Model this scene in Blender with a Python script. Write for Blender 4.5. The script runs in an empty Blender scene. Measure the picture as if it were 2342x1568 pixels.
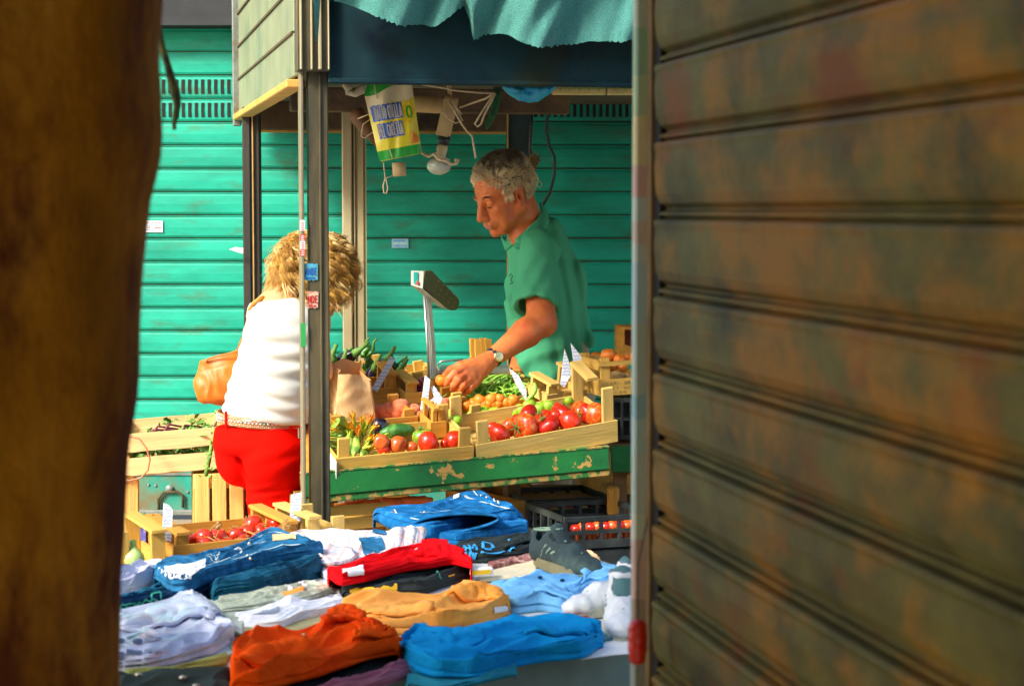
import bpy, bmesh, math, random
import numpy as np
from mathutils import Vector, Matrix, noise
random.seed(7); rng = np.random.default_rng(7)
SC = bpy.context.scene; COL = SC.collection; PI = math.pi
R = math.radians
# ---------------------------------------------------------------- camera
FPX = 4554.0; CX, CY = 1171.0, 784.0; PITCH = math.atan(304/FPX)
CAM = Vector((0, 0, 1.6))
FW = Vector((0, math.cos(PITCH), -math.sin(PITCH))); UPV = Vector((0, math.sin(PITCH), math.cos(PITCH))); RT = Vector((1, 0, 0))
def ray(px, py): return RT*((px-CX)/FPX) + UPV*((CY-py)/FPX) + FW
def P(px, py, Y):
    r = ray(px, py); return CAM + r*(Y/r.y)
def on_plane(px, py, z0, sx=0.0, sy=0.0):
    # plane z = z0 + sx*X + sy*Y
    r = ray(px, py); den = r.z - sx*r.x - sy*r.y
    t = (z0 + sx*CAM.x + sy*CAM.y - CAM.z)/den
    return CAM + r*t
cd = bpy.data.cameras.new('camera'); cam = bpy.data.objects.new('camera', cd); COL.objects.link(cam)
cam.location = CAM; cam.rotation_euler = (PI/2-PITCH, 0, 0)
cd.sensor_width = 36; cd.lens = 70.0; cd.clip_end = 300; cd.clip_start = .05
cd.dof.use_dof = True; cd.dof.focus_distance = 6.1; cd.dof.aperture_fstop = 8.0
SC.camera = cam
# ---------------------------------------------------------------- objects
def tag(o, label=None, cat=None, group=None, kind=None):
    if label: o['label'] = label
    if cat: o['category'] = cat
    if group: o['group'] = group
    if kind: o['kind'] = kind
    return o
def empty(name, loc=(0,0,0), label=None, cat=None, group=None, mat=None):
    o = bpy.data.objects.new(name, None); COL.objects.link(o); o.empty_display_size = .1
    if mat is not None: o.matrix_world = mat
    else: o.location = loc
    return tag(o, label, cat, group)
def link(name, me, m, parent=None, smooth=False):
    o = bpy.data.objects.new(name, me); COL.objects.link(o)
    if m is not None:
        for mm in (m if isinstance(m, (list, tuple)) else [m]): me.materials.append(mm)
    if parent is not None: o.parent = parent
    if smooth: me.shade_smooth()
    return o
def ico_src(sub=2):
    bm = bmesh.new(); bmesh.ops.create_icosphere(bm, subdivisions=sub, radius=1)
    V = [tuple(v.co) for v in bm.verts]; Fs = [tuple(v.index for v in f.verts) for f in bm.faces]; bm.free(); return V, Fs
ICO = {k: ico_src(k) for k in (1, 2, 3)}
class MB:
    """collects shapes into one mesh"""
    def __init__(s): s.v = []; s.f = []; s.mi = []; s.cur = 0
    def add(s, vs, fs):
        n = len(s.v); s.v += [tuple(v) for v in vs]; s.f += [tuple(i+n for i in f) for f in fs]; s.mi += [s.cur]*len(fs); return s
    def box(s, c, size, M=None, bev=0.0):
        hx, hy, hz = [k/2 for k in size]; c = Vector(c)
        b = min(bev, hx*.9, hy*.9, hz*.9)
        if b <= 0:
            vs = [Vector((x, y, z)) for x in (-hx, hx) for y in (-hy, hy) for z in (-hz, hz)]
            fs = [(0,1,3,2), (4,6,7,5), (0,4,5,1), (2,3,7,6), (0,2,6,4), (1,5,7,3)]
        else:
            bm = bmesh.new(); bmesh.ops.create_cube(bm, size=1)
            for v in bm.verts: v.co = Vector((v.co.x*2*hx, v.co.y*2*hy, v.co.z*2*hz))
            bmesh.ops.bevel(bm, geom=bm.edges[:], offset=b, segments=1, affect='EDGES')
            vs = [v.co.copy() for v in bm.verts]; fs = [tuple(v.index for v in f.verts) for f in bm.faces]; bm.free()
        if M is not None: vs = [M @ v for v in vs]
        return s.add([v+c for v in vs], fs)
    def tube(s, pts, r, n=8, caps=True):
        pts = [Vector(p) for p in pts]; rs = list(r) if isinstance(r, (list, tuple)) else [r]*len(pts)
        vs = []; fs = []; nrm = None
        for i, p in enumerate(pts):
            t = (pts[min(i+1, len(pts)-1)] - pts[max(i-1, 0)])
            t = t.normalized() if t.length > 1e-9 else Vector((0,0,1))
            if nrm is None:
                a = Vector((0,0,1)) if abs(t.z) < .9 else Vector((1,0,0)); nrm = t.cross(a).normalized()
            else:
                nrm = (nrm - t*nrm.dot(t)); nrm = nrm.normalized() if nrm.length > 1e-6 else t.orthogonal().normalized()
            b = t.cross(nrm)
            for k in range(n):
                a = 2*PI*k/n; vs.append(p + (nrm*math.cos(a) + b*math.sin(a))*rs[i])
        for i in range(len(pts)-1):
            for k in range(n): fs.append((i*n+k, i*n+(k+1) % n, (i+1)*n+(k+1) % n, (i+1)*n+k))
        if caps: fs.append(tuple(range(n-1, -1, -1))); fs.append(tuple((len(pts)-1)*n+k for k in range(n)))
        return s.add(vs, fs)
    def ball(s, c, r, sub=2, M=None, f=None):
        V, Fs = ICO[sub]; r = Vector((r, r, r)) if isinstance(r, (int, float)) else Vector(r); c = Vector(c); vs = []
        for v in V:
            q = Vector((v[0]*r.x, v[1]*r.y, v[2]*r.z))
            if f: q = f(q)
            if M is not None: q = M @ q
            vs.append(q+c)
        return s.add(vs, Fs)
    def lathe(s, prof, n=20, M=None, c=(0,0,0)):
        c = Vector(c); vs = []; fs = []
        for r, z in prof:
            for k in range(n):
                q = Vector((r*math.cos(2*PI*k/n), r*math.sin(2*PI*k/n), z)); vs.append((M @ q if M is not None else q)+c)
        for i in range(len(prof)-1):
            for k in range(n): fs.append((i*n+k, i*n+(k+1) % n, (i+1)*n+(k+1) % n, (i+1)*n+k))
        if prof[0][0] > 1e-5: fs.append(tuple(range(n-1, -1, -1)))
        if prof[-1][0] > 1e-5: fs.append(tuple((len(prof)-1)*n+k for k in range(n)))
        return s.add(vs, fs)
    def prism(s, poly, d):
        """closed polygon of 3D points extruded by vector d"""
        d = Vector(d); n = len(poly); a = [Vector(p) for p in poly]
        return s.add(a + [p+d for p in a], [tuple(range(n-1, -1, -1)), tuple(range(n, 2*n))] + [(i, (i+1) % n, n+(i+1) % n, n+i) for i in range(n)])
    def grid(s, f, nu, nv):
        vs = [f(i/nu, j/nv) for j in range(nv+1) for i in range(nu+1)]; w = nu+1
        return s.add(vs, [(j*w+i, j*w+i+1, (j+1)*w+i+1, (j+1)*w+i) for j in range(nv) for i in range(nu)])
    def build(s, name, m, parent=None, smooth=False):
        me = bpy.data.meshes.new(name); me.from_pydata(s.v, [], s.f); me.validate(); o = link(name, me, m, parent, smooth)
        if max(s.mi or [0]) > 0 and len(s.mi) == len(me.polygons): me.polygons.foreach_set('material_index', s.mi)
        me.update(); return o
def dup(root, M=None, label=None, group=None):
    c = root.copy(); COL.objects.link(c)
    if M is not None: c.matrix_world = M
    if label: c['label'] = label
    if group: c['group'] = group
    for ch in root.children:
        d = ch.copy(); COL.objects.link(d); d.parent = c
        for g in ch.children: e = g.copy(); COL.objects.link(e); e.parent = d
    return c
def frame(o, x, up=Vector((0,0,1))):
    """matrix with origin o, x along x, y horizontal away"""
    x = Vector(x).normalized(); y = Vector(up).cross(x).normalized(); z = x.cross(y)
    return Matrix.Translation(Vector(o)) @ Matrix((x, y, z)).transposed().to_4x4()
def rot(ax, a): return Matrix.Rotation(a, 4, ax)
# ---------------------------------------------------------------- materials
def nt(m): return m.node_tree.nodes, m.node_tree.links
def mk(name):
    m = bpy.data.materials.new(name); m.use_nodes = True; return m
def mat(name, col, rough=.6, var=.18, scale=12, stretch=(1,1,1), bump=.15, bscale=None, col2=None, c2=(.45,.6), c2scale=None, col3=None, c3=(.6,.7), c3scale=5,
        metal=0, sss=0, spec=.5, coat=0, sheen=0, alpha=1, trans=0, coord='Object', bdist=.004):
    m = mk(name); N, L = nt(m); b = N['Principled BSDF']
    tc = N.new('ShaderNodeTexCoord'); mp = N.new('ShaderNodeMapping'); mp.inputs['Scale'].default_value = stretch
    L.new(tc.outputs[coord], mp.inputs[0])
    def noi(sc, det=6, rg=.6):
        n = N.new('ShaderNodeTexNoise'); n.inputs['Scale'].default_value = sc; n.inputs['Detail'].default_value = det; n.inputs['Roughness'].default_value = rg
        L.new(mp.outputs[0], n.inputs['Vector']); return n
    n1 = noi(scale); hsv = N.new('ShaderNodeMixRGB'); hsv.blend_type = 'MIX'
    c = Vector(col)
    hsv.inputs[1].default_value = (*[max(0, k*(1-var)) for k in c], 1); hsv.inputs[2].default_value = (*[min(1, k*(1+var)) for k in c], 1)
    mr = N.new('ShaderNodeMapRange'); mr.inputs[1].default_value = .3; mr.inputs[2].default_value = .7
    L.new(n1.outputs[0], mr.inputs[0]); L.new(mr.outputs[0], hsv.inputs[0]); out = hsv.outputs[0]
    for cc, rr, sc in ((col2, c2, c2scale or scale*.5), (col3, c3, c3scale)):
        if cc is None: continue
        n2 = noi(sc, 8, .65); m2 = N.new('ShaderNodeMapRange'); m2.inputs[1].default_value, m2.inputs[2].default_value = rr
        mx = N.new('ShaderNodeMixRGB'); mx.inputs[2].default_value = (*cc, 1)
        L.new(n2.outputs[0], m2.inputs[0]); L.new(m2.outputs[0], mx.inputs[0]); L.new(out, mx.inputs[1]); out = mx.outputs[0]
    L.new(out, b.inputs['Base Color'])
    b.inputs['Roughness'].default_value = rough; b.inputs['Metallic'].default_value = metal; b.inputs['Specular IOR Level'].default_value = spec
    if sss: b.inputs['Subsurface Weight'].default_value = sss; b.inputs['Subsurface Radius'].default_value = (.02,.008,.004); b.inputs['Subsurface Scale'].default_value = .4
    if coat: b.inputs['Coat Weight'].default_value = coat; b.inputs['Coat Roughness'].default_value = .15
    if sheen: b.inputs['Sheen Weight'].default_value = sheen
    if trans: b.inputs['Transmission Weight'].default_value = trans
    if alpha < 1: b.inputs['Alpha'].default_value = alpha
    if bump:
        nb = noi(bscale or scale*3, 6, .65); bp = N.new('ShaderNodeBump'); bp.inputs['Strength'].default_value = bump; bp.inputs['Distance'].default_value = bdist
        L.new(nb.outputs[0], bp.inputs['Height']); L.new(bp.outputs[0], b.inputs['Normal'])
    m['out'] = 1
    return m
M = {}
def wood(name, c, rough=.7, ax=0, dirt=(.16,.08,.025)):
    st = [1,1,1]; st[ax] = .06
    return mat(name, c, rough, .26, 60, tuple(st), .5, 160, col2=tuple(k*.55 for k in c), c2=(.48,.72), c2scale=30, col3=dirt, c3=(.60,.78), c3scale=9, spec=.25)
WC = (.62,.37,.075); WC2 = (.57,.27,.04); WC3 = (.66,.44,.12)
for i, c in enumerate((WC, WC2, WC3)):
    M['wx%d' % i] = wood('crate_wood_%d' % i, c, ax=0); M['wz%d' % i] = wood('crate_wood_upright_%d' % i, c, ax=2); M['wy%d' % i] = wood('crate_wood_side_%d' % i, c, ax=1)
M['wdark'] = wood('dark_wood', (.22,.12,.045))
# ---------------------------------------------------------------- signed distance modelling
class Field:
    def __init__(s, lo, hi, h):
        s.h = h; s.lo = np.array(lo, float); s.n = np.ceil((np.array(hi, float)-s.lo)/h).astype(int)+1
        s.ax = [s.lo[i]+h*np.arange(s.n[i]) for i in range(3)]; s.d = np.full(tuple(s.n), .2, np.float32)
    def sl(s, lo, hi):
        i0 = np.clip(np.floor((np.array(lo)-s.lo)/s.h).astype(int), 0, s.n); i1 = np.clip(np.ceil((np.array(hi)-s.lo)/s.h).astype(int)+1, 0, s.n)
        g = np.meshgrid(*[s.ax[k][i0[k]:i1[k]] for k in range(3)], indexing='ij', sparse=True)
        return tuple(slice(i0[k], i1[k]) for k in range(3)), g
    def comb(s, S, d, k, op):
        a = s.d[S]
        if op == 'add':
            if k > 0: hh = np.clip(.5+.5*(a-d)/k, 0, 1); s.d[S] = a*(1-hh)+d*hh-k*hh*(1-hh)
            else: s.d[S] = np.minimum(a, d)
        elif op == 'sub':
            d = -d
            if k > 0: hh = np.clip(.5-.5*(a-d)/k, 0, 1); s.d[S] = a*(1-hh)+d*hh+k*hh*(1-hh)
            else: s.d[S] = np.maximum(a, d)
    def cone(s, a, b, ra, rb, k=.01, op='add', flat=1.0):
        a = np.array(a, float); b = np.array(b, float); pad = max(ra, rb)+k+3*s.h+.01
        S, g = s.sl(np.minimum(a, b)-pad, np.maximum(a, b)+pad)
        ab = b-a; L2 = max(1e-12, ab @ ab)
        t = np.clip(((g[0]-a[0])*ab[0]+(g[1]-a[1])*ab[1]+(g[2]-a[2])*ab[2])/L2, 0, 1)
        dx = g[0]-a[0]-t*ab[0]; dy = g[1]-a[1]-t*ab[1]; dz = g[2]-a[2]-t*ab[2]
        s.comb(S, np.sqrt(dx*dx+dy*dy+dz*dz)-(ra+(rb-ra)*t), k, op)
    def ell(s, c, r, k=.01, op='add', M=None):
        c = np.array(c, float); r = np.array(r, float); pad = r.max()+k+3*s.h+.01
        S, g = s.sl(c-pad, c+pad); x, y, z = g[0]-c[0], g[1]-c[1], g[2]-c[2]
        if M is not None:
            m = np.array(M)[:3, :3]
            x, y, z = x*m[0,0]+y*m[1,0]+z*m[2,0], x*m[0,1]+y*m[1,1]+z*m[2,1], x*m[0,2]+y*m[1,2]+z*m[2,2]
        q = np.sqrt((x/r[0])**2+(y/r[1])**2+(z/r[2])**2)+1e-9; q2 = np.sqrt((x/r[0]**2)**2+(y/r[1]**2)**2+(z/r[2]**2)**2)+1e-9
        s.comb(S, q*(q-1)/q2, k, op)
    def half(s, p, n, k=0):
        """keep only the side of the plane the normal points away from"""
        n = np.array(Vector(n).normalized()); p = np.array(p)
        g = np.meshgrid(*s.ax, indexing='ij', sparse=True)
        d = (g[0]-p[0])*n[0]+(g[1]-p[1])*n[1]+(g[2]-p[2])*n[2]; s.d = np.maximum(s.d, d.astype(np.float32))
    def disp(s, f):
        """add a displacement evaluated near the surface; f(x,y,z)->metres outward"""
        idx = np.argwhere(np.abs(s.d) < .03); p = s.lo+idx*s.h
        s.d[idx[:,0], idx[:,1], idx[:,2]] -= f(p[:,0], p[:,1], p[:,2]).astype(np.float32)
    def mesh(s, name, m, parent=None, smooth_it=1):
        d = s.d; n = d.shape; ins = d < 0
        c = np.zeros((n[0]-1, n[1]-1, n[2]-1), np.int8)
        for i in (0,1):
            for j in (0,1):
                for k in (0,1): c += ins[i:n[0]-1+i, j:n[1]-1+j, k:n[2]-1+k]
        act = (c > 0) & (c < 8); idx = np.argwhere(act); vid = -np.ones(act.shape, np.int64); vid[tuple(idx.T)] = np.arange(len(idx))
        acc = np.zeros((len(idx), 3)); cnt = np.zeros(len(idx))
        E = [((0,0,0),(1,0,0)),((0,1,0),(1,1,0)),((0,0,1),(1,0,1)),((0,1,1),(1,1,1)),((0,0,0),(0,1,0)),((1,0,0),(1,1,0)),((0,0,1),(0,1,1)),((1,0,1),(1,1,1)),((0,0,0),(0,0,1)),((1,0,0),(1,0,1)),((0,1,0),(0,1,1)),((1,1,0),(1,1,1))]
        for a, b in E:
            va = d[tuple((idx+a).T)]; vb = d[tuple((idx+b).T)]; q = (va < 0) != (vb < 0)
            t = np.where(q, va/np.where(np.abs(va-vb) < 1e-12, 1, va-vb), 0)
            acc += (np.array(a)+(np.array(b)-np.array(a))*t[:,None])*q[:,None]; cnt += q
        V = s.lo+(idx+acc/cnt[:,None])*s.h; Fs = []
        for ax in range(3):
            o = [k for k in range(3) if k != ax]
            A = [slice(1, None)]*3; A[ax] = slice(0, n[ax]-1); B = list(A); B[ax] = slice(1, n[ax])
            a = ins[tuple(A)]; b = ins[tuple(B)]; e = np.argwhere(a != b); 
            if not len(e): continue
            e[:, o[0]] += 1; e[:, o[1]] += 1
            ok = (e[:, o[0]] < n[o[0]]-1) & (e[:, o[1]] < n[o[1]]-1); e = e[ok]
            fl = ins[tuple(e.T)]
            def at(p, q):
                w = e.copy(); w[:, o[0]] -= p; w[:, o[1]] -= q; return vid[tuple(w.T)]
            quad = np.stack([at(0,0), at(1,0), at(1,1), at(0,1)], 1)
            sw = fl if ax != 1 else ~fl
            quad[sw] = quad[sw][:, ::-1]; Fs.append(quad)
        F = np.concatenate(Fs); F = F[(F >= 0).all(1)][:, ::-1]
        for _ in range(smooth_it):
            ac = np.zeros_like(V); ct = np.zeros(len(V))
            for i in range(4):
                a = F[:, i]; b = F[:, (i+1) % 4]
                for k in range(3): ac[:, k] += np.bincount(a, V[b, k], len(V)) + np.bincount(b, V[a, k], len(V))
                ct += np.bincount(a, minlength=len(V)) + np.bincount(b, minlength=len(V))
            V = V*.5+.5*ac/np.maximum(ct, 1)[:, None]
        me = bpy.data.meshes.new(name); me.vertices.add(len(V)); me.vertices.foreach_set('co', V.astype(np.float32).ravel())
        me.loops.add(F.size); me.loops.foreach_set('vertex_index', F.astype(np.int32).ravel()); me.polygons.add(len(F))
        me.polygons.foreach_set('loop_start', np.arange(0, F.size, 4, dtype=np.int32)); me.polygons.foreach_set('loop_total', np.full(len(F), 4, np.int32))
        me.update(calc_edges=True); me.validate()
        o = link(name, me, m, parent, True); return o
def sstep(a, b, x):
    t = np.clip((x-a)/(b-a), 0, 1); return t*t*(3-2*t)
_pn = rng.random((3, 3, 3, 3))
def vnoise(x, y, z, seed=0):
    """smooth pseudo noise from summed sines, about -1..1"""
    r = np.random.default_rng(seed); o = np.zeros_like(x)
    for _ in range(7):
        k = r.normal(size=3); k = k/np.linalg.norm(k)*(.6+r.random()*1.1)*PI; ph = r.random()*6.28
        o = o+np.sin(x*k[0]+y*k[1]+z*k[2]+ph+.8*np.sin(x*k[1]-y*k[2]+z*k[0]+ph*2))
    return o/3.5
SUNA, SUNE, EXPO = 47, 37, 1.45
# ---------------------------------------------------------------- ground
gm = mat('street_stone', (.36,.33,.27), .85, .3, 3, bump=.4, bscale=30, col2=(.12,.11,.09), c2=(.5,.62), c2scale=1.2)
g = MB(); g.add([(-60,-60,0),(60,-60,0),(60,60,0),(-60,60,0)], [(0,1,2,3)]); o = g.build('ground', gm); tag(o, kind='structure')
# ---------------------------------------------------------------- roller shutter wall behind the stall
TEAL = (.008,.36,.24)
m_sh = mat('teal_shutter_paint', TEAL, .5, .13, 3, (1,1,3), .25, 220, col2=(.006,.22,.14), c2=(.45,.7), c2scale=2.2, col3=(.07,.12,.045), c3=(.54,.80), c3scale=5, spec=.35)
m_slot = mat('painted_recess_shade', (.012,.012,.01), .9, .1, bump=0)
m_rust = mat('rusty_groove', (.075,.05,.015), .9, .4, 30, bump=.2)
m_greym = mat('dull_grey_metal', (.20,.22,.19), .5, .3, 20, bump=.2, col2=(.16,.10,.04), c2=(.52,.66), c2scale=9, metal=.3)
YW = 7.4; PIT = .0858; X0, X1 = -2.6, 2.0
sh = empty('roller_shutter', (-.3, YW, 0), 'long teal painted metal roller shutter with horizontal slats behind the stall', 'shutter')
def zr(y): return 1.6-(y-480)/FPX*YW
zt = 1.496+PIT*9.0; zb = 1.496-PIT*10
mb = MB(); gv = MB(); nx = 24
for k in range(19):
    z0 = zb+k*PIT
    prof = [(.0, .012), (.0025, .0), (.010, -.0045), (.040, -.0065), (.070, -.0045), (.0785, -.001), (.0800, -.004), (.0828, -.004), (.0835, .010), (PIT, .012)]
    vs = []; fs = []
    for i in range(nx+1):
        x = X0+(X1-X0)*i/nx+.3
        wob = .0012*noise.noise(Vector((x*3, k*1.7, 0)))
        for dz, dy in prof: vs.append((x, dy+wob, z0+dz+.0015*noise.noise(Vector((x*1.2, k*9.1, 4)))))
    n = len(prof)
    for i in range(nx):
        for j in range(n-1): fs.append((i*n+j, (i+1)*n+j, (i+1)*n+j+1, i*n+j+1))
    mb.add(vs, fs)
    gv.box((-.3+.3, .0085, z0+PIT), (X1-X0, .004, .009))
mb.build('slat_curtain', m_sh, sh, False)
gv.build('slat_joint', m_rust, sh)
for k in (15, 16):   # the two vent rows: dark blocks painted in for the shaded openings
    vb = MB()
    z0 = zb+k*PIT+.043
    for i in range(int((X1-X0)/.0241)):
        vb.box((X0+.3+.0241*(i+.5), -.0062, z0), (.0115, .003, .052))
    vb.build('vent_slot_shade_row', m_slot, sh)
mb = MB(); z2 = zb; z3 = zr(1168)
mb.box((0, .0, (zb-.012+zr(1082))/2), (X1-X0, .012, zb-.012-zr(1082))); mb.box((0, -.004, (zr(1088)+z3)/2), (X1-X0, .012, zr(1088)-z3))
m_shd = mat('grimy_teal_panel', (.02,.28,.20), .6, .25, 6, bump=.35, bscale=80, col2=(.16,.14,.07), c2=(.45,.62), c2scale=5, spec=.3)
mb.build('bottom_panel', m_shd, sh)
mb = MB(); mb.box((0, -.012, z3-.008), (X1-X0, .05, .02), bev=.004); mb.box((0, -.006, zr(1085)), (X1-X0, .02, .008)); mb.box((0, -.006, zr(966)-.004), (X1-X0, .022, .014), bev=.003); mb.build('bottom_rail', m_greym, sh)
def hook(p, q): return [P(a, b, YW-.02)-Vector((-.3, YW, 0)) for a, b in p]
mb = MB(); mb.tube(hook([(363,1165),(362,1140),(374,1125),(405,1124),(418,1132),(418,1160)], 0), .005, 8)
mb.build('handle', m_rust, sh, True)
mb = MB(); c = P(388, 1117, YW-.012)-Vector((-.3, YW, 0)); mb.lathe([(0,.0),(.013,0),(.015,-.004),(.015,-.006),(.0,-.006)], 18, Matrix.Rotation(-PI/2, 4, 'X'), c)
for q in ((340,1108),(356,1110),(430,1125),(425,1140)): mb.ball(P(q[0], q[1], YW-.01)-Vector((-.3, YW, 0)), .006, 1)
mb.build('lock', m_greym, sh, True)
mb = MB(); mb.box((0, -.04, zt+.35), (X1-X0, .1, .7), bev=.01); mb.box((0, -.10, zt+.015), (X1-X0, .03, .03))
m_hous = mat('black_housing', (.018,.02,.022), .7, .3, 8, bump=.2); mb.build('shutter_housing', m_hous, sh)
# paper notices on the shutter
m_paper = mat('white_paper', (.80,.80,.76), .8, .06, 30, bump=.1)
m_redink = mat('red_ink', (.65,.05,.04), .7, .1, bump=0); m_blueink = mat('blue_ink', (.08,.22,.62), .7, .15, 60, bump=0); m_cyan = mat('pale_blue_paper', (.28,.60,.75), .8, .1, 40, bump=0)
def sheet(name, x0, y0, x1, y1, Y, m, parent, off, lines):
    a = P(x0, y1, Y); b = P(x1, y0, Y); w, h = b.x-a.x, b.z-a.z; c = (a+b)/2-off
    mb = MB(); mb.box(c, (w, .0012, h)); o = mb.build(name, m, parent)
    for k, (u0, u1, v, t, mm) in enumerate(lines):
        q = MB(); n = max(1, int((u1-u0)*w/.006))
        for i in range(n):
            if random.random() < .16: continue
            uu = u0+(u1-u0)*(i+.5)/n; q.box(c+Vector(((uu-.5)*w, -.0011, (v-.5)*h)), ((u1-u0)*w/n*.8, .0006, t*h*random.uniform(.6,1)))
        if q.v: q.build('print_line', mm, o)
    return o
off = Vector((-.3, YW, 0))
sheet('notice', 325, 505, 372, 531, YW-.0105, m_paper, sh, off, [(.1,.9,.85,.12,m_redink),(.1,.9,.68,.09,m_blueink),(.1,.9,.54,.08,m_blueink),(.08,.4,.38,.12,m_redink),(.6,.92,.38,.12,m_redink),(.1,.9,.22,.07,m_blueink)])
sheet('notice', 896, 546, 934, 567, YW-.0105, m_cyan, sh, off, [(.1,.9,.8,.12,m_blueink),(.1,.9,.5,.14,m_paper),(.1,.9,.22,.12,m_blueink)])
# building around the shutter
m_wall = mat('stained_plaster', (.26,.22,.16), .9, .2, 3, bump=.3, bscale=40)
bw = MB(); bw.box((-5.3, YW+.1, 1.9), (5.38, .3, 3.8)); bw.box((4.7, YW+.1, 1.9), (5.38, .3, 3.8)); bw.box((-.3, YW+.12, 3.5), (4.58, .3, .6)); bw.box((-.3, YW+.08, z3/2-.02), (4.58, .2, z3-.03))
wl = bw.build('building_wall', m_wall)
bw2 = MB(); bw2.box((0, -7.0, 3.6), (18, .4, 7.2)); wl2 = bw2.build('building_wall', mat('warm_bounce_plaster', (.55,.33,.10), .9, .2, 2)); tag(wl2, 'unseen ochre house wall added behind the viewer to warm the ambient light', 'wall'); tag(wl, 'plain plastered building wall that frames the teal shutter', 'wall')  # unseen wall added behind the viewer, ochre for warm bounce light
# ---------------------------------------------------------------- market stall frame, turned 12 degrees
YAW = R(12); FC = P(684, 190, 5.3); FC.z = 0
S0 = Matrix.Translation(FC) @ rot('Z', YAW)
st = empty('stall_frame', label='old grey metal stall frame with boxed roof and slim posts around the vegetable stand', cat='stall', mat=S0)
m_post = mat('olive_brown_metal', (.11,.09,.045), .5, .35, 9, (1,1,.25), .3, 90, col2=(.02,.025,.02), c2=(.45,.62), c2scale=5, col3=(.12,.10,.05), c3=(.62,.75), c3scale=22, metal=.2, spec=.4)
m_alu = mat('weathered_aluminium', (.40,.34,.20), .45, .2, 12, (1,1,.2), .2, 90, col2=(.32,.26,.14), c2=(.55,.72), c2scale=8, metal=.25)
m_panel = mat('faded_green_panel', (.20,.23,.13), .6, .15, 5, bump=.2, bscale=60, col2=(.10,.16,.10), c2=(.5,.7), c2scale=3, col3=(.35,.22,.08), c3=(.66,.8), c3scale=9)
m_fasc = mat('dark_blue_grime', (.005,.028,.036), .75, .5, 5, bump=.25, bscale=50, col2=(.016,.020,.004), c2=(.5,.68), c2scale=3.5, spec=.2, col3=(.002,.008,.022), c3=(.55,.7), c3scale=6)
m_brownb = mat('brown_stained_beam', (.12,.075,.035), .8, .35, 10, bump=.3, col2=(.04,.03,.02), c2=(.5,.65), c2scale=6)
m_warm = mat('orange_wood_edge', (.55,.30,.06), .7, .2, 20, bump=.2)
PW = .076; ZF = 1.943; DEP = 2.0; WID = 2.2
p = MB(); p.box((PW/2+.012, .022, 1.0), (PW-.022, .04, 2.0), bev=.003); pf = p.build('front_post', m_post, st)
p = MB(); p.box((.006, .02, 1.0), (.009, .055, 2.0), bev=.002); p.build('post_edge_strip', mat('worn_strip', (.20,.17,.10), .5, .25, 14, (1,1,.3), .2, metal=.1), pf)
p = MB(); p.box((PW*.72, .0, 1.0), (.005, .008, 1.98), bev=.001); p.build('post_ridge', m_post, pf)
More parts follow.
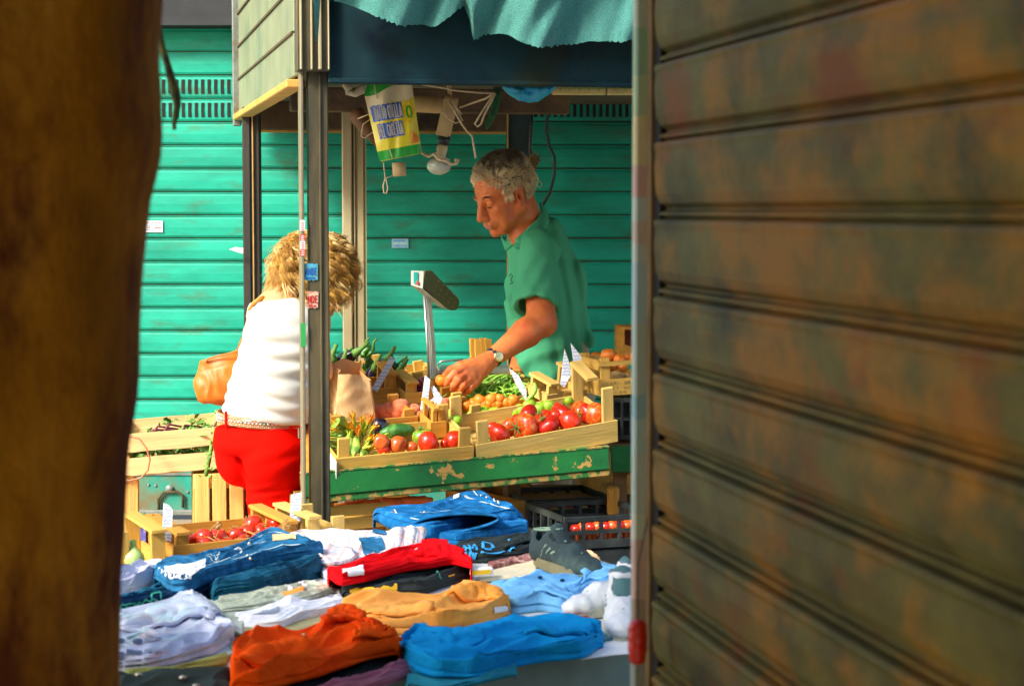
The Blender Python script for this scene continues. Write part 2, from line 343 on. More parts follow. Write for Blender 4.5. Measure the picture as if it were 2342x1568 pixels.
# stickers on the post
def pv(x, z): return Vector((x, .0, z))
ink = lambda c: mat('ink', c, .7, .1, bump=0)
m_bs = mat('torn_blue_sticker', (.05,.35,.52), .7, .2, 60, bump=.2, col2=(.10,.28,.22), c2=(.5,.6), c2scale=40)
m_rs = mat('torn_red_sticker', (.62,.42,.30), .7, .2, 60, bump=.2, col2=(.50,.06,.04), c2=(.5,.6), c2scale=90)
m_dblue = ink((.01,.10,.35)); m_dred = ink((.42,.02,.015))
FONT = {'A':[[(0,0),(.35,1),(.7,0)],[(.13,.38),(.57,.38)]],'N':[[(0,0),(0,1),(.6,0),(.6,1)]],'D':[[(0,0),(0,1),(.4,.95),(.6,.5),(.4,.05),(0,0)]],'E':[[(.55,0),(0,0),(0,1),(.55,1)],[(0,.5),(.45,.5)]],
 'O':[[(.3,0),(.03,.25),(.03,.75),(.3,1),(.57,.75),(.57,.25),(.3,0)]],'R':[[(0,0),(0,1),(.45,.95),(.5,.7),(.4,.52),(0,.5)],[(.3,.5),(.6,0)]],'T':[[(.3,0),(.3,1)],[(0,1),(.6,1)]],'L':[[(0,1),(0,0),(.5,0)]],
 'I':[[(.1,0),(.1,1)]],'G':[[(.58,.8),(.3,1),(.03,.7),(.03,.3),(.3,0),(.58,.2),(.58,.48),(.3,.48)]],'C':[[(.58,.8),(.3,1),(.03,.7),(.03,.3),(.3,0),(.58,.2)]],'P':[[(0,0),(0,1),(.5,.95),(.55,.72),(.45,.5),(0,.48)]],
 'S':[[(.55,.85),(.3,1),(.05,.8),(.1,.58),(.5,.42),(.56,.2),(.3,0),(.03,.15)]],'M':[[(0,0),(.05,1),(.35,.3),(.65,1),(.7,0)]],'K':[[(0,0),(0,1)],[(.5,1),(0,.45),(.55,0)]],'V':[[(0,1),(.3,0),(.6,1)]],'U':[[(0,1),(.03,.2),(.3,0),(.57,.2),(.6,1)]],
 'Y':[[(0,1),(.3,.5),(.6,1)],[(.3,.5),(.3,0)]],'B':[[(0,0),(0,1),(.45,.92),(.45,.6),(0,.52),(.5,.45),(.52,.1),(0,0)]],'2':[[(0,.8),(.25,1),(.5,.8),(.45,.55),(0,0),(.55,0)]],'3':[[(0,.9),(.3,1),(.5,.8),(.2,.55),(.5,.35),(.4,.05),(0,.08)]],
 '0':[[(.3,0),(.05,.3),(.05,.7),(.3,1),(.52,.7),(.52,.3),(.3,0)]],'1':[[(.05,.8),(.25,1),(.25,0)]],'5':[[(.5,1),(.08,1),(.05,.58),(.4,.6),(.5,.3),(.3,0),(0,.08)]],'8':[[(.25,.5),(.05,.75),(.25,1),(.45,.75),(.25,.5),(0,.22),(.25,0),(.5,.22),(.25,.5)]],'6':[[(.5,.95),(.1,.6),(.03,.25),(.25,0),(.5,.25),(.3,.5),(.05,.35)]],
 ',':[[(.1,.1),(.02,-.15)]],'-':[[(.05,.5),(.5,.5)]],'.':[[(.1,0),(.12,.08)]],'\u20ac':[[(.58,.85),(.35,1),(.1,.7),(.1,.3),(.35,0),(.58,.15)],[(-.05,.6),(.4,.6)],[(-.05,.4),(.4,.4)]]}
def ribbon(mb, pts, w, nrm=None):
    """flat stroke along 3D points; nrm = normal or list of normals"""
    pts = [Vector(q) for q in pts]; n = len(pts)
    vs = []
    for i, q in enumerate(pts):
        t = pts[min(i+1, n-1)]-pts[max(i-1, 0)]
        if t.length < 1e-9: t = Vector((1,0,0))
        t.normalize(); nn = Vector(nrm[i]) if isinstance(nrm, list) else Vector(nrm); s = t.cross(nn); s = s.normalized() if s.length > 1e-6 else Vector((0,0,1))
        vs += [q-s*w/2, q+s*w/2]
    mb.add(vs, [(2*i, 2*i+2, 2*i+3, 2*i+1) for i in range(n-1)])
def lettering(text, f, w=.12, gap=.28, squeeze=1.0):
    """strokes of a word in uv (0..1) handed to f(u,v)->(point,normal); yields lists"""
    tot = sum(.6 if c != ' ' else .4 for c in text)+gap*(len(text)-1); x = 0; out = []
    for c in text:
        for s in FONT.get(c, []):
            dense = []
            for a, b in zip(s[:-1], s[1:]):
                for k in range(4): dense.append((a[0]+(b[0]-a[0])*k/4, a[1]+(b[1]-a[1])*k/4))
            dense.append(s[-1]); out.append([f((x+q[0])/tot, q[1]) for q in dense])
        x += (.6 if c != ' ' else .4)+gap
    return out
def text_mesh(name, text, f, w, m, parent, gap=.28):
    mb = MB()
    for s in lettering(text, f, gap=gap): ribbon(mb, [a for a, b in s], w, [b for a, b in s])
    return mb.build(name, m, parent)
def sticker(x0, x1, y0, y1, m, word, mw, jag=True):
    z1 = 1.6-(y0-480)/FPX*5.3; z0 = 1.6-(y1-480)/FPX*5.3
    a, b = (x0-684)/FPX*5.3/math.cos(YAW), (x1-684)/FPX*5.3/math.cos(YAW); n = 10; pts = []
    for i in range(n+1): pts.append((a+(b-a)*i/n, -.0005, z1-random.random()*.003*jag))
    for i in range(n+1): pts.append((b-(b-a)*i/n-random.random()*.002*jag, -.0005, z0+random.random()*.004*jag))
    q = MB(); q.prism([Vector(k) for k in pts], (0, -.001, 0)); o = q.build('sticker', m, pf)
    f = lambda u, v: (Vector((a+(b-a)*(.06+.88*u), -.0024, z0+(z1-z0)*(.34+.38*v))), (0,-1,0))
    text_mesh('sticker_print', word, f, .0032, mw, o)
    f = lambda u, v: (Vector((a+(b-a)*(.12+.7*u), -.0024, z0+(z1-z0)*(.08+.14*v))), (0,-1,0))
    text_mesh('sticker_print', word+'NE', f, .0012, mw, o)
sticker(693, 723, 602, 642, m_bs, 'ANDE', m_dblue); sticker(699, 724, 665, 706, m_rs, 'NDE', m_dred)
for k, (y0, y1, m, mw) in enumerate([(503, 528, m_paper, m_redink), (536, 551, m_redink, m_paper), (551, 570, m_paper, m_redink), (570, 585, m_redink, m_paper), (738, 792, ink((.02,.30,.06)), m_paper)]):
    z1 = 1.6-(y0-480)/FPX*5.3; z0 = 1.6-(y1-480)/FPX*5.3; q = MB(); q.box((.0055, -.0088+.0005, (z0+z1)/2), (.0135, .0012, z1-z0)); o = q.build('edge_sticker', m, pf)
    q = MB()
    if k < 4:
        for i in range(int((z1-z0)/.005)): q.box((.0055, -.0096, z0+.003+i*.005), (.008, .0008, .0018))
        q.build('sticker_print', mw, o)
# upper corner cover, ribbed
p = MB(); zt2 = 2.75
p.box((PW/2-.003, -.006, (ZF+zt2)/2+.02), (PW+.012, .05, zt2-ZF), bev=.003); cc = p.build('corner_cover', m_post, st)
p = MB()
for x, w_ in ((.002, .006), (.03, .005), (.052, .008), (.075, .004)): p.box((x, -.034, (ZF+zt2)/2+.02), (w_, .012, zt2-ZF-.01), bev=.0015)
p.build('cover_rib', m_alu, cc)
# left side panel of the roof box, three boards
lp = MB(); dark = MB()
for k in range(5):
    z0 = ZF+.012+k*.118; lp.box((-.004+.0005*k, DEP/2+.03, z0+.057), (.012, DEP-.02, .114), bev=.002)
pn = lp.build('side_panel', m_panel, st)
p = MB()
for k in range(1, 5): p.box((-.012, DEP/2+.03, ZF+.010+k*.118), (.006, DEP-.03, .007))
p.build('panel_joint', m_rust, pn)
p = MB(); p.box((-.006, DEP/2+.03, ZF-.008), (.05, DEP, .022), bev=.003); p.build('bottom_rail', m_warm, st)
p = MB(); p.box((-.016, DEP+.02, ZF+.27), (.03, .03, .62), bev=.003); p.build('rear_trim', m_greym, st)
# front fascia and roof
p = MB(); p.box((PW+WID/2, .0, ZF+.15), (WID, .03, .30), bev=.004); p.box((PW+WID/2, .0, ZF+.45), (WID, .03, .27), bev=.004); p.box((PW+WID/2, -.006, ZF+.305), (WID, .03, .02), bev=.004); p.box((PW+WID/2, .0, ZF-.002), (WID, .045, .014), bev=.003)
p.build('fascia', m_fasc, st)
p = MB(); p.box((WID/2+PW/2, DEP/2+.02, ZF+.62), (WID+.3, DEP+.3, .03)); p.build('roof_sheet', m_greym, st)
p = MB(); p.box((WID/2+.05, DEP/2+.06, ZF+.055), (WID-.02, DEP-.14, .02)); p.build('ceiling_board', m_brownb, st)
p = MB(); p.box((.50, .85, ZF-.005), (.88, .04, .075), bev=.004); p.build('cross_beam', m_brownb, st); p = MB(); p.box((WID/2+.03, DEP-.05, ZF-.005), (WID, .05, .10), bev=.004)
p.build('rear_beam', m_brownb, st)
p = MB(); p.box((WID/2+.03, DEP-.05, ZF-.06), (WID, .03, .008)); p.build('beam_edge', m_warm, st)
# rear posts
S0i = S0.inverted()
def post(x0, x1, Y, m, name='rear_post', top=1.96, d=.05):
    a = P(x0, 600, Y); b = P(x1, 600, Y); w = b.x-a.x; c = S0i @ Vector(((a.x+b.x)/2, Y+d/2, top/2)); q = MB(); q.box(c, (w, d, top), M=rot('Z', -YAW), bev=.004); return q.build(name, m, st), c, w
m_black = mat('black_steel', (.022,.018,.012), .55, .4, 9, (1,1,.2), .3, 60, col2=(.07,.03,.02), c2=(.55,.7), c2scale=6)
o, c, w_ = post(556, 575, 7.0, m_black); o, c, w_ = post(577, 596, 6.98, m_black)
q = MB(); q.box(c+Vector((-w_*.55, -.03, 0)), (.003, .006, 1.95)); q.build('post_edge_strip', m_warm, o)
o, c, w_ = post(783, 806, 6.9, m_alu); o, c, w_ = post(808, 834, 6.91, mat('patched_grey_post', (.30,.25,.13), .6, .3, 6, (1,1,.4), .3, 60, col2=(.50,.22,.05), c2=(.56,.66), c2scale=4, metal=.1))
q = MB(); q.box(c+Vector((w_*.5, -.026, 0)), (.003, .006, 1.95)); q.box(c+Vector((-w_*.5, -.026, 0)), (.003, .006, 1.95)); q.build('post_edge_strip', m_alu, o)
o, c, w_ = post(1158, 1214, 7.05, mat('dark_teal_post', (.012,.035,.04), .6, .3, 9, bump=.2))
q = MB(); q.box(c+Vector((-w_*.52, -.026, 0)), (.004, .006, 1.95)); q.build('post_edge_strip', m_warm, o)
post(1660, 1700, 5.75, m_post, 'front_post')   # right front post, hidden by the kiosk
# ---------------------------------------------------------------- near kiosk on the right with corrugated wall
KA = Vector((.197, 2.64, 0)); KB = Vector((.46, 1.30, 0)); kd = (KB-KA); KL = 3.2
KM = frame(KA, kd)        # x runs towards the camera, y to the left (out of the wall)?
kn = KM.to_3x3() @ Vector((0,1,0)); sgn = 1 if kn.x < 0 else -1
ki = empty('metal_kiosk', label='rusty corrugated metal kiosk wall close by on the right with sticker covered edge', cat='kiosk', mat=KM)
m_cor = mat('rust_stained_corrugated_metal', (.088,.076,.012), .6, .65, 6.5, (1,1,1.4), .4, 40, col2=(.27,.115,.0005), c2=(.48,.60), c2scale=2.6, col3=(.17,.042,.0005), c3=(.56,.68), c3scale=3.6, spec=.3)
N_, L_ = nt(m_cor)
mb = MB(); kp = .1005
prof = []
for k in range(27):
    z0 = .0955+k*kp
    for dz, dy in [(0,.0), (.006,.009), (.018,.0145), (.050,.0175), (.072,.0155), (.079,.018), (.084,.016), (.0865,.003), (.0885,.002), (.0905,.0095), (.0945,.0095), (.0975,.001)]: prof.append((z0+dz, dy*sgn))
nx = 10; vs = []; fs = []; n = len(prof)
for i in range(nx+1):
    x = .028+(KL-.028)*i/nx
    for z, y in prof: vs.append((x, y+.002*noise.noise(Vector((x*2, z*3, 1))), z))
for i in range(nx):
    for j in range(n-1): fs.append((i*n+j, (i+1)*n+j, (i+1)*n+j+1, i*n+j+1))
mb.add(vs, fs); mb.build('corrugated_wall', m_cor, ki)
q = MB(); q.box((KL/2+.03, -.05*sgn, 1.45), (KL-.05, .06, 2.9)); q.build('wall_core', m_black, ki)
q = MB(); q.box((.014, -.006*sgn, 1.45), (.028, .03, 2.9)); q.build('corner_gap_shade', m_slot, ki)  # near-black strip painted in for the shade of the corner recess
m_edge = mat('brown_edge_metal', (.26,.17,.07), .5, .3, 12, bump=.2, metal=.2)
q = MB(); q.box((-.004, .0*sgn, 1.45), (.012, .034, 2.9), bev=.003); q.build('edge_trim', m_edge, ki)
# sticker covered narrow post standing at the corner, facing the camera side
m_stp = mk('sticker_covered_post'); N_, L_ = nt(m_stp); tc = N_.new('ShaderNodeTexCoord'); sx = N_.new('ShaderNodeSeparateXYZ'); L_.new(tc.outputs['Object'], sx.inputs[0])
cr = N_.new('ShaderNodeValToRGB'); cr.color_ramp.interpolation = 'CONSTANT'; E_ = cr.color_ramp.elements
stops = [(0,(.35,.40,.33)),(.07,(.45,.36,.26)),(.16,(.50,.20,.14)),(.24,(.50,.52,.36)),(.285,(.34,.44,.36)),(.36,(.30,.48,.46)),(.42,(.08,.34,.42)),(.45,(.36,.46,.38)),(.55,(.26,.45,.50)),(.635,(.42,.5,.42)),(.66,(.5,.3,.2)),(.69,(.42,.5,.42)),(.73,(.55,.18,.12)),(.775,(.62,.45,.08)),(.84,(.28,.40,.10)),(.9,(.10,.30,.08)),(.96,(.32,.36,.2))]
E_[0].color = (*stops[0][1], 1); E_[0].position = 0; E_[1].position = stops[1][0]; E_[1].color = (*stops[1][1], 1)
stops = [(a, tuple(min(.9, x*.8+y*.85) for x, y in zip(b, (.34,.40,.36)))) for a, b in stops]
for s_, c_ in stops[2:]: e = E_.new(s_); e.color = (*c_, 1)
mr = N_.new('ShaderNodeMapRange'); mr.inputs[1].default_value = .95; mr.inputs[2].default_value = 1.9
nn = N_.new('ShaderNodeTexNoise'); nn.inputs['Scale'].default_value = 9; nn.inputs['Detail'].default_value = 5; L_.new(tc.outputs['Object'], nn.inputs['Vector'])
ad = N_.new('ShaderNodeMath'); ad.operation = 'MULTIPLY_ADD'; ad.inputs[1].default_value = .05; L_.new(nn.outputs[0], ad.inputs[0]); L_.new(sx.outputs[2], ad.inputs[2])
L_.new(ad.outputs[0], mr.inputs[0]); L_.new(mr.outputs[0], cr.inputs[0]); L_.new(cr.outputs[0], N_['Principled BSDF'].inputs['Base Color']); N_['Principled BSDF'].inputs['Roughness'].default_value = .5
q = MB(); q.box((-.021, .008*sgn, 1.45), (.018, .048, 2.9), bev=.003); q.build('edge_post', m_stp, ki)
q = MB(); q.box((1.5, -.6*sgn, 2.9), (3.1, 1.2, .05)); q.build('kiosk_roof', m_greym, ki)
q = MB(); q.box((.03, -.62*sgn, 1.45), (.03, 1.05, 2.9)); q.build('end_wall', m_greym, ki)
# unseen cloth awning, added overhead to shade the trunk and kiosk wall
q = MB(); q.grid(lambda u, v: (-3.6+4.2*u, -.6+2.75*v, 2.62-.10*math.sin(PI*u)*math.sin(PI*v)+.1*v), 16, 14)
aw = q.build('added_shade_awning', mat('added_awning_cloth', (.10,.07,.04), .9, .2, 5), None); tag(aw, 'unseen brown cloth awning added overhead to shade the trunk and kiosk wall', 'awning')
# ---------------------------------------------------------------- tree on the left
m_bark = mat('rough_bark', (.45,.215,.018), .9, .5, 7, (1,1,.5), 1.0, 26, col2=(.15,.045,.02), c2=(.47,.57), c2scale=4, col3=(.52,.28,.04), c3=(.52,.70), c3scale=7, spec=.15, bdist=.012)
tr = empty('tree', (-.72, 2.0, 0), 'thick brown tree trunk close by at the left edge', 'tree')
edge = [(-200,360),(0,362),(100,352),(200,357),(330,361),(390,350),(450,333),(560,321),(650,312),(800,305),(900,306),(970,295),(1050,281),(1150,278),(1250,273),(1350,265),(1568,262),(1700,262)]
def edge_at(y):
    for a, b in zip(edge[:-1], edge[1:]):
        if a[0] <= y <= b[0]: t = (y-a[0])/(b[0]-a[0]); return a[1]+(b[1]-a[1])*t
    return edge[0][1] if y < edge[0][0] else edge[-1][1]
def trunk(u, v):
    z = 3.4*v; py = 480+(1.6-z)/2.0*FPX; ex = P(edge_at(max(-200, min(1700, py))), py if -200 < py < 1700 else 800, 2.0).x
    r = (ex+.72)*1.0+(.10*max(0, .7-z))
    a = 2*PI*u; d = .02*noise.noise(Vector((math.cos(a)*2.2, math.sin(a)*2.2, z*1.6)))+.009*noise.noise(Vector((math.cos(a)*7, math.sin(a)*7, z*5)))
    k = 0 if abs(math.sin(a)) < .3 and math.cos(a) > 0 else 1
    return Vector(((r+d*k)*math.cos(a), (r+d)*math.sin(a)*.95, z))
q = MB(); q.grid(trunk, 64, 150); q.build('trunk', m_bark, tr, True)
m_leaf = mat('tree_leaf', (.05,.10,.02), .6, .3, 8, bump=0)
q = MB()
for k in range(2600):
    a = random.uniform(0, 2*PI); r_ = math.sqrt(random.random())
    c = Vector((-.9+1.7*r_*math.cos(a), -.9+1.5*r_*math.sin(a), 1.55+1.35*random.random()**.8)) + Vector((0, 0, 1.7))
    e1 = Vector((random.gauss(0,1), random.gauss(0,1), random.gauss(0,.5))).normalized()*.06; e2 = e1.orthogonal().normalized()*.03
    q.add([c-e1, c+e2, c+e1, c-e2], [(0,1,2,3)])
q.build('crown', m_leaf, tr)
q = MB()
for k in range(6):
    a = k*1.05; q.tube([(0, 0, 3.2), (-.3*math.cos(a)-.1, .3*math.sin(a)-.1, 3.6), (-.9*math.cos(a)-.4, .8*math.sin(a)-.4, 4.2)], [.16, .1, .03], 10)
q.build('limb', m_bark, tr, True)
# small knobbly shoot hanging beside the trunk
tw = MB(); pts = [(360,40),(366,75),(372,110),(384,150),(393,185),(402,215),(406,240),(402,262),(398,285),(397,298)]
rad = [.0025,.004,.0045,.005,.0065,.007,.0055,.0045,.003,.0015]
off = tr.location
tw.tube([P(a, b, 2.75)-off for a, b in pts], rad, 9)
for k in range(60):
    i = random.randrange(1, 9); c = P(pts[i][0]+random.uniform(-3,3), pts[i][1]+random.uniform(-12,12), 2.75)-off; tw.ball(c, random.uniform(.0015,.003), 1)
tw.tube([P(330,-30,2.35)-off, P(345,0,2.6)-off, P(360,40,2.75)-off], [.008,.005,.003], 8)
tw.build('hanging_shoot', mat('mossy_twig', (.11,.13,.03), .9, .5, 40, bump=.6, col2=(.03,.03,.015), c2=(.45,.6), c2scale=30), tr, True)
# ---------------------------------------------------------------- shade net on top of the fascia
m_net = mk('teal_shade_net'); N_, L_ = nt(m_net); b_ = N_['Principled BSDF']; tc = N_.new('ShaderNodeTexCoord')
wv = N_.new('ShaderNodeTexWave'); wv.inputs['Scale'].default_value = 170; wv.inputs['Distortion'].default_value = 9; wv.inputs['Detail'].default_value = 2; wv.inputs['Detail Scale'].default_value = 3; L_.new(tc.outputs['UV'], wv.inputs['Vector'])
mx = N_.new('ShaderNodeMixRGB'); mx.inputs[1].default_value = (.010,.12,.11,1); mx.inputs[2].default_value = (.13,.43,.35,1); L_.new(wv.outputs[0], mx.inputs[0]); L_.new(mx.outputs[0], b_.inputs['Base Color']); b_.inputs['Roughness'].default_value = .8
bp = N_.new('ShaderNodeBump'); bp.inputs['Strength'].default_value = .6; bp.inputs['Distance'].default_value = .004; L_.new(wv.outputs[0], bp.inputs['Height']); L_.new(bp.outputs[0], b_.inputs['Normal'])
b_.inputs['Alpha'].default_value = .97
low = [(730,2),(760,14),(800,22),(850,30),(900,45),(950,62),(985,66),(1000,60),(1025,42),(1050,22),(1062,20),(1075,60),(1083,104),(1110,92),(1140,82),(1170,84),(1200,96),(1240,102),(1275,112),(1310,108),(1350,98),(1400,96),(1440,92),(1500,110),(1600,120),(1700,100)]
def low_at(x):
    for a, b in zip(low[:-1], low[1:]):
        if a[0] <= x <= b[0]: return a[1]+(b[1]-a[1])*(x-a[0])/(b[0]-a[0])
    return low[-1][1]
def net(u, v):
    px = 725+975*u; Yf = 5.3+(px-684)/FPX*5.3*math.tan(YAW)*1.02
    ly = low_at(px)+6*noise.noise(Vector((px*.22, 0, 0)))*(v > .93)
    bot = P(px, ly, Yf-.10); top = P(px-60*0, -150, Yf-.04)
    top.y = Yf+.0; top.z = ZF+.665
    q_ = bot.lerp(top, 1-v); s = 1-v
    q_.z += .12*math.sin(PI*s)*.6
    fold = noise.noise(Vector((u*9-s*3.2, s*1.5, 0)))*.085+noise.noise(Vector((u*22-s*7, s*2, 3)))*.035
    q_.y += fold-.07*math.sin(PI*s)-.03; q_.y = min(q_.y, Yf-.045+.5*(q_.y-Yf+.045)*0); q_.z += fold*.35*(1-s**4)
    return q_
q = MB(); q.grid(net, 220, 46); ns = q.build('shade_net', m_net, None, True)
uvl = ns.data.uv_layers.new(name='UVMap'); co = np.array(q.v); li = np.zeros(len(ns.data.loops), np.int32); ns.data.loops.foreach_get('vertex_index', li)
uvv = np.stack([(li % 221)/220*1.0, (li//221)/46*.6], 1).astype(np.float32); uvl.data.foreach_set('uv', uvv.ravel())
tag(ns, 'torn teal green shade net draped over the dark stall fascia at the top', 'shade net')
# ---------------------------------------------------------------- vegetable table
SX, SY = -.05, .25
TA0 = P(752, 1098, 5.55); Z00 = TA0.z-SX*TA0.x-SY*TA0.y
def T(px, py): return on_plane(px, py, Z00, SX, SY)
TNORM = Vector((-SX, -SY, 1)).normalized()
LA = P(690, 1083, 5.53); LB_ = P(1393, 1021, 5.85)
TM = frame(LA, LB_-LA); tw_ = (LB_-LA).length
vt = empty('vegetable_table', label='chipped green painted wooden table sloping up under the vegetable crates', cat='table', mat=TM)
m_gr = mat('chipped_green_paint', (.012,.17,.035), .55, .2, 9, (1,1,1), .35, 70, col2=(.005,.09,.03), c2=(.5,.7), c2scale=4, col3=(.52,.30,.07), c3=(.605,.625), c3scale=13, spec=.4)
m_grt = mat('worn_green_edge', (.42,.26,.06), .7, .3, 14, (1,1,1), .3, 60, col2=(.02,.16,.03), c2=(.47,.52), c2scale=22)
q = MB(); q.box((tw_/2, .011, -.034), (tw_, .022, .068), bev=.003); fb = q.build('front_board', m_gr, vt)
q = MB(); q.box((tw_/2, .011, .0005), (tw_, .026, .004)); q.build('worn_edge', m_grt, fb)
q = MB(); q.box((tw_/2, .03, -.079), (tw_+.004, .05, .018), bev=.003); q.build('lower_rail', m_grt, vt)
sl = math.atan(SY)
q = MB()
vs = [Vector((0, .022, -.025)), Vector((tw_, .022, -.025))]
r1 = TM.inverted() @ Vector((0,0,0))
iM = TM.inverted()
def tl(x, y):   # local xy -> local point on display plane
    w = TM @ Vector((x, y, 0)); w.z = Z00+SX*w.x+SY*w.y; return iM @ w
def xr(y): return tw_
cs = [tl(0, .022), tl(tw_, .022), tl(tw_-.12, .62), tl(.16, .62)]
q.prism([c-Vector((0,0,.003)) for c in cs], (0, 0, -.018)); q.build('display_top', M['wx1'], vt)
for x, y in ((.05, .06), (tw_-.16, .42), (.22, .56), (tw_-.2, .56)):
    z1 = tl(x, y).z-.022; z0 = -LA.z; q = MB(); q.box((x, y, (z0+z1)/2), (.045, .045, z1-z0), bev=.003); q.build('leg', M['wdark'], vt)
# ---------------------------------------------------------------- crates
def crate(name, label, A, B, depth, h, ph, tone=0, tilt=None, rails=(0, 0), group='wooden crates of fruit and vegetables', slats=1, cat='crate', front=True, board=None, posts=(1,1,1,1), pw=.034, ph2=None):
    A = Vector(A); B = Vector(B); Mx = frame(A, B-A) @ rot('X', math.atan(SY)*.95 if tilt is None else tilt)
    W = (B-A).length; e = empty(name, label=label, cat=cat, group=group, mat=Mx); t = .007
    mx, my, mz = M['wx%d' % tone], M['wy%d' % tone], M['wz%d' % tone]
    q = MB(); n = 4
    for k in range(n): q.box((W/2, t+depth*(k+.5)/n-.004, .004), (W-2*t, depth/n*.82, .006))
    q.build('base', mx, e)
    sh_ = h/slats
    def board_(y, nm, rnd):
        for k in range(slats):
            q = MB(); hh = sh_*(.8 if slats > 1 else 1); a = rnd*random.uniform(-.006, .006)
            q.prism([Vector((0, y, k*sh_)), Vector((W, y, k*sh_)), Vector((W, y, k*sh_+hh+a)), Vector((W*.5, y, k*sh_+hh-a*.3)), Vector((0, y, k*sh_+hh-a))], (0, t*.8, 0)); q.build(nm, mx, e)
    if front: board_(0, 'front_board', .4)
    board_(depth-t, 'back_board', .4)
    for s, x in enumerate((t*.6, W-t*.6)):
        for k in range(slats):
            q = MB(); hh = sh_*(.8 if slats > 1 else 1); q.box((x, depth/2-.001, k*sh_+hh/2), (t, depth-2*t-.002, hh)); q.build('end_board', my, e)
    k = 0
    for x, xs in ((t*1.2, 1), (W-t*1.2, -1)):
        for y, ys in ((t, 1), (depth-t, -1)):
            if posts[k]:
                q = MB(); hp = ph if (ph2 is None or xs > 0) else ph2
                q.box((x+xs*pw/2, y+ys*.008, hp/2+.004), (pw, .013, hp), bev=.0012)
                q.build('corner_post', mz, e)
            k += 1
        if rails[0 if xs > 0 else 1]:
            hp = ph if (ph2 is None or xs > 0) else ph2
            q = MB(); q.box((x+xs*pw*.5, depth/2, hp+.0085), (pw+.002, depth+.006, .009), bev=.001); q.build('top_rail', my, e)
    return e, Mx, W
A1 = P(768, 1092, 5.585); B1 = P(1083, 1063, 5.72)
C1, M1, W1 = crate('wooden_crate', 'low wooden crate at the front left of the green table with flowers and mixed tomatoes', A1, B1, .24, .058, .108, 0)
q = MB(); q.box((-.004, .03, .03), (.003, .10, .05)); q.build('paper_label', m_paper, C1)
C2, M2, W2 = crate('wooden_crate', 'wooden crate at the front right of the green table filled with big red tomatoes', P(1091, 1066, 5.725), P(1413, 1009, 5.88), .255, .066, .128, 2, rails=(0,0), ph2=.165)
q = MB(); q.box((W2-.024, .19, .165), (.036, .13, .010), M=rot('X', .1)); q.build('top_rail', M['wy2'], C2)
C3, M3, W3 = crate('wooden_crate', 'orange toned wooden crate of peaches behind the brown paper bag', T(752, 1008), T(955, 988), .17, .052, .068, 1)
C4, M4, W4 = crate('wooden_crate', 'wooden crate of green limes behind the big red tomatoes', T(1073, 985), T(1318, 948), .15, .030, .072, 0)
C5, M5, W5 = crate('wooden_crate', 'wooden crate of apricots and beans in the middle of the table', T(1040, 951), T(1240, 922), .13, .022, .05, 1)
C6, M6, W6 = crate('wooden_crate', 'wooden crate heaped with long green beans below the hand of the man', T(1008, 925), T(1240, 900), .17, .02, .03, 0)
C7, M7, W7 = crate('wooden_crate', 'orange toned wooden crate behind the paper bag and below the peppers', T(752, 923), T(912, 912), .12, .038, .075, 1, rails=(0, 1))
C12, M12, W12 = crate('wooden_crate', 'wooden crate of red onions right beside the column of the scale', T(926, 926), T(1000, 918), .12, .036, .062, 0, rails=(1, 0))
C8, M8, W8 = crate('wooden_crate', 'wooden crate full of dark eggplants and green peppers at the back left of the stall', P(735, 893, 6.36), P(908, 872, 6.45), .16, .045, .06, 0, tilt=.12)
C9, M9, W9 = crate('wooden_crate', 'pale empty wooden crate behind the column of the weighing scale', P(912, 892, 6.62), P(1003, 872, 6.68), .12, .05, .055, 0, tilt=.1)
C13, M13, W13 = crate('small_crate', 'narrow crate with two tall posts behind the forearm of the man', P(1086, 885, 6.72), P(1136, 882, 6.74), .1, .05, .155, 1, tilt=.0, pw=.026)
# small broken crate end standing in the middle
C10, M10, W10 = crate('small_crate', 'small weathered narrow crate wedged between the peaches and the limes', P(984, 1003, 5.88), P(1020, 999, 5.9), .1, .05, .082, 1, rails=(1,0), pw=.014)
# loose battened crate corners near the price tags on the right
C11, M11, W11 = crate('small_crate', 'small crate with high battened posts around the two tall price tags', P(1250, 924, 6.12), P(1342, 912, 6.2), .12, .03, .052, 2, rails=(1,1), ph2=.076)
# ---------------------------------------------------------------- produce
m_tom = mat('red_tomato_skin', (.62,.022,.006), .22, .25, 14, bump=.02, col2=(.62,.10,.012), c2=(.5,.75), c2scale=9, sss=.1, spec=.5, coat=.15)
m_tomd = mat('dark_red_tomato_skin', (.42,.010,.006), .28, .3, 10, bump=.02, col2=(.60,.05,.01), c2=(.5,.7), c2scale=7, sss=.1, coat=.1)
m_tomo = mat('half_ripe_tomato_skin', (.64,.06,.008), .25, .3, 8, bump=.02, col2=(.66,.22,.03), c2=(.48,.62), c2scale=3.5, sss=.1, coat=.15)
m_tom2 = mat('orange_red_tomato_skin', (.58,.13,.02), .25, .3, 20, bump=.02, col2=(.45,.03,.01), c2=(.45,.65), c2scale=14, sss=.15, coat=.25)
m_stem = mat('green_stem', (.10,.22,.03), .7, .3, 30); m_dry = mat('dry_stem', (.34,.20,.06), .8, .3, 30)
m_apr = mat('apricot_skin', (.80,.23,.012), .5, .2, 24, bump=.05, col2=(.75,.13,.02), c2=(.5,.68), c2scale=16, sss=.15)
m_pea = mat('peach_skin', (.75,.25,.08), .7, .3, 20, bump=.05, col2=(.50,.035,.03), c2=(.42,.6), c2scale=13, sss=.1, sheen=.3)
m_lime = mat('lime_skin', (.36,.58,.03), .35, .25, 18, bump=.1, bscale=160, col2=(.12,.36,.02), c2=(.45,.65), c2scale=12, sss=.1)
m_bean = mat('green_bean_skin', (.28,.60,.06), .45, .3, 30, (1,1,1), .1, col2=(.36,.60,.08), c2=(.45,.62), c2scale=25, sss=.1)
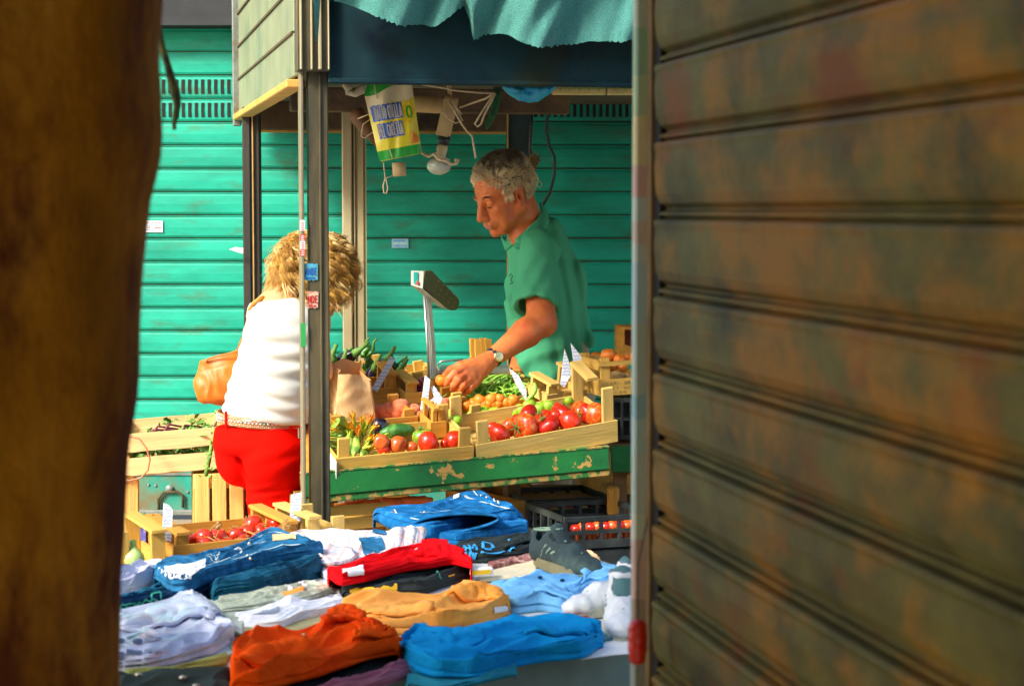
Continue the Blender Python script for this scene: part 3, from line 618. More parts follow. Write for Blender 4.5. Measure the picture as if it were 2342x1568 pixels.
m_egg = mat('dark_eggplant_skin', (.012,.006,.014), .15, .3, 6, bump=0, spec=.7, coat=.5)
m_pep = mat('green_pepper_skin', (.035,.16,.008), .3, .35, 14, bump=.05, col2=(.14,.26,.02), c2=(.55,.75), c2scale=9, coat=.2)
m_zuc = mat('dark_zucchini_skin', (.03,.13,.02), .35, .3, 10, (1,1,.15), .1, col2=(.10,.28,.05), c2=(.5,.65), c2scale=40)
m_on = mat('red_onion_skin', (.18,.02,.05), .3, .4, 12, (1,1,.2), .1, coat=.2)
m_car = mat('carrot_skin', (.75,.14,.015), .6, .25, 60, bump=.3, col2=(.5,.07,.01), c2=(.5,.7), c2scale=25)
m_orr = mat('orange_peel', (.80,.22,.015), .4, .12, 30, bump=.25, bscale=300, coat=.1)
m_mel = mat('beige_melon_rind', (.62,.45,.18), .7, .2, 40, bump=.5, bscale=120)
def tomato_me(name, m, lob=.05, fl=.82, stem=True, seed=0):
    def f(q):
        a = math.atan2(q.y, q.x); rr = math.hypot(q.x, q.y)
        s = 1+lob*math.cos(5*a+seed)*min(1, rr)*(.5+.5*q.z) ; z = q.z*fl
        if q.z > .6: z -= (q.z-.6)*.55*(1-rr)*1.6
        return Vector((q.x*s, q.y*s, z))
    V, Fs = ICO[3]; q = MB(); q.add([f(Vector(v)) for v in V], Fs); o = q.build(name, m, None, True)
    return o
def calyx(parent, s=1, m=None, dry=False):
    q = MB()
    for k in range(6):
        a = k*1.05+.3; q.tube([(0,0,.74), (.18*math.cos(a), .18*math.sin(a), .80), (.42*math.cos(a), .42*math.sin(a), .84+.05*math.sin(k*7)), (.58*math.cos(a), .58*math.sin(a), .9)], [.05, .05, .035, .01], 5)
    q.tube([(0,0,.7), (.03,.02,.9), (.12,.03,1.08)], [.06,.05,.05], 6); return q.build('stem', m or m_stem, parent, True)
# prototypes: the first placed one is the prototype itself
protos = {}
def placed(key, make, c, r, label, cat, group, R3=None, nm=None):
    c = Vector(c)
    Mx = Matrix.Translation(c) @ (R3 or (rot('Z', random.uniform(0, 6.28)) @ rot('X', random.uniform(-.7, .7)))) @ Matrix.Scale(r, 4)
    if key not in protos:
        o = make(); protos[key] = o; o.matrix_world = Mx; return tag(o, label, cat, group)
    o = dup(protos[key], Mx, label, group); o['category'] = cat; return o
def mk_tom(m=m_tom, lob=.05, fl=.82, name='tomato', st=True, sd_=0, dry=False):
    def f():
        o = tomato_me(name, m, lob, fl, seed=sd_)
        if st: calyx(o, 1, m_dry if dry else m_stem)
        return o
    return f
def up(tilt=.5): return rot('Z', random.uniform(0, 6.28)) @ rot('X', random.uniform(-tilt, tilt))
def dpx(l): return [(1036.8+a*.2334, 731.9+b*.2334, r*.2334) for a, b, r in l]
toms = dpx([(450,1130,112),(700,1052,128),(930,1035,103),(1142,1000,103),(1385,925,105),(740,935,98),(885,965,90),(560,1045,85),(1075,935,92),(1050,890,80),(1225,905,88),(1290,915,88),(385,1060,62),(1240,875,80),(620,1000,70),(990,950,80)])
for k, (x, y, r) in enumerate(toms):
    fr = max(0, min(1, ((1000-(x-1100)*.16)-y)/45)); Y = 5.79+.06*(x-1100)/300*1.6+.16*fr; Y = min(Y, 6.02)
    placed('tomA%d' % (k % 6), mk_tom([m_tom, m_tomo, m_tomd][k % 3], lob=.03+.03*(k % 4), fl=.74+.05*(k % 4), sd_=k), P(x, y, Y), 1.17*r/FPX*Y, 'big red tomato lying in the crate at the front right of the table', 'tomato', 'tomatoes in the front right crate', R3=rot('Z', random.uniform(0,6)) @ rot('X', random.choice((-1,1))*random.uniform(.6, 2.2)))
def c1(a, b, r=0): return (731.9+a*.2334, 731.9+b*.2334, r*.2334)
mix = [(600,1195,82,'o','orange red tomato beside the squash flowers'),(765,1222,92,'o','brownish oval tomato in the middle of the mixed front left crate'),(1065,1200,120,'r','large round red tomato left of the corner post in the mixed crate'),(1315,1172,95,'r','bright red tomato in the right corner of the mixed crate'),(625,1262,70,'r','small dark red tomato below the orange red one'),(1005,1140,108,'g','green and yellow unripe tomato behind the large red one'),(900,1245,60,'o','half hidden orange tomato at the board of the mixed crate'),(1235,1210,60,'r','half hidden red tomato between two bigger ones in the mixed crate')]
m_tg = mat('green_yellow_tomato_skin', (.10,.27,.02), .25, .3, 8, bump=.02, col2=(.62,.42,.03), c2=(.5,.62), c2scale=4, coat=.3)
for k, (a, b, r, c, lab) in enumerate(mix):
    x, y, r = c1(a, b, r); Y = 5.69+.08*(x-860)/200+(.07 if c == 'g' else 0)
    placed('mix'+c+str(k), mk_tom({'o': m_tom2, 'r': m_tom, 'g': m_tg}[c], .03, 1.0 if c == 'o' else .88, st=(c == 'g'), sd_=k), P(x, y, Y), r/FPX*Y, lab, 'tomato', None, R3=rot('Z', k) @ rot('X', .2 if c == 'g' else random.uniform(1, 2.2)))
def veg(name, pts, rad, m, label, cat, group=None, n=10, tip=None, tm=None):
    pts = [Vector(p) for p in pts]; c = pts[0].copy(); o = empty(name, c, label, cat, group) if tip else None
    q = MB(); q.tube([p-c for p in pts], rad, n)
    if tip:
        q.build('fruit', m, o, True); q = MB(); q.tube([Vector(p)-c for p in tip[0]], tip[1], 8); q.build('stem', tm or m_stem, o, True); return o
    o = q.build(name, m, None, True); o.location = c; return tag(o, label, cat, group)
def curve_pts(a, b, bend, n=9, ax=(0,0,1)):
    a, b, ax = Vector(a), Vector(b), Vector(ax); return [a.lerp(b, i/(n-1))+ax*bend*math.sin(PI*i/(n-1)) for i in range(n)]
def prof(n, r, e=.35): return [r*max(.12, math.sin(PI*min(1, max(0, (i/(n-1))*.94+.03)))**e) for i in range(n)]
a = c1(590,1120); b = c1(690,1090); veg('zucchini', curve_pts(P(870,993,5.83), P(948,984,5.86), .006), prof(9, .021), m_zuc, 'dark green striped zucchini lying behind the tomatoes of the mixed crate', 'zucchini')
veg('cucumber', curve_pts(P(868,985,5.88), P(905,978,5.9), .005), prof(9, .014), m_pep, 'short green cucumber with yellow end behind the mixed tomatoes', 'cucumber')
o = placed('egp', lambda: tomato_me('eggplant', m_egg, .02, 1.3), P(868, 978, 5.86), .028, 'dark purple eggplant lying at the foot of the paper bag', 'eggplant', None)
# squash flowers
m_pet = [mat('yellow_petal', (.80,.42,.01), .6, .3, 30, (1,1,.2), .2, sss=.1), mat('orange_petal', (.80,.22,.01), .6, .35, 30, (1,1,.2), .2, sss=.1), mat('green_yellow_petal', (.42,.50,.03), .6, .35, 30, (1,1,.2), .2)]
m_cal = mat('green_flower_base', (.16,.33,.03), .6, .4, 30, (1,1,.2), .3, col2=(.45,.55,.08), c2=(.5,.62), c2scale=60)
def mk_flower(i):
    def f():
        e = empty('squash_flower')
        q = MB(); rr = random.Random(i)
        for k in range(5):
            a0 = k*1.2566; op = rr.uniform(.04, .30)
            def pf_(u, v, a0=a0, op=op):
                w = (.24*math.sin(PI*min(1, u*1.05)*.9)+.03)*(v-.5)*2; rad_ = .10+op*u*u+.05*math.cos((v-.5)*6)*u
                a = a0+w/(.16+.3*u)+.5*u; return Vector((rad_*math.cos(a), rad_*math.sin(a), .25+u*1.25+.05*math.sin(v*9+k)))
            q.grid(pf_, 8, 5)
        q.build('petals', m_pet[i % 3], e, True)
        q = MB(); q.lathe([(0,-.35),(.05,-.35),(.06,-.05),(.11,.05),(.15,.28),(.13,.5),(.05,.55)], 10)
        for k in range(5):
            a = k*1.25; q.tube([(.12*math.cos(a), .12*math.sin(a), .15), (.2*math.cos(a), .2*math.sin(a), .45), (.17*math.cos(a), .17*math.sin(a), .95)], [.04, .05, .01], 5)
        q.build('flower_base', m_cal, e, True); return e
    return f
fl = [(240,1040,-.9),(300,1030,-1.2),(200,1080,-1.35),(260,1090,-1.1),(150,1130,-1.5),(210,1140,-1.3),(320,1060,-.8),(130,1180,-1.4),(400,1060,.2),(450,1050,.5),(420,1120,.1),(480,1100,.7),(350,1110,-.2),(380,1180,.1),(300,1200,.15),(440,1190,.6),(500,1230,1.2),(530,1290,1.6),(360,1270,.9),(420,1260,1.2),(480,1180,.9),(160,1220,-1.6),(540,1150,1.0),(350,1040,0)]
for k, (a, b, an) in enumerate(fl):
    x, y, _ = c1(a, b); Y = 5.70+.06*(1290-b)/250+random.uniform(-.01,.01)
    Rm = rot('Y', an+random.uniform(-.2,.2)) @ rot('X', random.uniform(.2, .8)) @ rot('Z', random.uniform(0,6))
    placed('flw%d' % (k % 4), mk_flower(k % 4), P(x, y+6, Y), random.uniform(.030, .040), 'orange yellow squash flower in the bunch at the left end of the front left crate', 'flower', 'squash flowers in the mixed crate', R3=Rm, nm='squash_flower')
lf = [(260,1330,280,1110,'r'),(330,1340,350,1130,'r'),(250,1200,170,980,'r'),(150,1050,160,960,'l'),(300,1330,230,1160,'l'),(400,1330,480,1230,'r'),(200,1010,250,960,'l')]
for k, (xa, ya, xb, yb, _) in enumerate(lf):
    a = c1(xa, ya); b = c1(xb, yb); A_ = P(a[0], a[1], 5.665+.002*k if k != 2 else 5.76); B_ = P(b[0], b[1], 5.70+.003*k if k not in (2,3,6) else 5.80); d_ = (B_-A_)
    side = d_.cross(Vector((0,1,0))).normalized()
    q = MB(); q.grid(lambda u, v: d_*u+side*((v-.5)*.030*math.sin(PI*min(.97, u*.9+.06)))+Vector((0, -.008*math.cos((v-.5)*3)-.006*math.sin(u*5), 0)), 10, 6)
    o = q.build('squash_leaf', m_cal, None, True); o.location = A_; tag(o, 'pale green pointed leaf among the squash flowers', 'leaf', 'leaves among the squash flowers')
# peaches, limes, apricots, beans, onions
def fill(key, make, l, Yf, label, cat, group):
    for k, (x, y, r, *rest) in enumerate(l): r = r*(1.2 if key != 'oni' else 1); placed(key+str(k % 2), make, P(x, y-(7 if key == 'apr' else 2), rest[0] if rest else Yf), r/FPX*Yf, label, cat, group)
fill('pea', mk_tom(m_pea, .0, .95, 'peach', False), [(870,941,17),(890,938,15),(916,932,18,),(858,948,16),(905,946,15),(930,945,15),(880,951,15),(843,946,15),(775,948,15),(800,946,15),(948,938,12),(925,955,12)], 6.06, 'blushed peach in the crate behind the brown paper bag', 'peach', 'peaches behind the paper bag')
fill('lim', mk_tom(m_lime, .0, 1.05, 'lime', False), [(1102,948,17),(1118,955,14),(1141,958,15),(1130,945,12),(1158,950,13),(1178,944,14),(1211,929,13),(1190,940,13),(1235,935,13),(1085,950,15),(1037,951,14,5.95),(1043,962,12,5.93),(1168,957,12),(1128,960,13),(1217,940,13),(1255,930,13),(1300,917,8,6.06),(1098,962,12)], 6.03, 'light green lime in the crate behind the big tomatoes', 'lime', 'limes behind the big tomatoes')
fill('apr', mk_tom(m_apr, .0, 1.0, 'apricot', False), dpx([(130,860,55),(260,810,52),(240,860,48),(375,800,55),(345,845,48),(455,795,45),(590,805,48),(300,850,48),(440,845,46),(400,840,45),(200,840,45),(520,830,42),(60,850,40),(10,830,45),(560,835,40),(180,870,40)]), 6.13, 'orange apricot in the crate in front of the green beans', 'apricot', 'apricots before the green beans')
fill('apr2', mk_tom(m_pea, .0, 1.0, 'nectarine', False), [(1012,930,16),(1026,926,16),(1040,930,14),(1003,940,14),(978,945,12,6.02),(965,950,10,6.02),(1000,955,12,5.95)], 6.1, 'dark red nectarine beside the white price tags in the middle', 'nectarine', 'nectarines by the middle price tags')
fill('oni', mk_tom(m_on, .0, .9, 'red_onion', False), [(957,880,15),(965,895,14),(950,895,13),(968,872,12),(920,905,14),(935,900,13),(880,912,12),(900,910,12),(780,912,14),(810,912,14)], 6.24, 'dark red onion in the crate beside the weighing scale', 'onion', 'red onions by the scale')
def mk_bean(i):
    def f():
        rr = random.Random(i*7+1); b1 = rr.uniform(-.5,.5); b2 = rr.uniform(-.25,.25)
        pts = [(u*2-1, b1*math.sin(PI*u), b2*math.sin(2*PI*u)) for u in [k/12 for k in range(13)]]
        q = MB(); q.tube(pts, [.012]+[.045, .06, .066, .06, .07, .062, .07, .06, .066, .055, .035]+[.006], 7); return q.build('green_bean', m_bean, None, True)
    return f
for k in range(210):
    x = random.uniform(1012, 1225); yb = 908-(x-1010)*.05; t_ = random.random(); y = yb-4-40*t_*math.sin(PI*min(1,max(.08,(x-1000)/225)))**.5+random.uniform(-3,3)
    Y = 6.22+.18*t_
    Rm = rot('Z', random.uniform(0, 6.28)) @ rot('Y', random.uniform(-.45, .45)) @ rot('X', random.uniform(0,6))
    placed('bean%d' % (k % 6), mk_bean(k % 6), P(x, y+6, Y), random.uniform(.042, .058), 'long green bean in the heap below the hand of the man', 'green bean', 'green beans in the heap', R3=Rm)
veg('bean_pod', curve_pts(P(1205,915,6.12), P(1222,875,6.14), .012, ax=(1,0,0)), prof(9, .008), m_bean, 'single broad green pod standing right of the bean heap', 'bean')
# eggplants and peppers at the back left
egg = [((757,900),(760,822),.030,'tall dark eggplant standing right behind the grey post'),((768,842),(815,806),.026,'dark eggplant lying on top above the paper bag'),((882,856),(890,822),.032,'round dark eggplant behind the slanted thin price tag'),((903,876),(915,848),.026,'dark eggplant at the right end of the pepper heap'),((850,870),(858,840),.024,'dark eggplant half hidden between the green peppers'),((800,870),(790,830),.028,'dark eggplant hidden behind the paper bag')]
for (a, b, r, lab) in egg:
    A_ = P(*a, 6.42); B_ = P(*b, 6.38); d_ = (B_-A_).normalized()
    pts = curve_pts(A_, B_, .004); veg('eggplant', pts, [r*k for k in (.45,.85,1.05,1.1,1.05,.95,.8,.62,.35)], m_egg, lab, 'eggplant', n=14, tip=([B_-d_*.01, B_+d_*.008, B_+d_*.02, B_+d_*.04+Vector((.012,0,.012))], [r*.62, r*.5, .008, .006]))
pep = [((852,885),(848,800),.022,'upright twisted green pepper in front of the shutter','tall'),((858,868),(835,835),.020,'curled green pepper above the paper bag',''),((835,838),(880,850),.018,'bent green pepper beside the upright one',''),((870,900),(905,845),.018,'green pepper under the thin price tag',''),((830,815),(842,790),.012,'green pepper stalk curling up left of the upright pepper',''),((905,855),(925,832),.012,'small green pepper with yellow tip at the right of the heap',''),((770,825),(790,810),.013,'small green stalk end beside the grey post',''),((862,905),(885,892),.016,'yellowish green pepper low in the heap',''),((840,862),(870,875),.018,'fat green pepper behind the paper bag top','')]
for (a, b, r, lab, _) in pep:
    A_ = P(*a, 6.43); B_ = P(*b, 6.41); d_ = (B_-A_)
    pts = [A_.lerp(B_, i/9)+Vector((.010*math.sin(i*1.1+a[0]), -.004*math.sin(i), .006*math.cos(i*.9))) for i in range(10)]
    veg('green_pepper', pts, [r*k for k in (.25,.7,.95,1,.95,.8,.6,.4,.3,.22)], m_pep, lab, 'pepper', n=12, tip=([pts[-1], pts[-1]+d_*.1+Vector((0,0,.012)), pts[-1]+d_*.15+Vector((.012,0,.022))], [r*.22, .004, .003]))
# ---------------------------------------------------------------- paper bag
m_bag = mat('brown_kraft_paper', (.70,.44,.19), .8, .15, 9, bump=.5, bscale=22, col2=(.60,.34,.15), c2=(.5,.65), c2scale=6)
BA = P(766, 984, 5.93); BB = P(862, 975, 5.99); bagM = frame(BA, BB-BA) @ rot('X', .06); bw_ = (BB-BA).length; bh = .205
be = empty('paper_bag', label='open brown paper bag standing between the crates', cat='bag', mat=bagM)
def bag(inner):
    ins = .003 if inner else 0
    def f(u, v):
        s = u*4; k = int(s) % 4; t_ = s-int(s) if u < 1 else 0
        d_ = .075; w_ = bw_*(1-.22*v); x0 = (.0+.10*v)*bw_*1.0
        c = [(x0+ins, ins), (x0+w_-ins, ins), (x0+w_-ins, d_-ins), (x0+ins, d_-ins)]
        if k >= 4: k = 0
        a, b = c[k], c[(k+1) % 4]; x = a[0]+(b[0]-a[0])*t_; y = a[1]+(b[1]-a[1])*t_
        y += (.018*math.sin(PI*t_)*v if k in (1,3) else 0)*0
        if k == 1: x -= .018*math.sin(PI*t_)*v
        if k == 3: x += .018*math.sin(PI*t_)*v
        if k == 0: y -= .010*math.sin(PI*t_)*(1-v*.5)+.008*v*math.sin(PI*2*t_); 
        n_ = .0035*noise.noise(Vector((u*14, v*6, 2)))+.002*noise.noise(Vector((u*40, v*22, 5)))
        top = bh*(.86+.10*math.sin(u*2*PI*1-1.9)+.03*math.sin(u*37))
        if k == 2: top = bh*(1.0-.2*abs(t_-.55))
        if k == 0: top = bh*(.82-.13*t_+.05*math.sin(PI*t_))
        if k == 1: top = bh*(.70+.28*t_)
        if k == 3: top = bh*(.92-.10*t_)
        return Vector((x+n_, y+n_*1.3, top*v))
    return f
q = MB(); q.grid(bag(False), 64, 22); q.build('bag_wall', m_bag, be, True)
m_bag2 = mat('warm_paper_lining', (.66,.30,.10), .8, .15, 9, bump=.2); q = MB(); q.grid(bag(True), 64, 22); q.build('lining', m_bag2, be, True)
# ---------------------------------------------------------------- price tags
m_card = mat('white_price_card', (.72,.76,.80), .7, .06, 12, bump=.05)
def ptag(pts, Y, label, dy=0.0, lines=4, seed=0):
    rr = random.Random(seed); w3 = [P(x, y, Y+dy*(y-pts[0][1])/50) for x, y in pts]; c = sum(w3, Vector())/len(w3)
    q = MB(); q.prism([p-c for p in w3], (0, .0016, 0)); o = q.build('price_tag', m_card); o.location = c; tag(o, label, 'price tag')
    ys = sorted(pts, key=lambda p: p[1]); y0, y1 = ys[0][1], ys[-1][1]
    q = MB()
    def span(y):
        xs = []
        for i in range(len(pts)):
            a, b = pts[i], pts[(i+1) % len(pts)]
            if (a[1]-y)*(b[1]-y) < 0: xs.append(a[0]+(b[0]-a[0])*(y-a[1])/(b[1]-a[1]))
        return (min(xs), max(xs)) if len(xs) > 1 else None
    n = max(3, int((y1-y0)/8))
    for k in range(n):
        y = y0+(y1-y0)*(k+.8)/(n+.6); s = span(y)
        if not s or s[1]-s[0] < 5: continue
        x0, x1 = s[0]+1.5, s[1]-1.5; m_ = max(3, int((x1-x0)/1.6)); g_ = []
        for i in range(m_+1): g_.append(P(x0+(x1-x0)*i/m_, y+rr.uniform(-2.6, 2.6), Y+dy*(y-pts[0][1])/50)-c+Vector((0,-.0012,0)))
        if rr.random() < .85: ribbon(q, g_, .0016, (0,-1,0))
    if q.v: q.build('handwriting', m_blueink, o)
    return o
ptag([(893,814),(905,821),(863,896),(850,889)], 6.2, 'thin slanted price tag leaning against the peppers', seed=1)
ptag([(972,858),(984,868),(976,941),(961,936)], 6.02, 'narrow upright price tag in front of the scale column', seed=2)
ptag([(979,919),(1003,900),(1011,906),(976,940)], 6.0, 'small price tag leaning right over the peaches', seed=3)
ptag([(984,885),(993,882),(1012,910),(1004,930),(990,900)], 6.03, 'small bent price tag behind the leaning one', seed=4)
ptag([(1164,842),(1186,858),(1204,893),(1204,917),(1182,882)], 6.2, 'curved price tag stuck in the green beans', seed=5)
ptag([(1291,797),(1302,830),(1307,856),(1290,886),(1281,878)], 6.16, 'pointed price tag, the left one of the two below the shirt', seed=6)
ptag([(1305,784),(1329,814),(1333,863),(1333,914),(1318,914),(1311,825)], 6.14, 'tall white price tag right of the pointed one', seed=7)
# ---------------------------------------------------------------- weighing scale on its own small table behind
m_scale = mat('white_enamel', (.62,.64,.56), .3, .08, 8, bump=.05, spec=.5, coat=.2); m_sback = mat('olive_plastic', (.12,.12,.035), .5, .15, 9, bump=.1); m_steel = mat('brushed_steel', (.45,.46,.42), .3, .2, 20, (.1,1,1), .1, metal=.8)
sc0 = P(1050, 888, 6.55); sc0 = Vector(sc0); se = empty('weighing_scale', sc0, 'white market weighing scale with tall column and tilted display head', 'scale')
def sp(x, y, Y=6.55): return P(x, y, Y)-sc0
q = MB(); A_ = sp(1003, 888); B_ = sp(1160, 860); q.box(((A_.x+B_.x)/2, .0, .02), (B_.x-A_.x, .16, .05), bev=.01); q.build('body', m_scale, se)
q = MB(); q.box(((A_.x+B_.x)/2+.005, .0, .062), (B_.x-A_.x+.01, .18, .022), bev=.006); q.build('weighing_pan', m_steel, se)
q = MB(); q.tube([sp(1000,860,6.5), sp(1000,835,6.5), sp(1008,826,6.5), sp(1060,822,6.5)], .004, 6); q.build('pan_rail', m_steel, se, True)
q = MB(); q.tube([sp(990,893,6.5), sp(988,800,6.5), sp(977,672,6.5)], .012, 4); q.build('column', m_scale, se)
q = MB(); q.tube([sp(982,893,6.485), sp(979,800,6.485), sp(970,672,6.485)], .0045, 8); q.build('column_rib', m_steel, se, True)
# head: a bar whose left end faces the camera, its dark back runs down right
hd = [sp(940,619,6.42), sp(969,620,6.42), sp(967,660,6.42), sp(940,652,6.42)]
q = MB(); q.prism(hd, Vector((0, .012, 0))); q.build('display_end', m_scale, se)
dd = sp(1033,706,6.60)-sp(969,660,6.42)
q = MB(); n_ = 12; vs = []; fs = []
sec = [(973,619),(988,619),(1048,682),(1051,692),(1047,704),(1040,710),(1029,709),(1020,704),(968,655)]
q.prism([sp(x, y, 6.425+.12*(x-970)/80) for x, y in sec], Vector((-.006, .035, 0))); q.build('display_back', m_sback, se)
q = MB(); q.prism([sp(940,652,6.43), sp(967,660,6.43), sp(1025,708,6.53), sp(1000,700,6.53), sp(975,680,6.48)], Vector((0,.03,.004))); q.build('display_underside', m_scale, se)
q = MB()
for i in range(5):
    for j in range(3):
        x = 996+i*11+j*5-3; y = 652+i*9.5-j*10.5+12; q.ball(sp(x, y, 6.425+.12*(x-970)/80-.001), .0022, 1)
q.build('vent_dots', m_alu, se)
q = MB(); q.prism([sp(946,622,6.418), sp(956,622,6.418), sp(956,651,6.418), sp(946,648,6.418)], Vector((0,-.0015,0))); q.build('screen', mat('teal_screen', (.02,.35,.28), .3, .2, 30, bump=0), se)
q = MB(); q.prism([sp(952,643,6.416), sp(957,643,6.416), sp(957,651,6.416), sp(952,650,6.416)], Vector((0,-.0015,0))); q.build('red_label', m_redink, se)
rt = empty('rear_table', label='low dark wooden table carrying the scale behind the crates', cat='table'); rt.location = (-.42, 6.62, 0)
zt_ = sc0.z-.008
q = MB(); q.box((0, 0, zt_-.015), (1.0, .36, .03), bev=.003); q.build('top', M['wdark'], rt)
for x in (-.46, .46):
    for y in (-.14, .14): q = MB(); q.box((x, y, (zt_-.03)/2), (.045, .045, zt_-.03)); q.build('leg', M['wdark'], rt)
# ---------------------------------------------------------------- the man behind the table
def skin_mat(name, c, c2, c3):
    m = mat(name, c, .5, .14, 30, bump=.25, bscale=260, col2=c2, c2=(.42,.68), c2scale=13, col3=c3, c3=(.6,.8), c3scale=60, sss=.22, spec=.4, bdist=.0015); return m
m_skin = skin_mat('weathered_tan_skin', (.68,.20,.055), (.60,.12,.035), (.40,.09,.03))
m_skinw = skin_mat('tan_skin', (.68,.33,.15), (.62,.22,.09), (.5,.2,.1))
man = empty('person', (.11, 6.72, 0), 'man in a green polo shirt leaning over the crates with an apricot in his hand', 'person')
MO = man.location.copy()
def fit(pts, pad=.05): a = np.array([list(p) for p in pts]); return a.min(0)-pad, a.max(0)+pad
# head frame
yawh, pit = R(33), R(23)
f0 = Vector((-math.cos(yawh), -math.sin(yawh), 0)); hf = f0*math.cos(pit)-Vector((0,0,1))*math.sin(pit); hu = f0*math.sin(pit)+Vector((0,0,1))*math.cos(pit); hs = hu.cross(hf)
# small roll
HC = P(1152, 446, 6.66)     # centre of the head
HM = Matrix((hf, hs, hu)).transposed()
def H(x, y, z): return HC+HM @ Vector((x, y, z))
def head(F, s=1.0, male=True):
    E = lambda c, r, k=.012, op='add': F.ell(H(*c), r, k, op, HM)
    C = lambda a, b, ra, rb, k=.01, op='add': F.cone(H(*a), H(*b), ra, rb, k, op)
    E((-.018,0,.036), (.098,.077,.086), 0); E((.035,0,.035), (.056,.062,.060), .02); E((.022,0,-.035), (.066,.060,.078), .02)
    for y in (-1, 1):
        C((-.015,.055*y,-.045), (.06,.024*y,-.098), .024, .018, .02)
        E((.052,.038*y,-.026), (.028,.022,.026), .012); E((.045,.040*y,-.066), (.026,.018,.030), .015)
        C((.082,.010*y,.026), (.078,.043*y,.020), .0095, .0085, .010)
        E((.094,.031*y,.002), (.012,.016,.012), .010, 'sub'); E((.0735,.031*y,.001), (.014,.0155,.0125), .004)
        E((.102,.013*y,-.043), (.0105,.0075,.009), .005)
        C((.093,.019*y,-.048), (.079,.040*y,-.082), .0034, .0030, .006, 'sub')
        C((.0875,.018*y,-.0085), (.081,.042*y,-.009), .0020, .0020, .004, 'sub')
    E((.072,0,-.066), (.030,.034,.028), .016); E((.074,0,-.101), (.021,.023,.019), .014)
    C((.088,0,.020), (.114,0,-.034), .0085, .0125, .010); E((.114,0,-.040), (.0125,.0115,.0105), .006)
    C((.0965,-.017,-.0665), (.0965,.017,-.0665), .0062, .0062, .006); C((.092,-.015,-.0775), (.092,.015,-.0775), .0075, .0075, .006)
    C((.104,-.021,-.0715), (.104,.021,-.0715), .0032, .0032, .003, 'sub'); C((.0975,-.014,-.088), (.0975,.014,-.088), .004, .004, .008, 'sub')
    for y in (-1, 1):
        Me = HM @ Matrix.Rotation(.28*y, 3, 'Z') @ Matrix.Rotation(-.15, 3, 'Y')
        F.ell(H(-.014,.074*y,-.004), (.020,.010,.033), .004, 'add', Me); F.ell(H(-.010,.085*y,.000), (.0115,.0065,.021), .004, 'sub', Me); F.ell(H(-.006,.078*y,-.008), (.006,.012,.008), .003, 'sub', Me)
        F.ell(H(-.005,.078*y,-.032), (.008,.006,.009), .004, 'add', Me)
def pm(x, y, Y): return P(x, y, Y)
neck0 = H(-.045,0,-.045); neck1 = pm(1212, 545, 6.70)
sh1 = pm(1232, 575, 6.55); el1 = pm(1238, 735, 6.40); wr1 = pm(1122, 822, 6.27); sh2 = pm(1232, 592, 6.82); el2 = pm(1216, 760, 6.84); wr2 = pm(1180, 852, 6.66)
lo_, hi_ = fit([H(-.13,0,.14), H(.14,0,-.1), pm(1000,905,6.08), pm(1340,905,6.9), pm(1180,360,6.9), wr2, el1], .05)
F = Field(lo_, hi_, .0033)
head(F)
F.cone(neck0, neck1, .056, .062, .02); F.cone(H(-.005,0,-.07), pm(1196,548,6.66), .036, .040, .02)
F.cone(neck1, sh1, .055, .048, .03); F.cone(neck1, sh2, .055, .048, .03)
F.cone(pm(1238,625,6.7), pm(1245,760,6.72), .070, .09, .03); F.cone(pm(1245,760,6.72), pm(1265,860,6.74), .10, .09, .03)
F.cone(sh1, el1, .050, .047, .02); 
mid = el1.lerp(wr1, .3); F.cone(el1, mid, .0435, .046, .02); F.cone(mid, wr1, .046, .0275, .015)
F.cone(el1+Vector((.012,.01,-.012)), el1.lerp(wr1, .12), .036, .034, .015)
# hand reaching down to the left with an apricot
K = [pm(1060, 842, 6.17), pm(1063, 856, 6.165), pm(1072, 868, 6.17), pm(1084, 878, 6.185)]   # knuckles index..little
w0 = wr1
F.cone(w0, w0.lerp(K[1], .35), .027, .026, .012)
for k in K: F.cone(w0.lerp(k, .25), k, .023, .0150, .012)
F.cone(w0.lerp(K[1], .5)+Vector((0,.012,-.006)), pm(1066,866,6.20), .022, .020, .01)
F.cone(w0.lerp(K[0], .6)+Vector((0,.006,-.008)), pm(1040,862,6.165), .018, .014, .008)
fing = [[K[0], pm(1041,852,6.14), pm(1028,864,6.135), pm(1020,877,6.145)], [K[1], pm(1048,868,6.13), pm(1039,880,6.135), pm(1034,889,6.16)],
        [K[2], pm(1059,880,6.135), pm(1052,890,6.145), pm(1047,895,6.17)], [K[3], pm(1074,888,6.15), pm(1067,895,6.165), pm(1062,897,6.19)]]
rads = [(.0140,.0125,.0112,.0098), (.0140,.0125,.0112,.0098), (.0132,.0118,.0105,.0092), (.0118,.0105,.0095,.0085)]
for fg, rr in zip(fing, rads):
    for i in range(3): F.cone(fg[i], fg[i+1], rr[i], rr[i+1], .0028)
th = [w0.lerp(K[0], .35)+Vector((-.0,.012,.004)), pm(1052,836,6.20), pm(1030,846,6.19), pm(1016,858,6.17)]
for i, (a, b) in enumerate(((.017,.0145), (.0145,.012), (.012,.009))): F.cone(th[i], th[i+1], a, b, .004)
# tendons and veins on the back of the hand and forearm
for k in K: F.cone(w0.lerp(k, .3)+Vector((-.004,-.018,.010)), k+Vector((-.002,-.008,.006)), .003, .004, .006)
F.cone(el1.lerp(wr1,.35)+Vector((-.03,-.03,.015)), wr1+Vector((-.004,-.022,.016)), .003, .003, .008)
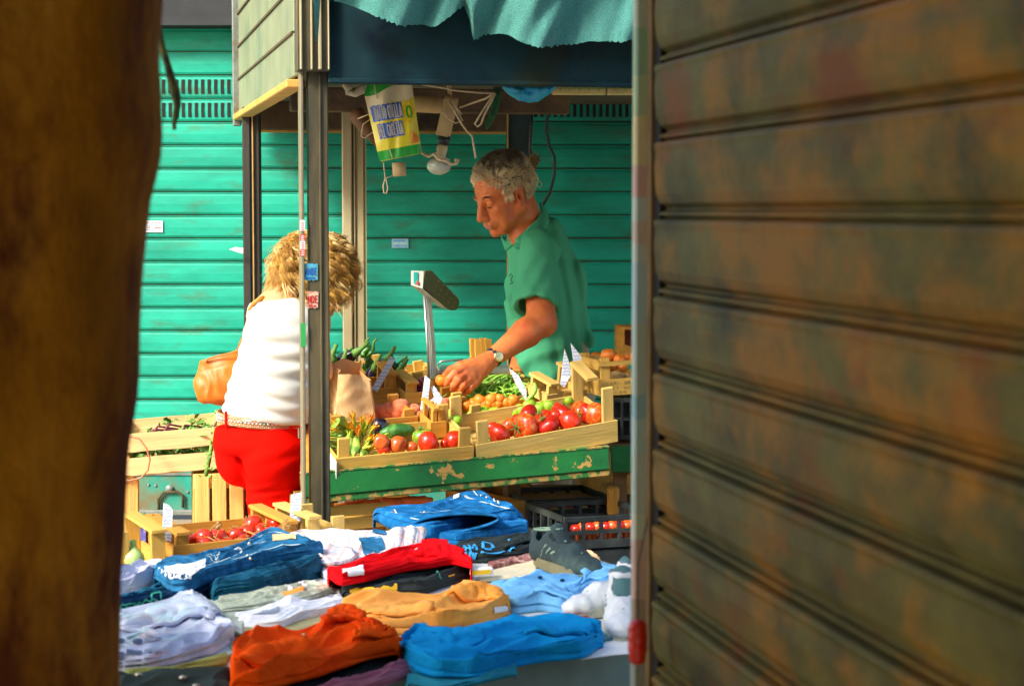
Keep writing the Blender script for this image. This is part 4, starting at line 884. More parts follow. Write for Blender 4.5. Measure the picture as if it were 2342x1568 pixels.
# far arm, its hand resting on the crate edge
F.cone(sh2, el2, .05, .042, .02); F.cone(el2, wr2, .042, .028, .015)
for k, dx in enumerate((-6, -1, 4, 9)): F.cone(wr2, wr2+Vector((dx*.0018, -.04, -.035)), .016, .009, .006)
hx = np.array(hf); hz = np.array(hu); hyv = np.array(hs); hc = np.array(HC)
def wr(x, y, z):
    a = (x-hc[0])*hx[0]+(y-hc[1])*hx[1]+(z-hc[2])*hx[2]; b = (x-hc[0])*hyv[0]+(y-hc[1])*hyv[1]+(z-hc[2])*hyv[2]; c = (x-hc[0])*hz[0]+(y-hc[1])*hz[1]+(z-hc[2])*hz[2]
    fore = sstep(.055,.08,a)*sstep(.028,.036,c)*(1-sstep(.075,.09,c))
    d = -.0026*fore*(np.sin((c+.004*np.sin(b*60))*2*PI/.0095)>.35)
    crow = sstep(.03,.045,a)*(1-sstep(.062,.07,a))*sstep(.04,.05,np.abs(b))*(1-sstep(.02,.03,np.abs(c+.01)))
    d = d-.0015*crow*(np.sin(c*2*PI/.008+a*120) > .5)
    return d+.0007*vnoise(x*70, y*70, z*70, 3)
F.disp(wr)
body = F.mesh('body', m_skin, None, 1); body.parent = man; body.matrix_parent_inverse = Matrix.Translation(-MO)
# lips get their own colour on the same mesh
m_lip = mat('lip_skin', (.55,.13,.10), .4, .15, 40, bump=.1, sss=.2); body.data.materials.append(m_lip)
me = body.data; co = np.zeros(len(me.vertices)*3, np.float32); me.vertices.foreach_get('co', co); co = co.reshape(-1, 3)
lc = (co-hc) @ np.stack([hx, hyv, hz], 1)
isl = (lc[:,0] > .088) & (np.abs(lc[:,1]) < .021) & (lc[:,2] > -.083) & (lc[:,2] < -.0625)
pv_ = np.zeros(len(me.loops), np.int32); me.loops.foreach_get('vertex_index', pv_); q4 = isl[pv_.reshape(-1, 4)].all(1); mi = np.zeros(len(me.polygons), np.int32); mi[q4] = 1; me.polygons.foreach_set('material_index', mi); me.update()
def child(o, par, org): o.parent = par; o.matrix_parent_inverse = Matrix.Translation(-org); return o
# eyes looking down, lashes and brows
m_brow = mat('grey_brow_hair', (.16,.11,.07), .8, .4, 90, (1,1,1), .4); m_eye = mat('eye_white', (.55,.48,.42), .25, .05, 10, bump=0)
for y in (-1, 1):
    q = MB()
    for k in range(110):
        t_ = random.random(); a = H(.0885-.006*t_**2, y*(.012+.034*t_), .022+.006*math.sin(t_*2.6)+random.uniform(-.0025,.0025)); q.tube([a, a+HM @ Vector((.004, y*.006, random.uniform(-.001,.003)))], [.0013,.0005], 3)
    child(q.build('eyebrow', m_brow), man, MO)
for y in (-1, 1):
    q = MB()
    for k in range(16):
        t_ = k/15; a = H(.0862-.004*abs(t_-.4), y*(.020+.022*t_), -.0075-.001*math.sin(t_*3)); q.tube([a, a+HM @ Vector((.004, y*.001, -.003))], [.0007,.0003], 3)
    child(q.build('eyelashes', m_brow), man, MO)
# hair: a base cap plus short curls
m_hairm = mk('grey_hair_shaded_top'); N_, L_ = nt(m_hairm); b_ = N_['Principled BSDF']; at_ = N_.new('ShaderNodeAttribute'); at_.attribute_name = 'tone'
L_.new(at_.outputs['Color'], b_.inputs['Base Color']); b_.inputs['Roughness'].default_value = .55; b_.inputs['Specular IOR Level'].default_value = .3
def tonecol(o, cols):
    ca = o.data.color_attributes.new('tone', 'FLOAT_COLOR', 'POINT'); a = np.ones((len(o.data.vertices), 4), np.float32); a[:, :3] = cols; ca.data.foreach_set('color', a.ravel())
def hair_ok(a, b, c):
    """is a direction on the scalp hairy; local head coordinates"""
    if c > .080: return a < .070+(c-.080)*.3
    if c > .02: return a < .036+(c-.02)*.55
    if c > -.02: return a < (.034 if c > .0 else .022)-.6*(0 if c > 0 else -c) and not (-.040 < a < .010 and abs(b) > .05 and c < .024)
    if c > -.07: return a < -.040-(-.02-c)*.3
    return False
def scalp(th_, ph):
    d = Vector((math.cos(ph)*math.cos(th_), math.cos(ph)*math.sin(th_), math.sin(ph))); return Vector((-.018+.101*d.x, .080*d.y, .036+.089*d.z)), d
hv = MB(); tones = []
rr = random.Random(5)
for k in range(15000):
    th_ = rr.uniform(0, 2*PI); ph = math.asin(rr.uniform(-.99, 1)); p0, d = scalp(th_, ph)
    if not hair_ok(p0.x, p0.y, p0.z): continue
    top = max(0, min(1, (p0.z-.055)/.05)); ln = .008+.007*top+.004*rr.random()
    g_ = Vector((noise.noise(p0*55+Vector((3,0,0))), noise.noise(p0*55+Vector((0,9,0))), noise.noise(p0*55+Vector((0,0,27)))))*1.2+Vector((rr.gauss(0,.22), rr.gauss(0,.22), rr.gauss(0,.22)))
    s_ = (d+g_+Vector((-.1,0,-.5*(1-top)))).normalized(); t2 = s_.cross(d); t2 = t2.normalized() if t2.length > 1e-3 else d.orthogonal().normalized()
    p1 = p0-d*.004; pts = [p1, p1+d*ln*.45+s_*ln*.3, p1+d*ln*.7+s_*ln*.75+t2*ln*.25, p1+d*ln*.6+s_*ln*1.15+t2*ln*.5]
    n0 = len(hv.v); hv.tube([H(*q_) for q_ in pts], [.0009,.0009,.0007,.0003], 3, False)
    gr = .5+.5*noise.noise(p0*38); dark = max(0, min(1, (p0.z-.070)/.035+.5*noise.noise(p0*25+Vector((5,5,5)))-.1+(-.04-p0.x)*2.5))  # canopy shade put into the strand colour, darker on top
    w_ = rr.uniform(.75, 1.2)*(.8+.4*gr); c_ = Vector((.92,.78,.50)).lerp(Vector((.085,.06,.04)), dark*.92)*w_
    tones += [tuple(c_)]*(len(hv.v)-n0)
ho = hv.build('hair', m_hairm); tonecol(ho, np.array(tones)); child(ho, man, MO)
hb = MB(); 
V, Fs = ICO[3]; keep = []; vs = []
for v in V:
    d = Vector(v).normalized(); vs.append(Vector((-.018+.1015*d.x, .0805*d.y, .036+.0895*d.z)))
fs = [f for f in Fs if all(hair_ok(vs[i].x, vs[i].y, vs[i].z) for i in f)]
hb.add([H(*v) for v in vs], fs); h2 = hb.build('hair_underlayer', mat('brown_hair_layer', (.22,.16,.09), .8, .3, 60, bump=.5), None, True); child(h2, man, MO)  # plain brown shell under the strands
# ---- polo shirt
m_polo = mat('green_polo_cotton', (.075,.40,.20), .85, .10, 5, bump=.35, bscale=420, col2=(.045,.31,.155), c2=(.5,.75), c2scale=3, bdist=.0012, spec=.2)
lo_, hi_ = fit([pm(1140,470,6.5), pm(1375,905,6.95), pm(1140,905,6.3), sh1, el1], .04)
F = Field(lo_, hi_, .0042)
S = lambda a, b, ra, rb, k=.03, op='add': F.cone(a, b, ra, rb, k, op)
# front line and back line of the torso as ellipsoid stack (x half, depth half)
stack = [(1222, 545, 46, .085), (1228, 580, 62, .125), (1232, 620, 74, .150), (1236, 660, 82, .152), (1239, 700, 85, .150), (1244, 745, 84, .148), (1250, 790, 83, .146), (1258, 830, 80, .142), (1266, 862, 76, .138), (1272, 885, 72, .134)]
for i, (x, y, hw, hd_) in enumerate(stack):
    c = pm(x, y, 6.72); F.ell(c, (hw/FPX*6.72*1.0, hd_, .075 if i else .05), .035)
S(pm(1218,520,6.70), pm(1225,560,6.7), .062, .075); S(neck1, sh1+Vector((0,.01,0)), .060, .066, .03); S(neck1, sh2, .06, .062, .03)
S(pm(1255,540,6.72), pm(1300,640,6.74), .055, .062, .03); S(pm(1300,640,6.74), pm(1312,760,6.74), .05, .05, .03)
# rear tail of the shirt hanging out
S(pm(1312,730,6.74), pm(1332,782,6.74), .045, .034, .02)
# sleeve, wider than the arm, ending just above the elbow
se1 = pm(1226, 690, 6.44)
S(sh1, se1, .066, .074, .022)
ax_ = (se1-sh1).normalized()
# cut everything of the sleeve below its cuff: cavity round the arm
cut_c = se1+ax_*.018
g = np.meshgrid(*F.ax, indexing='ij', sparse=True)
pd = (g[0]-cut_c[0])*ax_[0]+(g[1]-cut_c[1])*ax_[1]+(g[2]-cut_c[2])*ax_[2]
rad_ = np.sqrt((g[0]-se1[0])**2+(g[1]-se1[1])**2+(g[2]-se1[2])**2)
near = (rad_ < .16) & (g[1] < 6.545)
F.d = np.where(near, np.maximum(F.d, pd), F.d).astype(np.float32)
S(se1+ax_*.008, se1+ax_*.12, .055, .060, .003, 'sub')
# hem: cut below, hollow
hemz = pm(1240, 889, 6.6).z; hn = Vector((.10, 0, -1)).normalized()
F.half(pm(1235, 889, 6.6), hn)
F.ell(pm(1266, 905, 6.72), (72/FPX*6.72, .115, .045), .003, 'sub')
# neck opening
S(pm(1196,520,6.68), pm(1185,470,6.66), .060, .075, .006, 'sub')
exz = np.array(pm(1160, 700, 6.6))
def folds(x, y, z):
    px = 1171+x/6.7*FPX; py = 480+(1.6-z)/6.7*FPX
    d = .006*vnoise(x*9, y*9, z*6, 11)+.003*vnoise(x*22, y*22, z*15, 12)
    # long diagonal folds gathering towards the lower right, stronger low down
    low_ = sstep(690, 800, py); s1 = (py*.9+px*.55)/8.5+1.8*vnoise(x*5, y*5, z*5, 5); d += .0075*low_*np.sin(s1)*(.6+.4*vnoise(x*8,y*8,z*8,8))
    s2 = (px*.95-py*.20)/6.+2.0*vnoise(x*4, y*4, z*4, 15); d += .006*sstep(1235, 1290, px)*np.sin(s2)
    s3 = (px-py*.45)/6.5+1.6*vnoise(x*5, y*6, z*6, 25); d += .0045*(1-low_)*(1-sstep(1200,1260,px))*np.sin(s3)*sstep(560,640,py)
    slv = np.exp(-(((px-1222)/48.)**2+((py-640)/75.)**2)**2); d = d*(1-.75*slv)
    sv = np.exp(-((px-1218)/40.)**2)*sstep(560,600,py)*(1-sstep(690,710,py)); d += .003*sv*np.sin((px*.8+py*.5)/5.)
    return np.clip(d, -.010, .02)
F.disp(folds)
shirt = F.mesh('polo_shirt', m_polo, None, 1); child(shirt, man, MO)
# collar as a folded strip round the neck, plus placket and cuff seam
cp = [(1232,462,6.78),(1238,480,6.70),(1225,505,6.62),(1200,528,6.565),(1178,545,6.555)]
cb = [(1252,486,6.80),(1256,508,6.68),(1243,530,6.585),(1212,552,6.53),(1185,560,6.53)]
def lerpl(L, u):
    s = u*(len(L)-1); i = min(len(L)-2, int(s)); t_ = s-i; return pm(*[L[i][k]+(L[i+1][k]-L[i][k])*t_ for k in range(3)])
q = MB()
def colf(off_):
    def f(u, v):
        a = lerpl(cp, u); b = lerpl(cb, u); p_ = a.lerp(b, v); n_ = Vector((.2,-1,.3)).normalized(); return p_+n_*(off_+.010*math.sin(PI*v*.9))+Vector((0,0,.002*math.sin(u*12)))
    return f
q.grid(colf(.004), 20, 6); q.grid(colf(0), 20, 6)
cp2 = [(1146,538,6.62),(1152,548,6.575),(1160,555,6.555)]; cb2 = [(1150,552,6.60),(1158,575,6.55),(1176,560,6.54)]
q.grid(lambda u, v: lerpl(cp2, u).lerp(lerpl(cb2, u), v)+Vector((0,-.004-.006*math.sin(PI*v),0)), 10, 4)
q.grid(lambda u, v: lerpl([(1214,535,6.56),(1196,548,6.535),(1172,562,6.53)], u).lerp(lerpl([(1224,550,6.54),(1205,575,6.525),(1176,566,6.525)], u), v)+Vector((0,-.003-.006*math.sin(PI*v),0)), 10, 5)
co_ = q.build('collar', m_polo, None, True); child(co_, man, MO)
sm_ = co_.modifiers.new('thick', 'SOLIDIFY'); sm_.thickness = .0025
m_polod = mat('dark_green_seam', (.006,.10,.07), .8, .2, 30)
q = MB(); q.tube([pm(1165,632,6.548), pm(1169,625,6.548), pm(1172,632,6.548), pm(1168,640,6.548), pm(1172,647,6.55), pm(1166,650,6.55)], .0016, 4); child(q.build('chest_emblem', m_polod), man, MO)
# ---- trousers
m_trs = mat('beige_trouser_cloth', (.42,.33,.20), .85, .15, 8, bump=.3, bscale=200)
F = Field(*fit([pm(1150,800,6.4), pm(1390,900,7.05), Vector((.35,6.9,0)), Vector((0,6.6,-.02))], .02), .007)
F.ell(pm(1272, 880, 6.73), (.125, .13, .12), .02); F.cone(pm(1310,800,6.74), pm(1318,900,6.74), .055, .07, .03)
for (x, Y) in ((1252, 6.64), (1322, 6.80)):
    F.cone(pm(1265, 930, 6.72), pm(x, 1090, Y), .10, .072, .04); a = pm(x, 1090, Y); F.cone(a, Vector((a.x, a.y, .06)), .072, .055, .03)
F.disp(lambda x, y, z: .006*vnoise(x*12, y*12, z*7, 31))
child(F.mesh('trousers', m_trs, None, 1), man, MO)
q = MB()
for (x, Y) in ((1252, 6.64), (1322, 6.80)):
    a = pm(x, 1090, Y); q.ball((a.x-.05, a.y, .045), (.13,.048,.05), 2)
child(q.build('shoes', m_black, None, True), man, MO)
# watch
m_strap = mat('black_leather_strap', (.012,.02,.035), .45, .3, 40, bump=.2); m_gold = mat('watch_case', (.75,.62,.28), .25, .1, 10, metal=.9, bump=0); m_dial = mat('watch_dial', (.62,.58,.22), .4, .05, 10, bump=0)
fa = (wr1-el1).normalized(); wc = wr1-fa*.012; e1 = fa.cross(Vector((0,0,1))).normalized(); e2 = fa.cross(e1).normalized()
q = MB(); ring = []
for i in range(29):
    a = 2*PI*i/28; ring.append((math.cos(a), math.sin(a)))
WRr = .0305
for w_, r_ in ((-.0085, WRr), (.0085, WRr)): pass
q.grid(lambda u, v: wc+fa*(v-.5)*.017+(e1*math.cos(2*PI*u)+e2*math.sin(2*PI*u))*(WRr+.0015*math.sin(PI*v)), 40, 4)
wo = q.build('wristwatch', m_strap, None, True); child(wo, man, MO); s_ = wo.modifiers.new('thick', 'SOLIDIFY'); s_.thickness = .003
fd = P(1131, 829, 6.2)-wc; nd = (fd-fa*fd.dot(fa)).normalized(); MR = Matrix((fa, nd.cross(fa)*-1, nd)).transposed().to_4x4()
q = MB(); q.lathe([(0,0),(.0165,0),(.0175,.003),(.0165,.006),(.0145,.0065)], 24, MR, wc+nd*(WRr-.001)); wcse = q.build('watch_case', m_gold, None, True); wcse.parent = wo
q = MB(); q.lathe([(.0148,.0055),(0,.0060)], 24, MR, wc+nd*(WRr-.001)); q.build('watch_dial', m_dial, wo, True)
q = MB(); b_c = wc+nd*(WRr+.0058)
for a, l_ in ((.6,.009), (2.4,.006)): ribbon(q, [b_c, b_c+MR.to_3x3() @ Vector((math.cos(a)*l_, math.sin(a)*l_, 0))], .0012, nd)
q.build('watch_hand', m_strap, wo)
# apricot in his fingers: a thing of its own
placed("apr0", mk_tom(m_apr, .0, 1.0, "apricot", False), P(1010, 869, 6.155), 15/FPX*6.15, 'orange apricot held between the fingertips of the man', 'apricot', None)
# ---------------------------------------------------------------- the woman
WY = 5.98
wom = empty('person', (-.68, WY, 0), 'woman with curly blond hair, white top and red trousers seen from behind', 'person'); WO = wom.location.copy()
pw_ = lambda x, y, Y=5.86: P(x, y, Y+.12)
# skin: neck, shoulders, arm, head turned down to the right
HC = pw_(722, 636, 5.90); f0 = Vector((math.cos(R(38)), math.sin(R(38)), 0)); pit = R(32)
hf = f0*math.cos(pit)-Vector((0,0,1))*math.sin(pit); hu = f0*math.sin(pit)+Vector((0,0,1))*math.cos(pit); hs = hu.cross(hf); HM = Matrix((hf, hs, hu)).transposed()
lo_, hi_ = fit([pw_(560,560), pw_(830,700,5.95), pw_(760,1000,5.8), Vector((-.5,6.27,1.2)), Vector((-.85,5.8,1.0))], .05)
F = Field(lo_, hi_, .0042); head(F)
nb = pw_(650, 705, 5.86); F.cone(H(-.04,0,-.05), nb, .048, .056, .02)
wl = pw_(628, 730, 5.88); wr_ = pw_(716, 735, 5.84)
F.cone(nb, wl, .05, .045, .03); F.cone(nb, wr_, .05, .05, .03); F.cone(pw_(640,740), pw_(610,900), .10, .11, .04)
elr = pw_(728, 850, 5.84); F.cone(wr_, elr, .046, .042, .02); F.cone(elr, pw_(722, 905, 6.0), .036, .026, .02)
F.cone(wl, pw_(622, 756, 5.98), .036, .036, .03); F.cone(pw_(622,756,5.98), pw_(620,860,6.03), .038, .034, .02)
hw = pw_(722, 905, 6.0)
for k in range(4): F.cone(hw, hw+Vector((-.02+.010*k, .06, -.035-.004*k)), .018, .009, .005)
F.cone(hw, hw+Vector((-.01,.035,-.03)), .016, .009, .006)
wb = F.mesh('body', m_skinw, None, 1); child(wb, wom, WO)
# white sleeveless top
m_top = mat('white_cotton_top', (.56,.55,.49), .8, .03, 6, bump=.12, bscale=300, sheen=.15, bdist=.001, spec=.2)
F = Field(*fit([pw_(500,670), pw_(770,980), Vector((-.6,6.24,1.2)), Vector((-.6,5.74,1.2))], .03), .0042)
rows = [(700, 583, 716, .105), (725, 568, 742, .125), (760, 556, 748, .135), (800, 545, 748, .14), (840, 534, 745, .145), (880, 524, 738, .15), (915, 516, 726, .15), (945, 510, 714, .15), (962, 508, 706, .145)]
for y, xl, xr_, dp in rows:
    a = pw_(xl, y); b = pw_(xr_, y); F.ell((a+b)/2, ((b.x-a.x)/2, dp, .055), .03)
F.cone(pw_(600,712,5.88), pw_(648,702,5.87), .044, .052, .02); F.cone(pw_(648,700,5.87), pw_(700,716,5.86), .045, .04, .02)
F.half(pw_(600, 952), Vector((-.12, 0, -1))); F.half(pw_(640, 682), Vector((-.15, 0, 1)))
F.cone(pw_(660,690,5.84), pw_(690,640,5.86), .050, .07, .01, 'sub')
F.cone(pw_(700,760,5.70), pw_(712,790,5.68), .02, .02, .01, 'sub')
def wf(x, y, z):
    px = 1171+x/WY*FPX; py = 480+(1.6-z)/WY*FPX
    d = .0025*vnoise(x*7, y*7, z*7, 41)
    low_ = sstep(850, 935, py); s = (py-px*.33)/4.6+2.0*vnoise(x*6, y*6, z*6, 42); d += .0030*low_*np.sin(s)
    m_ = np.exp(-((px-(py-760)*.9-612)/42.)**2)*sstep(740,790,py)*(1-sstep(900,940,py)); d -= .010*m_
    s2 = (py*.85-px*.62)/6.; d += .0045*np.exp(-((px-668)/36.)**2)*sstep(760,800,py)*(1-sstep(905,930,py))*np.sin(s2+1.5*vnoise(x*7,y*7,z*7,44))*.25
    return d
F.disp(wf); top = F.mesh('sleeveless_top', m_top, None, 1); child(top, wom, WO)
m_str = mat('peach_strap', (.70,.30,.14), .7, .1, 20)
q = MB(); q.tube([pw_(603,680,5.81), pw_(592,684,5.80), pw_(580,693,5.80), pw_(572,706,5.84), pw_(566,724,5.9)], .006, 8); child(q.build('shoulder_strap', mat('orange_leather_strap', (.62,.22,.02), .45, .15, 20, bump=.2), None, True), wom, WO)
# red trousers
m_red = mat('red_stretch_denim', (.76,.004,.001), .9, .07, 7, bump=.2, bscale=350, bdist=.001, spec=.05)
F = Field(*fit([pw_(475,930), pw_(705,1000), Vector((-.6,6.27,1.0)), Vector((-.8,5.72,-.01))], .03), .0048)
rows = [(955, 503, 694, .135), (985, 494, 696, .150), (1010, 491, 697, .160)]
for y, xl, xr_, dp in rows:
    a = pw_(xl, y); b = pw_(xr_, y); F.ell((a+b)/2, ((b.x-a.x)/2, dp, .055), .03)
# buttocks: left one further from us to the left, right one towards us
F.ell(pw_(548,1040,5.90), (.072,.125,.095), .03); F.ell(pw_(622,1042,5.79), (.090,.115,.105), .018); F.ell(pw_(655,1020,5.88), (.058,.13,.12), .03)
F.cone(pw_(636,1060,5.80), pw_(628,1140,5.83), .092, .078, .03); a = pw_(628,1140,5.83); F.cone(a, Vector((a.x+.0, a.y+.02, .50)), .077, .056, .03); F.cone(Vector((a.x, a.y+.02, .50)), Vector((a.x, a.y+.04, .10)), .056, .05, .02)
F.cone(pw_(575,1060,5.95), pw_(622,1105,5.99), .070, .068, .03); b = pw_(638,1140,6.0); F.cone(pw_(622,1105,5.99), Vector((b.x, b.y, .50)), .066, .056, .03); F.cone(Vector((b.x, b.y, .50)), Vector((b.x, b.y+.02, .10)), .056, .05, .02)
# crease between
for i in range(5):
    t_ = i/5; F.cone(pw_(541+12*t_**.5+30*t_**2.5, 985+112*t_, 5.755+.02*t_), pw_(541+12*(t_+.2)**.5+30*(t_+.2)**2.5, 985+112*(t_+.2), 5.755+.02*(t_+.2)), .004+.012*t_, .004+.012*(t_+.2), .018, 'sub')
def tf(x, y, z):
    px = 1171+x/WY*FPX; py = 480+(1.6-z)/WY*FPX
    d = .0018*vnoise(x*9, y*9, z*9, 51)
    g_ = np.exp(-((py-1115)/17.)**2)*sstep(555,580,px); d += .0042*g_*np.sin((py+ .28*px)/4.2)
    d += .0022*np.exp(-((py-1030)/30.)**2)*np.sin((py*.95+px*.35)/6.5)*sstep(565,600,px)
    d += .002*sstep(1135,1150,py)*np.sin((py-.2*px)/7.+vnoise(x*8,y*8,z*8,52))
    # seams of yoke and centre
    d -= .0022*np.exp(-((py-(972+.02*(px-550)))/1.6)**2)*sstep(540,548,px)
    return d
F.disp(tf); F.half(pw_(600, 962), Vector((-.12, 0, 1)))
tr_ = F.mesh('trousers', m_red, None, 1); child(tr_, wom, WO)
# belt follows the waist ellipse
m_belt = mat('tan_leather_belt', (.42,.20,.06), .5, .2, 60, bump=.3); m_stud = mat('silver_stud', (.85,.85,.85), .18, .05, 10, metal=1, bump=0); m_gem = mat('green_glass_gem', (.10,.38,.24), .1, .1, 10, bump=0, coat=.5)
a = pw_(499, 945); b = pw_(696, 956); bc = (a+b)/2; rx = (b.x-a.x)/2; ry = .148
def bpt(u, v, o_=0): 
    an = u*2*PI; n_ = Vector((math.cos(an)/rx, math.sin(an)/ry, 0)).normalized(); p_ = Vector((bc.x+rx*math.cos(an), bc.y+ry*math.sin(an), 0)); p_.z = bc.z-.014+(v-.5)*.031-(p_.x-bc.x)*.085+.006; return p_+n_*(o_+.003*(v-.5)*0), n_
q = MB(); q.grid(lambda u, v: bpt(u, v, .002)[0], 90, 4); bo = q.build('belt', m_belt, None, True); child(bo, wom, WO); s_ = bo.modifiers.new('t', 'SOLIDIFY'); s_.thickness = .003
q = MB(); q2 = MB()
nS = 74
for i in range(nS):
    u = .5+.5*i/nS
    for v, r_ in ((.16,.0016), (.84,.0016)): c, n_ = bpt(u, v, .0035); q.ball(c, r_, 1)
    if i % 2 == 0: c, n_ = bpt(u, .5, .0035); (q2 if i % 12 == 6 else q).ball(c, .0042, 1)
    else:
        for v in (.33, .67): c, n_ = bpt(u, v, .0035); q.ball(c, .0019, 1)
q.build('stud', m_stud, bo, True)['kind'] = 'stuff'; q2.build('gem', m_gem, bo, True)
q = MB()
for u in (.635, .885):
    c, n_ = bpt(u, .5, .005); M3 = Matrix((n_.cross(Vector((0,0,1))), n_, Vector((0,0,1)))).transposed().to_4x4(); q.box(c, (.009, .005, .052), M=M3, bev=.001)
q.build('belt_loop', m_red, bo)
q = MB(); q.box(pw_(683, 990, 5.745), (.004, .003, .03)); child(q.build('pocket_rivet', m_greym), wom, WO)
q = MB()
for p_ in ((a.x*0-.0, 0),): pass
for c in (Vector((-.71, 5.96, .04)), Vector((-.71, 6.12, .04))): q.ball(c+Vector((.03,0,0)), (.11,.045,.05), 2)
child(q.build('shoes', m_black, None, True), wom, WO)
# curly hair
m_bl = mk('curly_blond_hair'); N_, L_ = nt(m_bl); b_ = N_['Principled BSDF']; at_ = N_.new('ShaderNodeAttribute'); at_.attribute_name = 'tone'
L_.new(at_.outputs['Color'], b_.inputs['Base Color']); b_.inputs['Roughness'].default_value = .42; b_.inputs['Specular IOR Level'].default_value = .45
hv = MB(); tones = []; rr = random.Random(9)
def curl(p0, d, ln, amp, turns, r0, col):
    n0 = len(hv.v); d = d.normalized(); sd0 = Vector((d.x+rr.gauss(0,.3), d.y+rr.gauss(0,.3), 0)).normalized(); a = d.orthogonal().normalized(); b = d.cross(a); ph = 9*noise.noise(p0*14)+rr.uniform(-.6,.6); pts = []; rs = []; n_ = 14
    g = Vector((0,0,-1))
    for i in range(n_+1):
        t_ = i/n_; base = p0+(d*.55+sd0*.75*max(0, d.z))*ln*t_*(1-.35*t_)+g*ln*.85*(1-.75*max(0,d.z))*t_**1.6; am = amp*min(1, t_*3)*(.6+.5*t_)
        pts.append(base+(a*math.cos(ph+turns*6.28*t_)+b*math.sin(ph+turns*6.28*t_))*am); rs.append(r0*(1-.75*t_**2))
    hv.tube(pts, rs, 4, False)
    for i in range(len(hv.v)-n0): tones.append(tuple(col*(1-.25*(i/(len(hv.v)-n0)-.5))))
cH = pw_(722, 622, 5.90)
c_u = HC+HM @ Vector((-.018, 0, .034))
for k in range(620):
    th_ = rr.uniform(0, 6.28); cz = rr.uniform(-.55, 1); ph = math.asin(cz); d = Vector((math.cos(th_)*math.cos(ph), math.sin(th_)*math.cos(ph), cz))
    if d.dot(hf) > .62 and d.dot(hu) < .70: continue
    p0 = c_u+d*rr.uniform(.084, .097); left = max(0, -d.x)
    dark = .5+.9*noise.noise(d*4.2); col = Vector((.74,.41,.07)).lerp(Vector((.15,.05,.008)), min(1, max(0, dark+rr.uniform(-.35,.35)-.12)))
    if rr.random() < .16: col = Vector((.80,.56,.22))
    ln = rr.uniform(.070,.11)+.06*left+.015*max(0, d.z); amp = rr.uniform(.006,.012); tn = rr.uniform(1.4, 2.4); ph0 = rr.uniform(0, 6.28); side = Vector((d.x+rr.gauss(0,.45), d.y+rr.gauss(0,.45), 0)).normalized(); dn = d.normalized(); ax1 = Vector((0,0,1)).cross(side).normalized()
    path = []
    for i in range(17):
        t_ = i/16; base = p0+(dn*.34+side*.62*max(.15, d.z))*ln*t_*(1.1-.45*t_)+Vector((0,0,-1))*ln*.82*t_**1.5*(1-.5*max(0, d.z))
        am = amp*min(1, t_*4)*(.8+.5*t_); a = ph0+tn*6.28*t_; path.append(base+side*math.cos(a)*am+ax1*math.sin(a)*am+dn*abs(math.sin(a))*am*.5)
    for j_ in range(11):
        n0 = len(hv.v); o1 = rr.gauss(0,.0036); o2 = rr.gauss(0,.0036); o3 = rr.gauss(0,.0036); fz = rr.uniform(0, .004) if rr.random() < .92 else .014; g_ = Vector((rr.gauss(0,1), rr.gauss(0,1), rr.gauss(0,1)))*fz
        pts = [q_+side*o1+ax1*o2+Vector((0,0,o3))+g_*(i/16)**2 for i, q_ in enumerate(path)]
        hv.tube(pts, [.0009*(1-.6*(i/16)**2) for i in range(17)], 3, False); cj = col*rr.uniform(.7,1.3)
        tones += [tuple(cj)]*(len(hv.v)-n0)
ul = MB(); V_, F_ = ICO[3]; c_u = HC+HM @ Vector((-.018, 0, .034)); ok_ = [not (Vector(v).dot(hf) > .50 and Vector(v).dot(hu) < .62) for v in V_]
ul.add([c_u+Vector(v)*(.094+.006*noise.noise(Vector(v)*6)) for v in V_], [f for f in F_ if all(ok_[i] for i in f)]); child(ul.build('hair_underlayer', mat('dark_blond_layer', (.36,.18,.04), .7, .4, 60, bump=.8), None, True), wom, WO)
hw_ = hv.build('hair', m_bl, None, True); tonecol(hw_, np.array(tones)); child(hw_, wom, WO)
# ---------------------------------------------------------------- handbag
m_lea = mat('orange_tan_leather', (.50,.13,.003), .5, .2, 5, bump=.35, bscale=30, col2=(.36,.085,.005), c2=(.5,.7), c2scale=6, spec=.5)
hbO = P(495, 930, 6.140); hb = empty('handbag', hbO, 'orange leather handbag hanging at the left side of the woman', 'handbag')
F = Field(*fit([P(430,785,6.140), P(580,950,6.140), P(500,850,6.040), P(500,850,6.240)], .03), .004)
b2 = lambda x, y, Y=6.140: P(x, y, Y)
for x, y, rx_, rz_, ry_ in ((487,880,.050,.052,.042),(512,868,.056,.066,.048),(540,872,.055,.072,.05),(472,890,.035,.036,.036),(500,905,.058,.026,.042),(525,845,.050,.055,.036),(500,845,.040,.042,.030)):
    F.ell(b2(x, y), (rx_, ry_, rz_), .02)
F.cone(b2(478,812), b2(560,795), .016, .020, .02); F.cone(b2(475,815), b2(462,870), .014, .02, .03)
F.cone(b2(480,822), b2(552,805), .022, .022, .02)
F.half(b2(500, 812), Vector((-.30, 0, 1)))
F.ell(b2(516, 806), (.052,.016,.022), .004, 'sub')
def bf(x, y, z):
    px = 1171+x/6.140*FPX; py = 480+(1.6-z)/6.140*FPX
    return .0035*.6*np.sin((px*.9-py*.55)/5.5+3*vnoise(x*12,y*12,z*12,61))*sstep(832,860,py)+.0015*vnoise(x*20,y*20,z*20,62)-.002*np.exp(-((py-(846-.28*(px-470)))/1.8)**2)
F.disp(bf); bo = F.mesh('bag_body', m_lea, None, 1); child(bo, hb, hbO)
q = MB(); rim = [(472,828,6.110),(476,820,6.100),(500,813,6.095),(530,807,6.095),(552,802,6.100)]; q.tube([P(*r_) for r_ in rim], .003, 8); child(q.build('rim_piping', m_lea, None, True), hb, hbO)
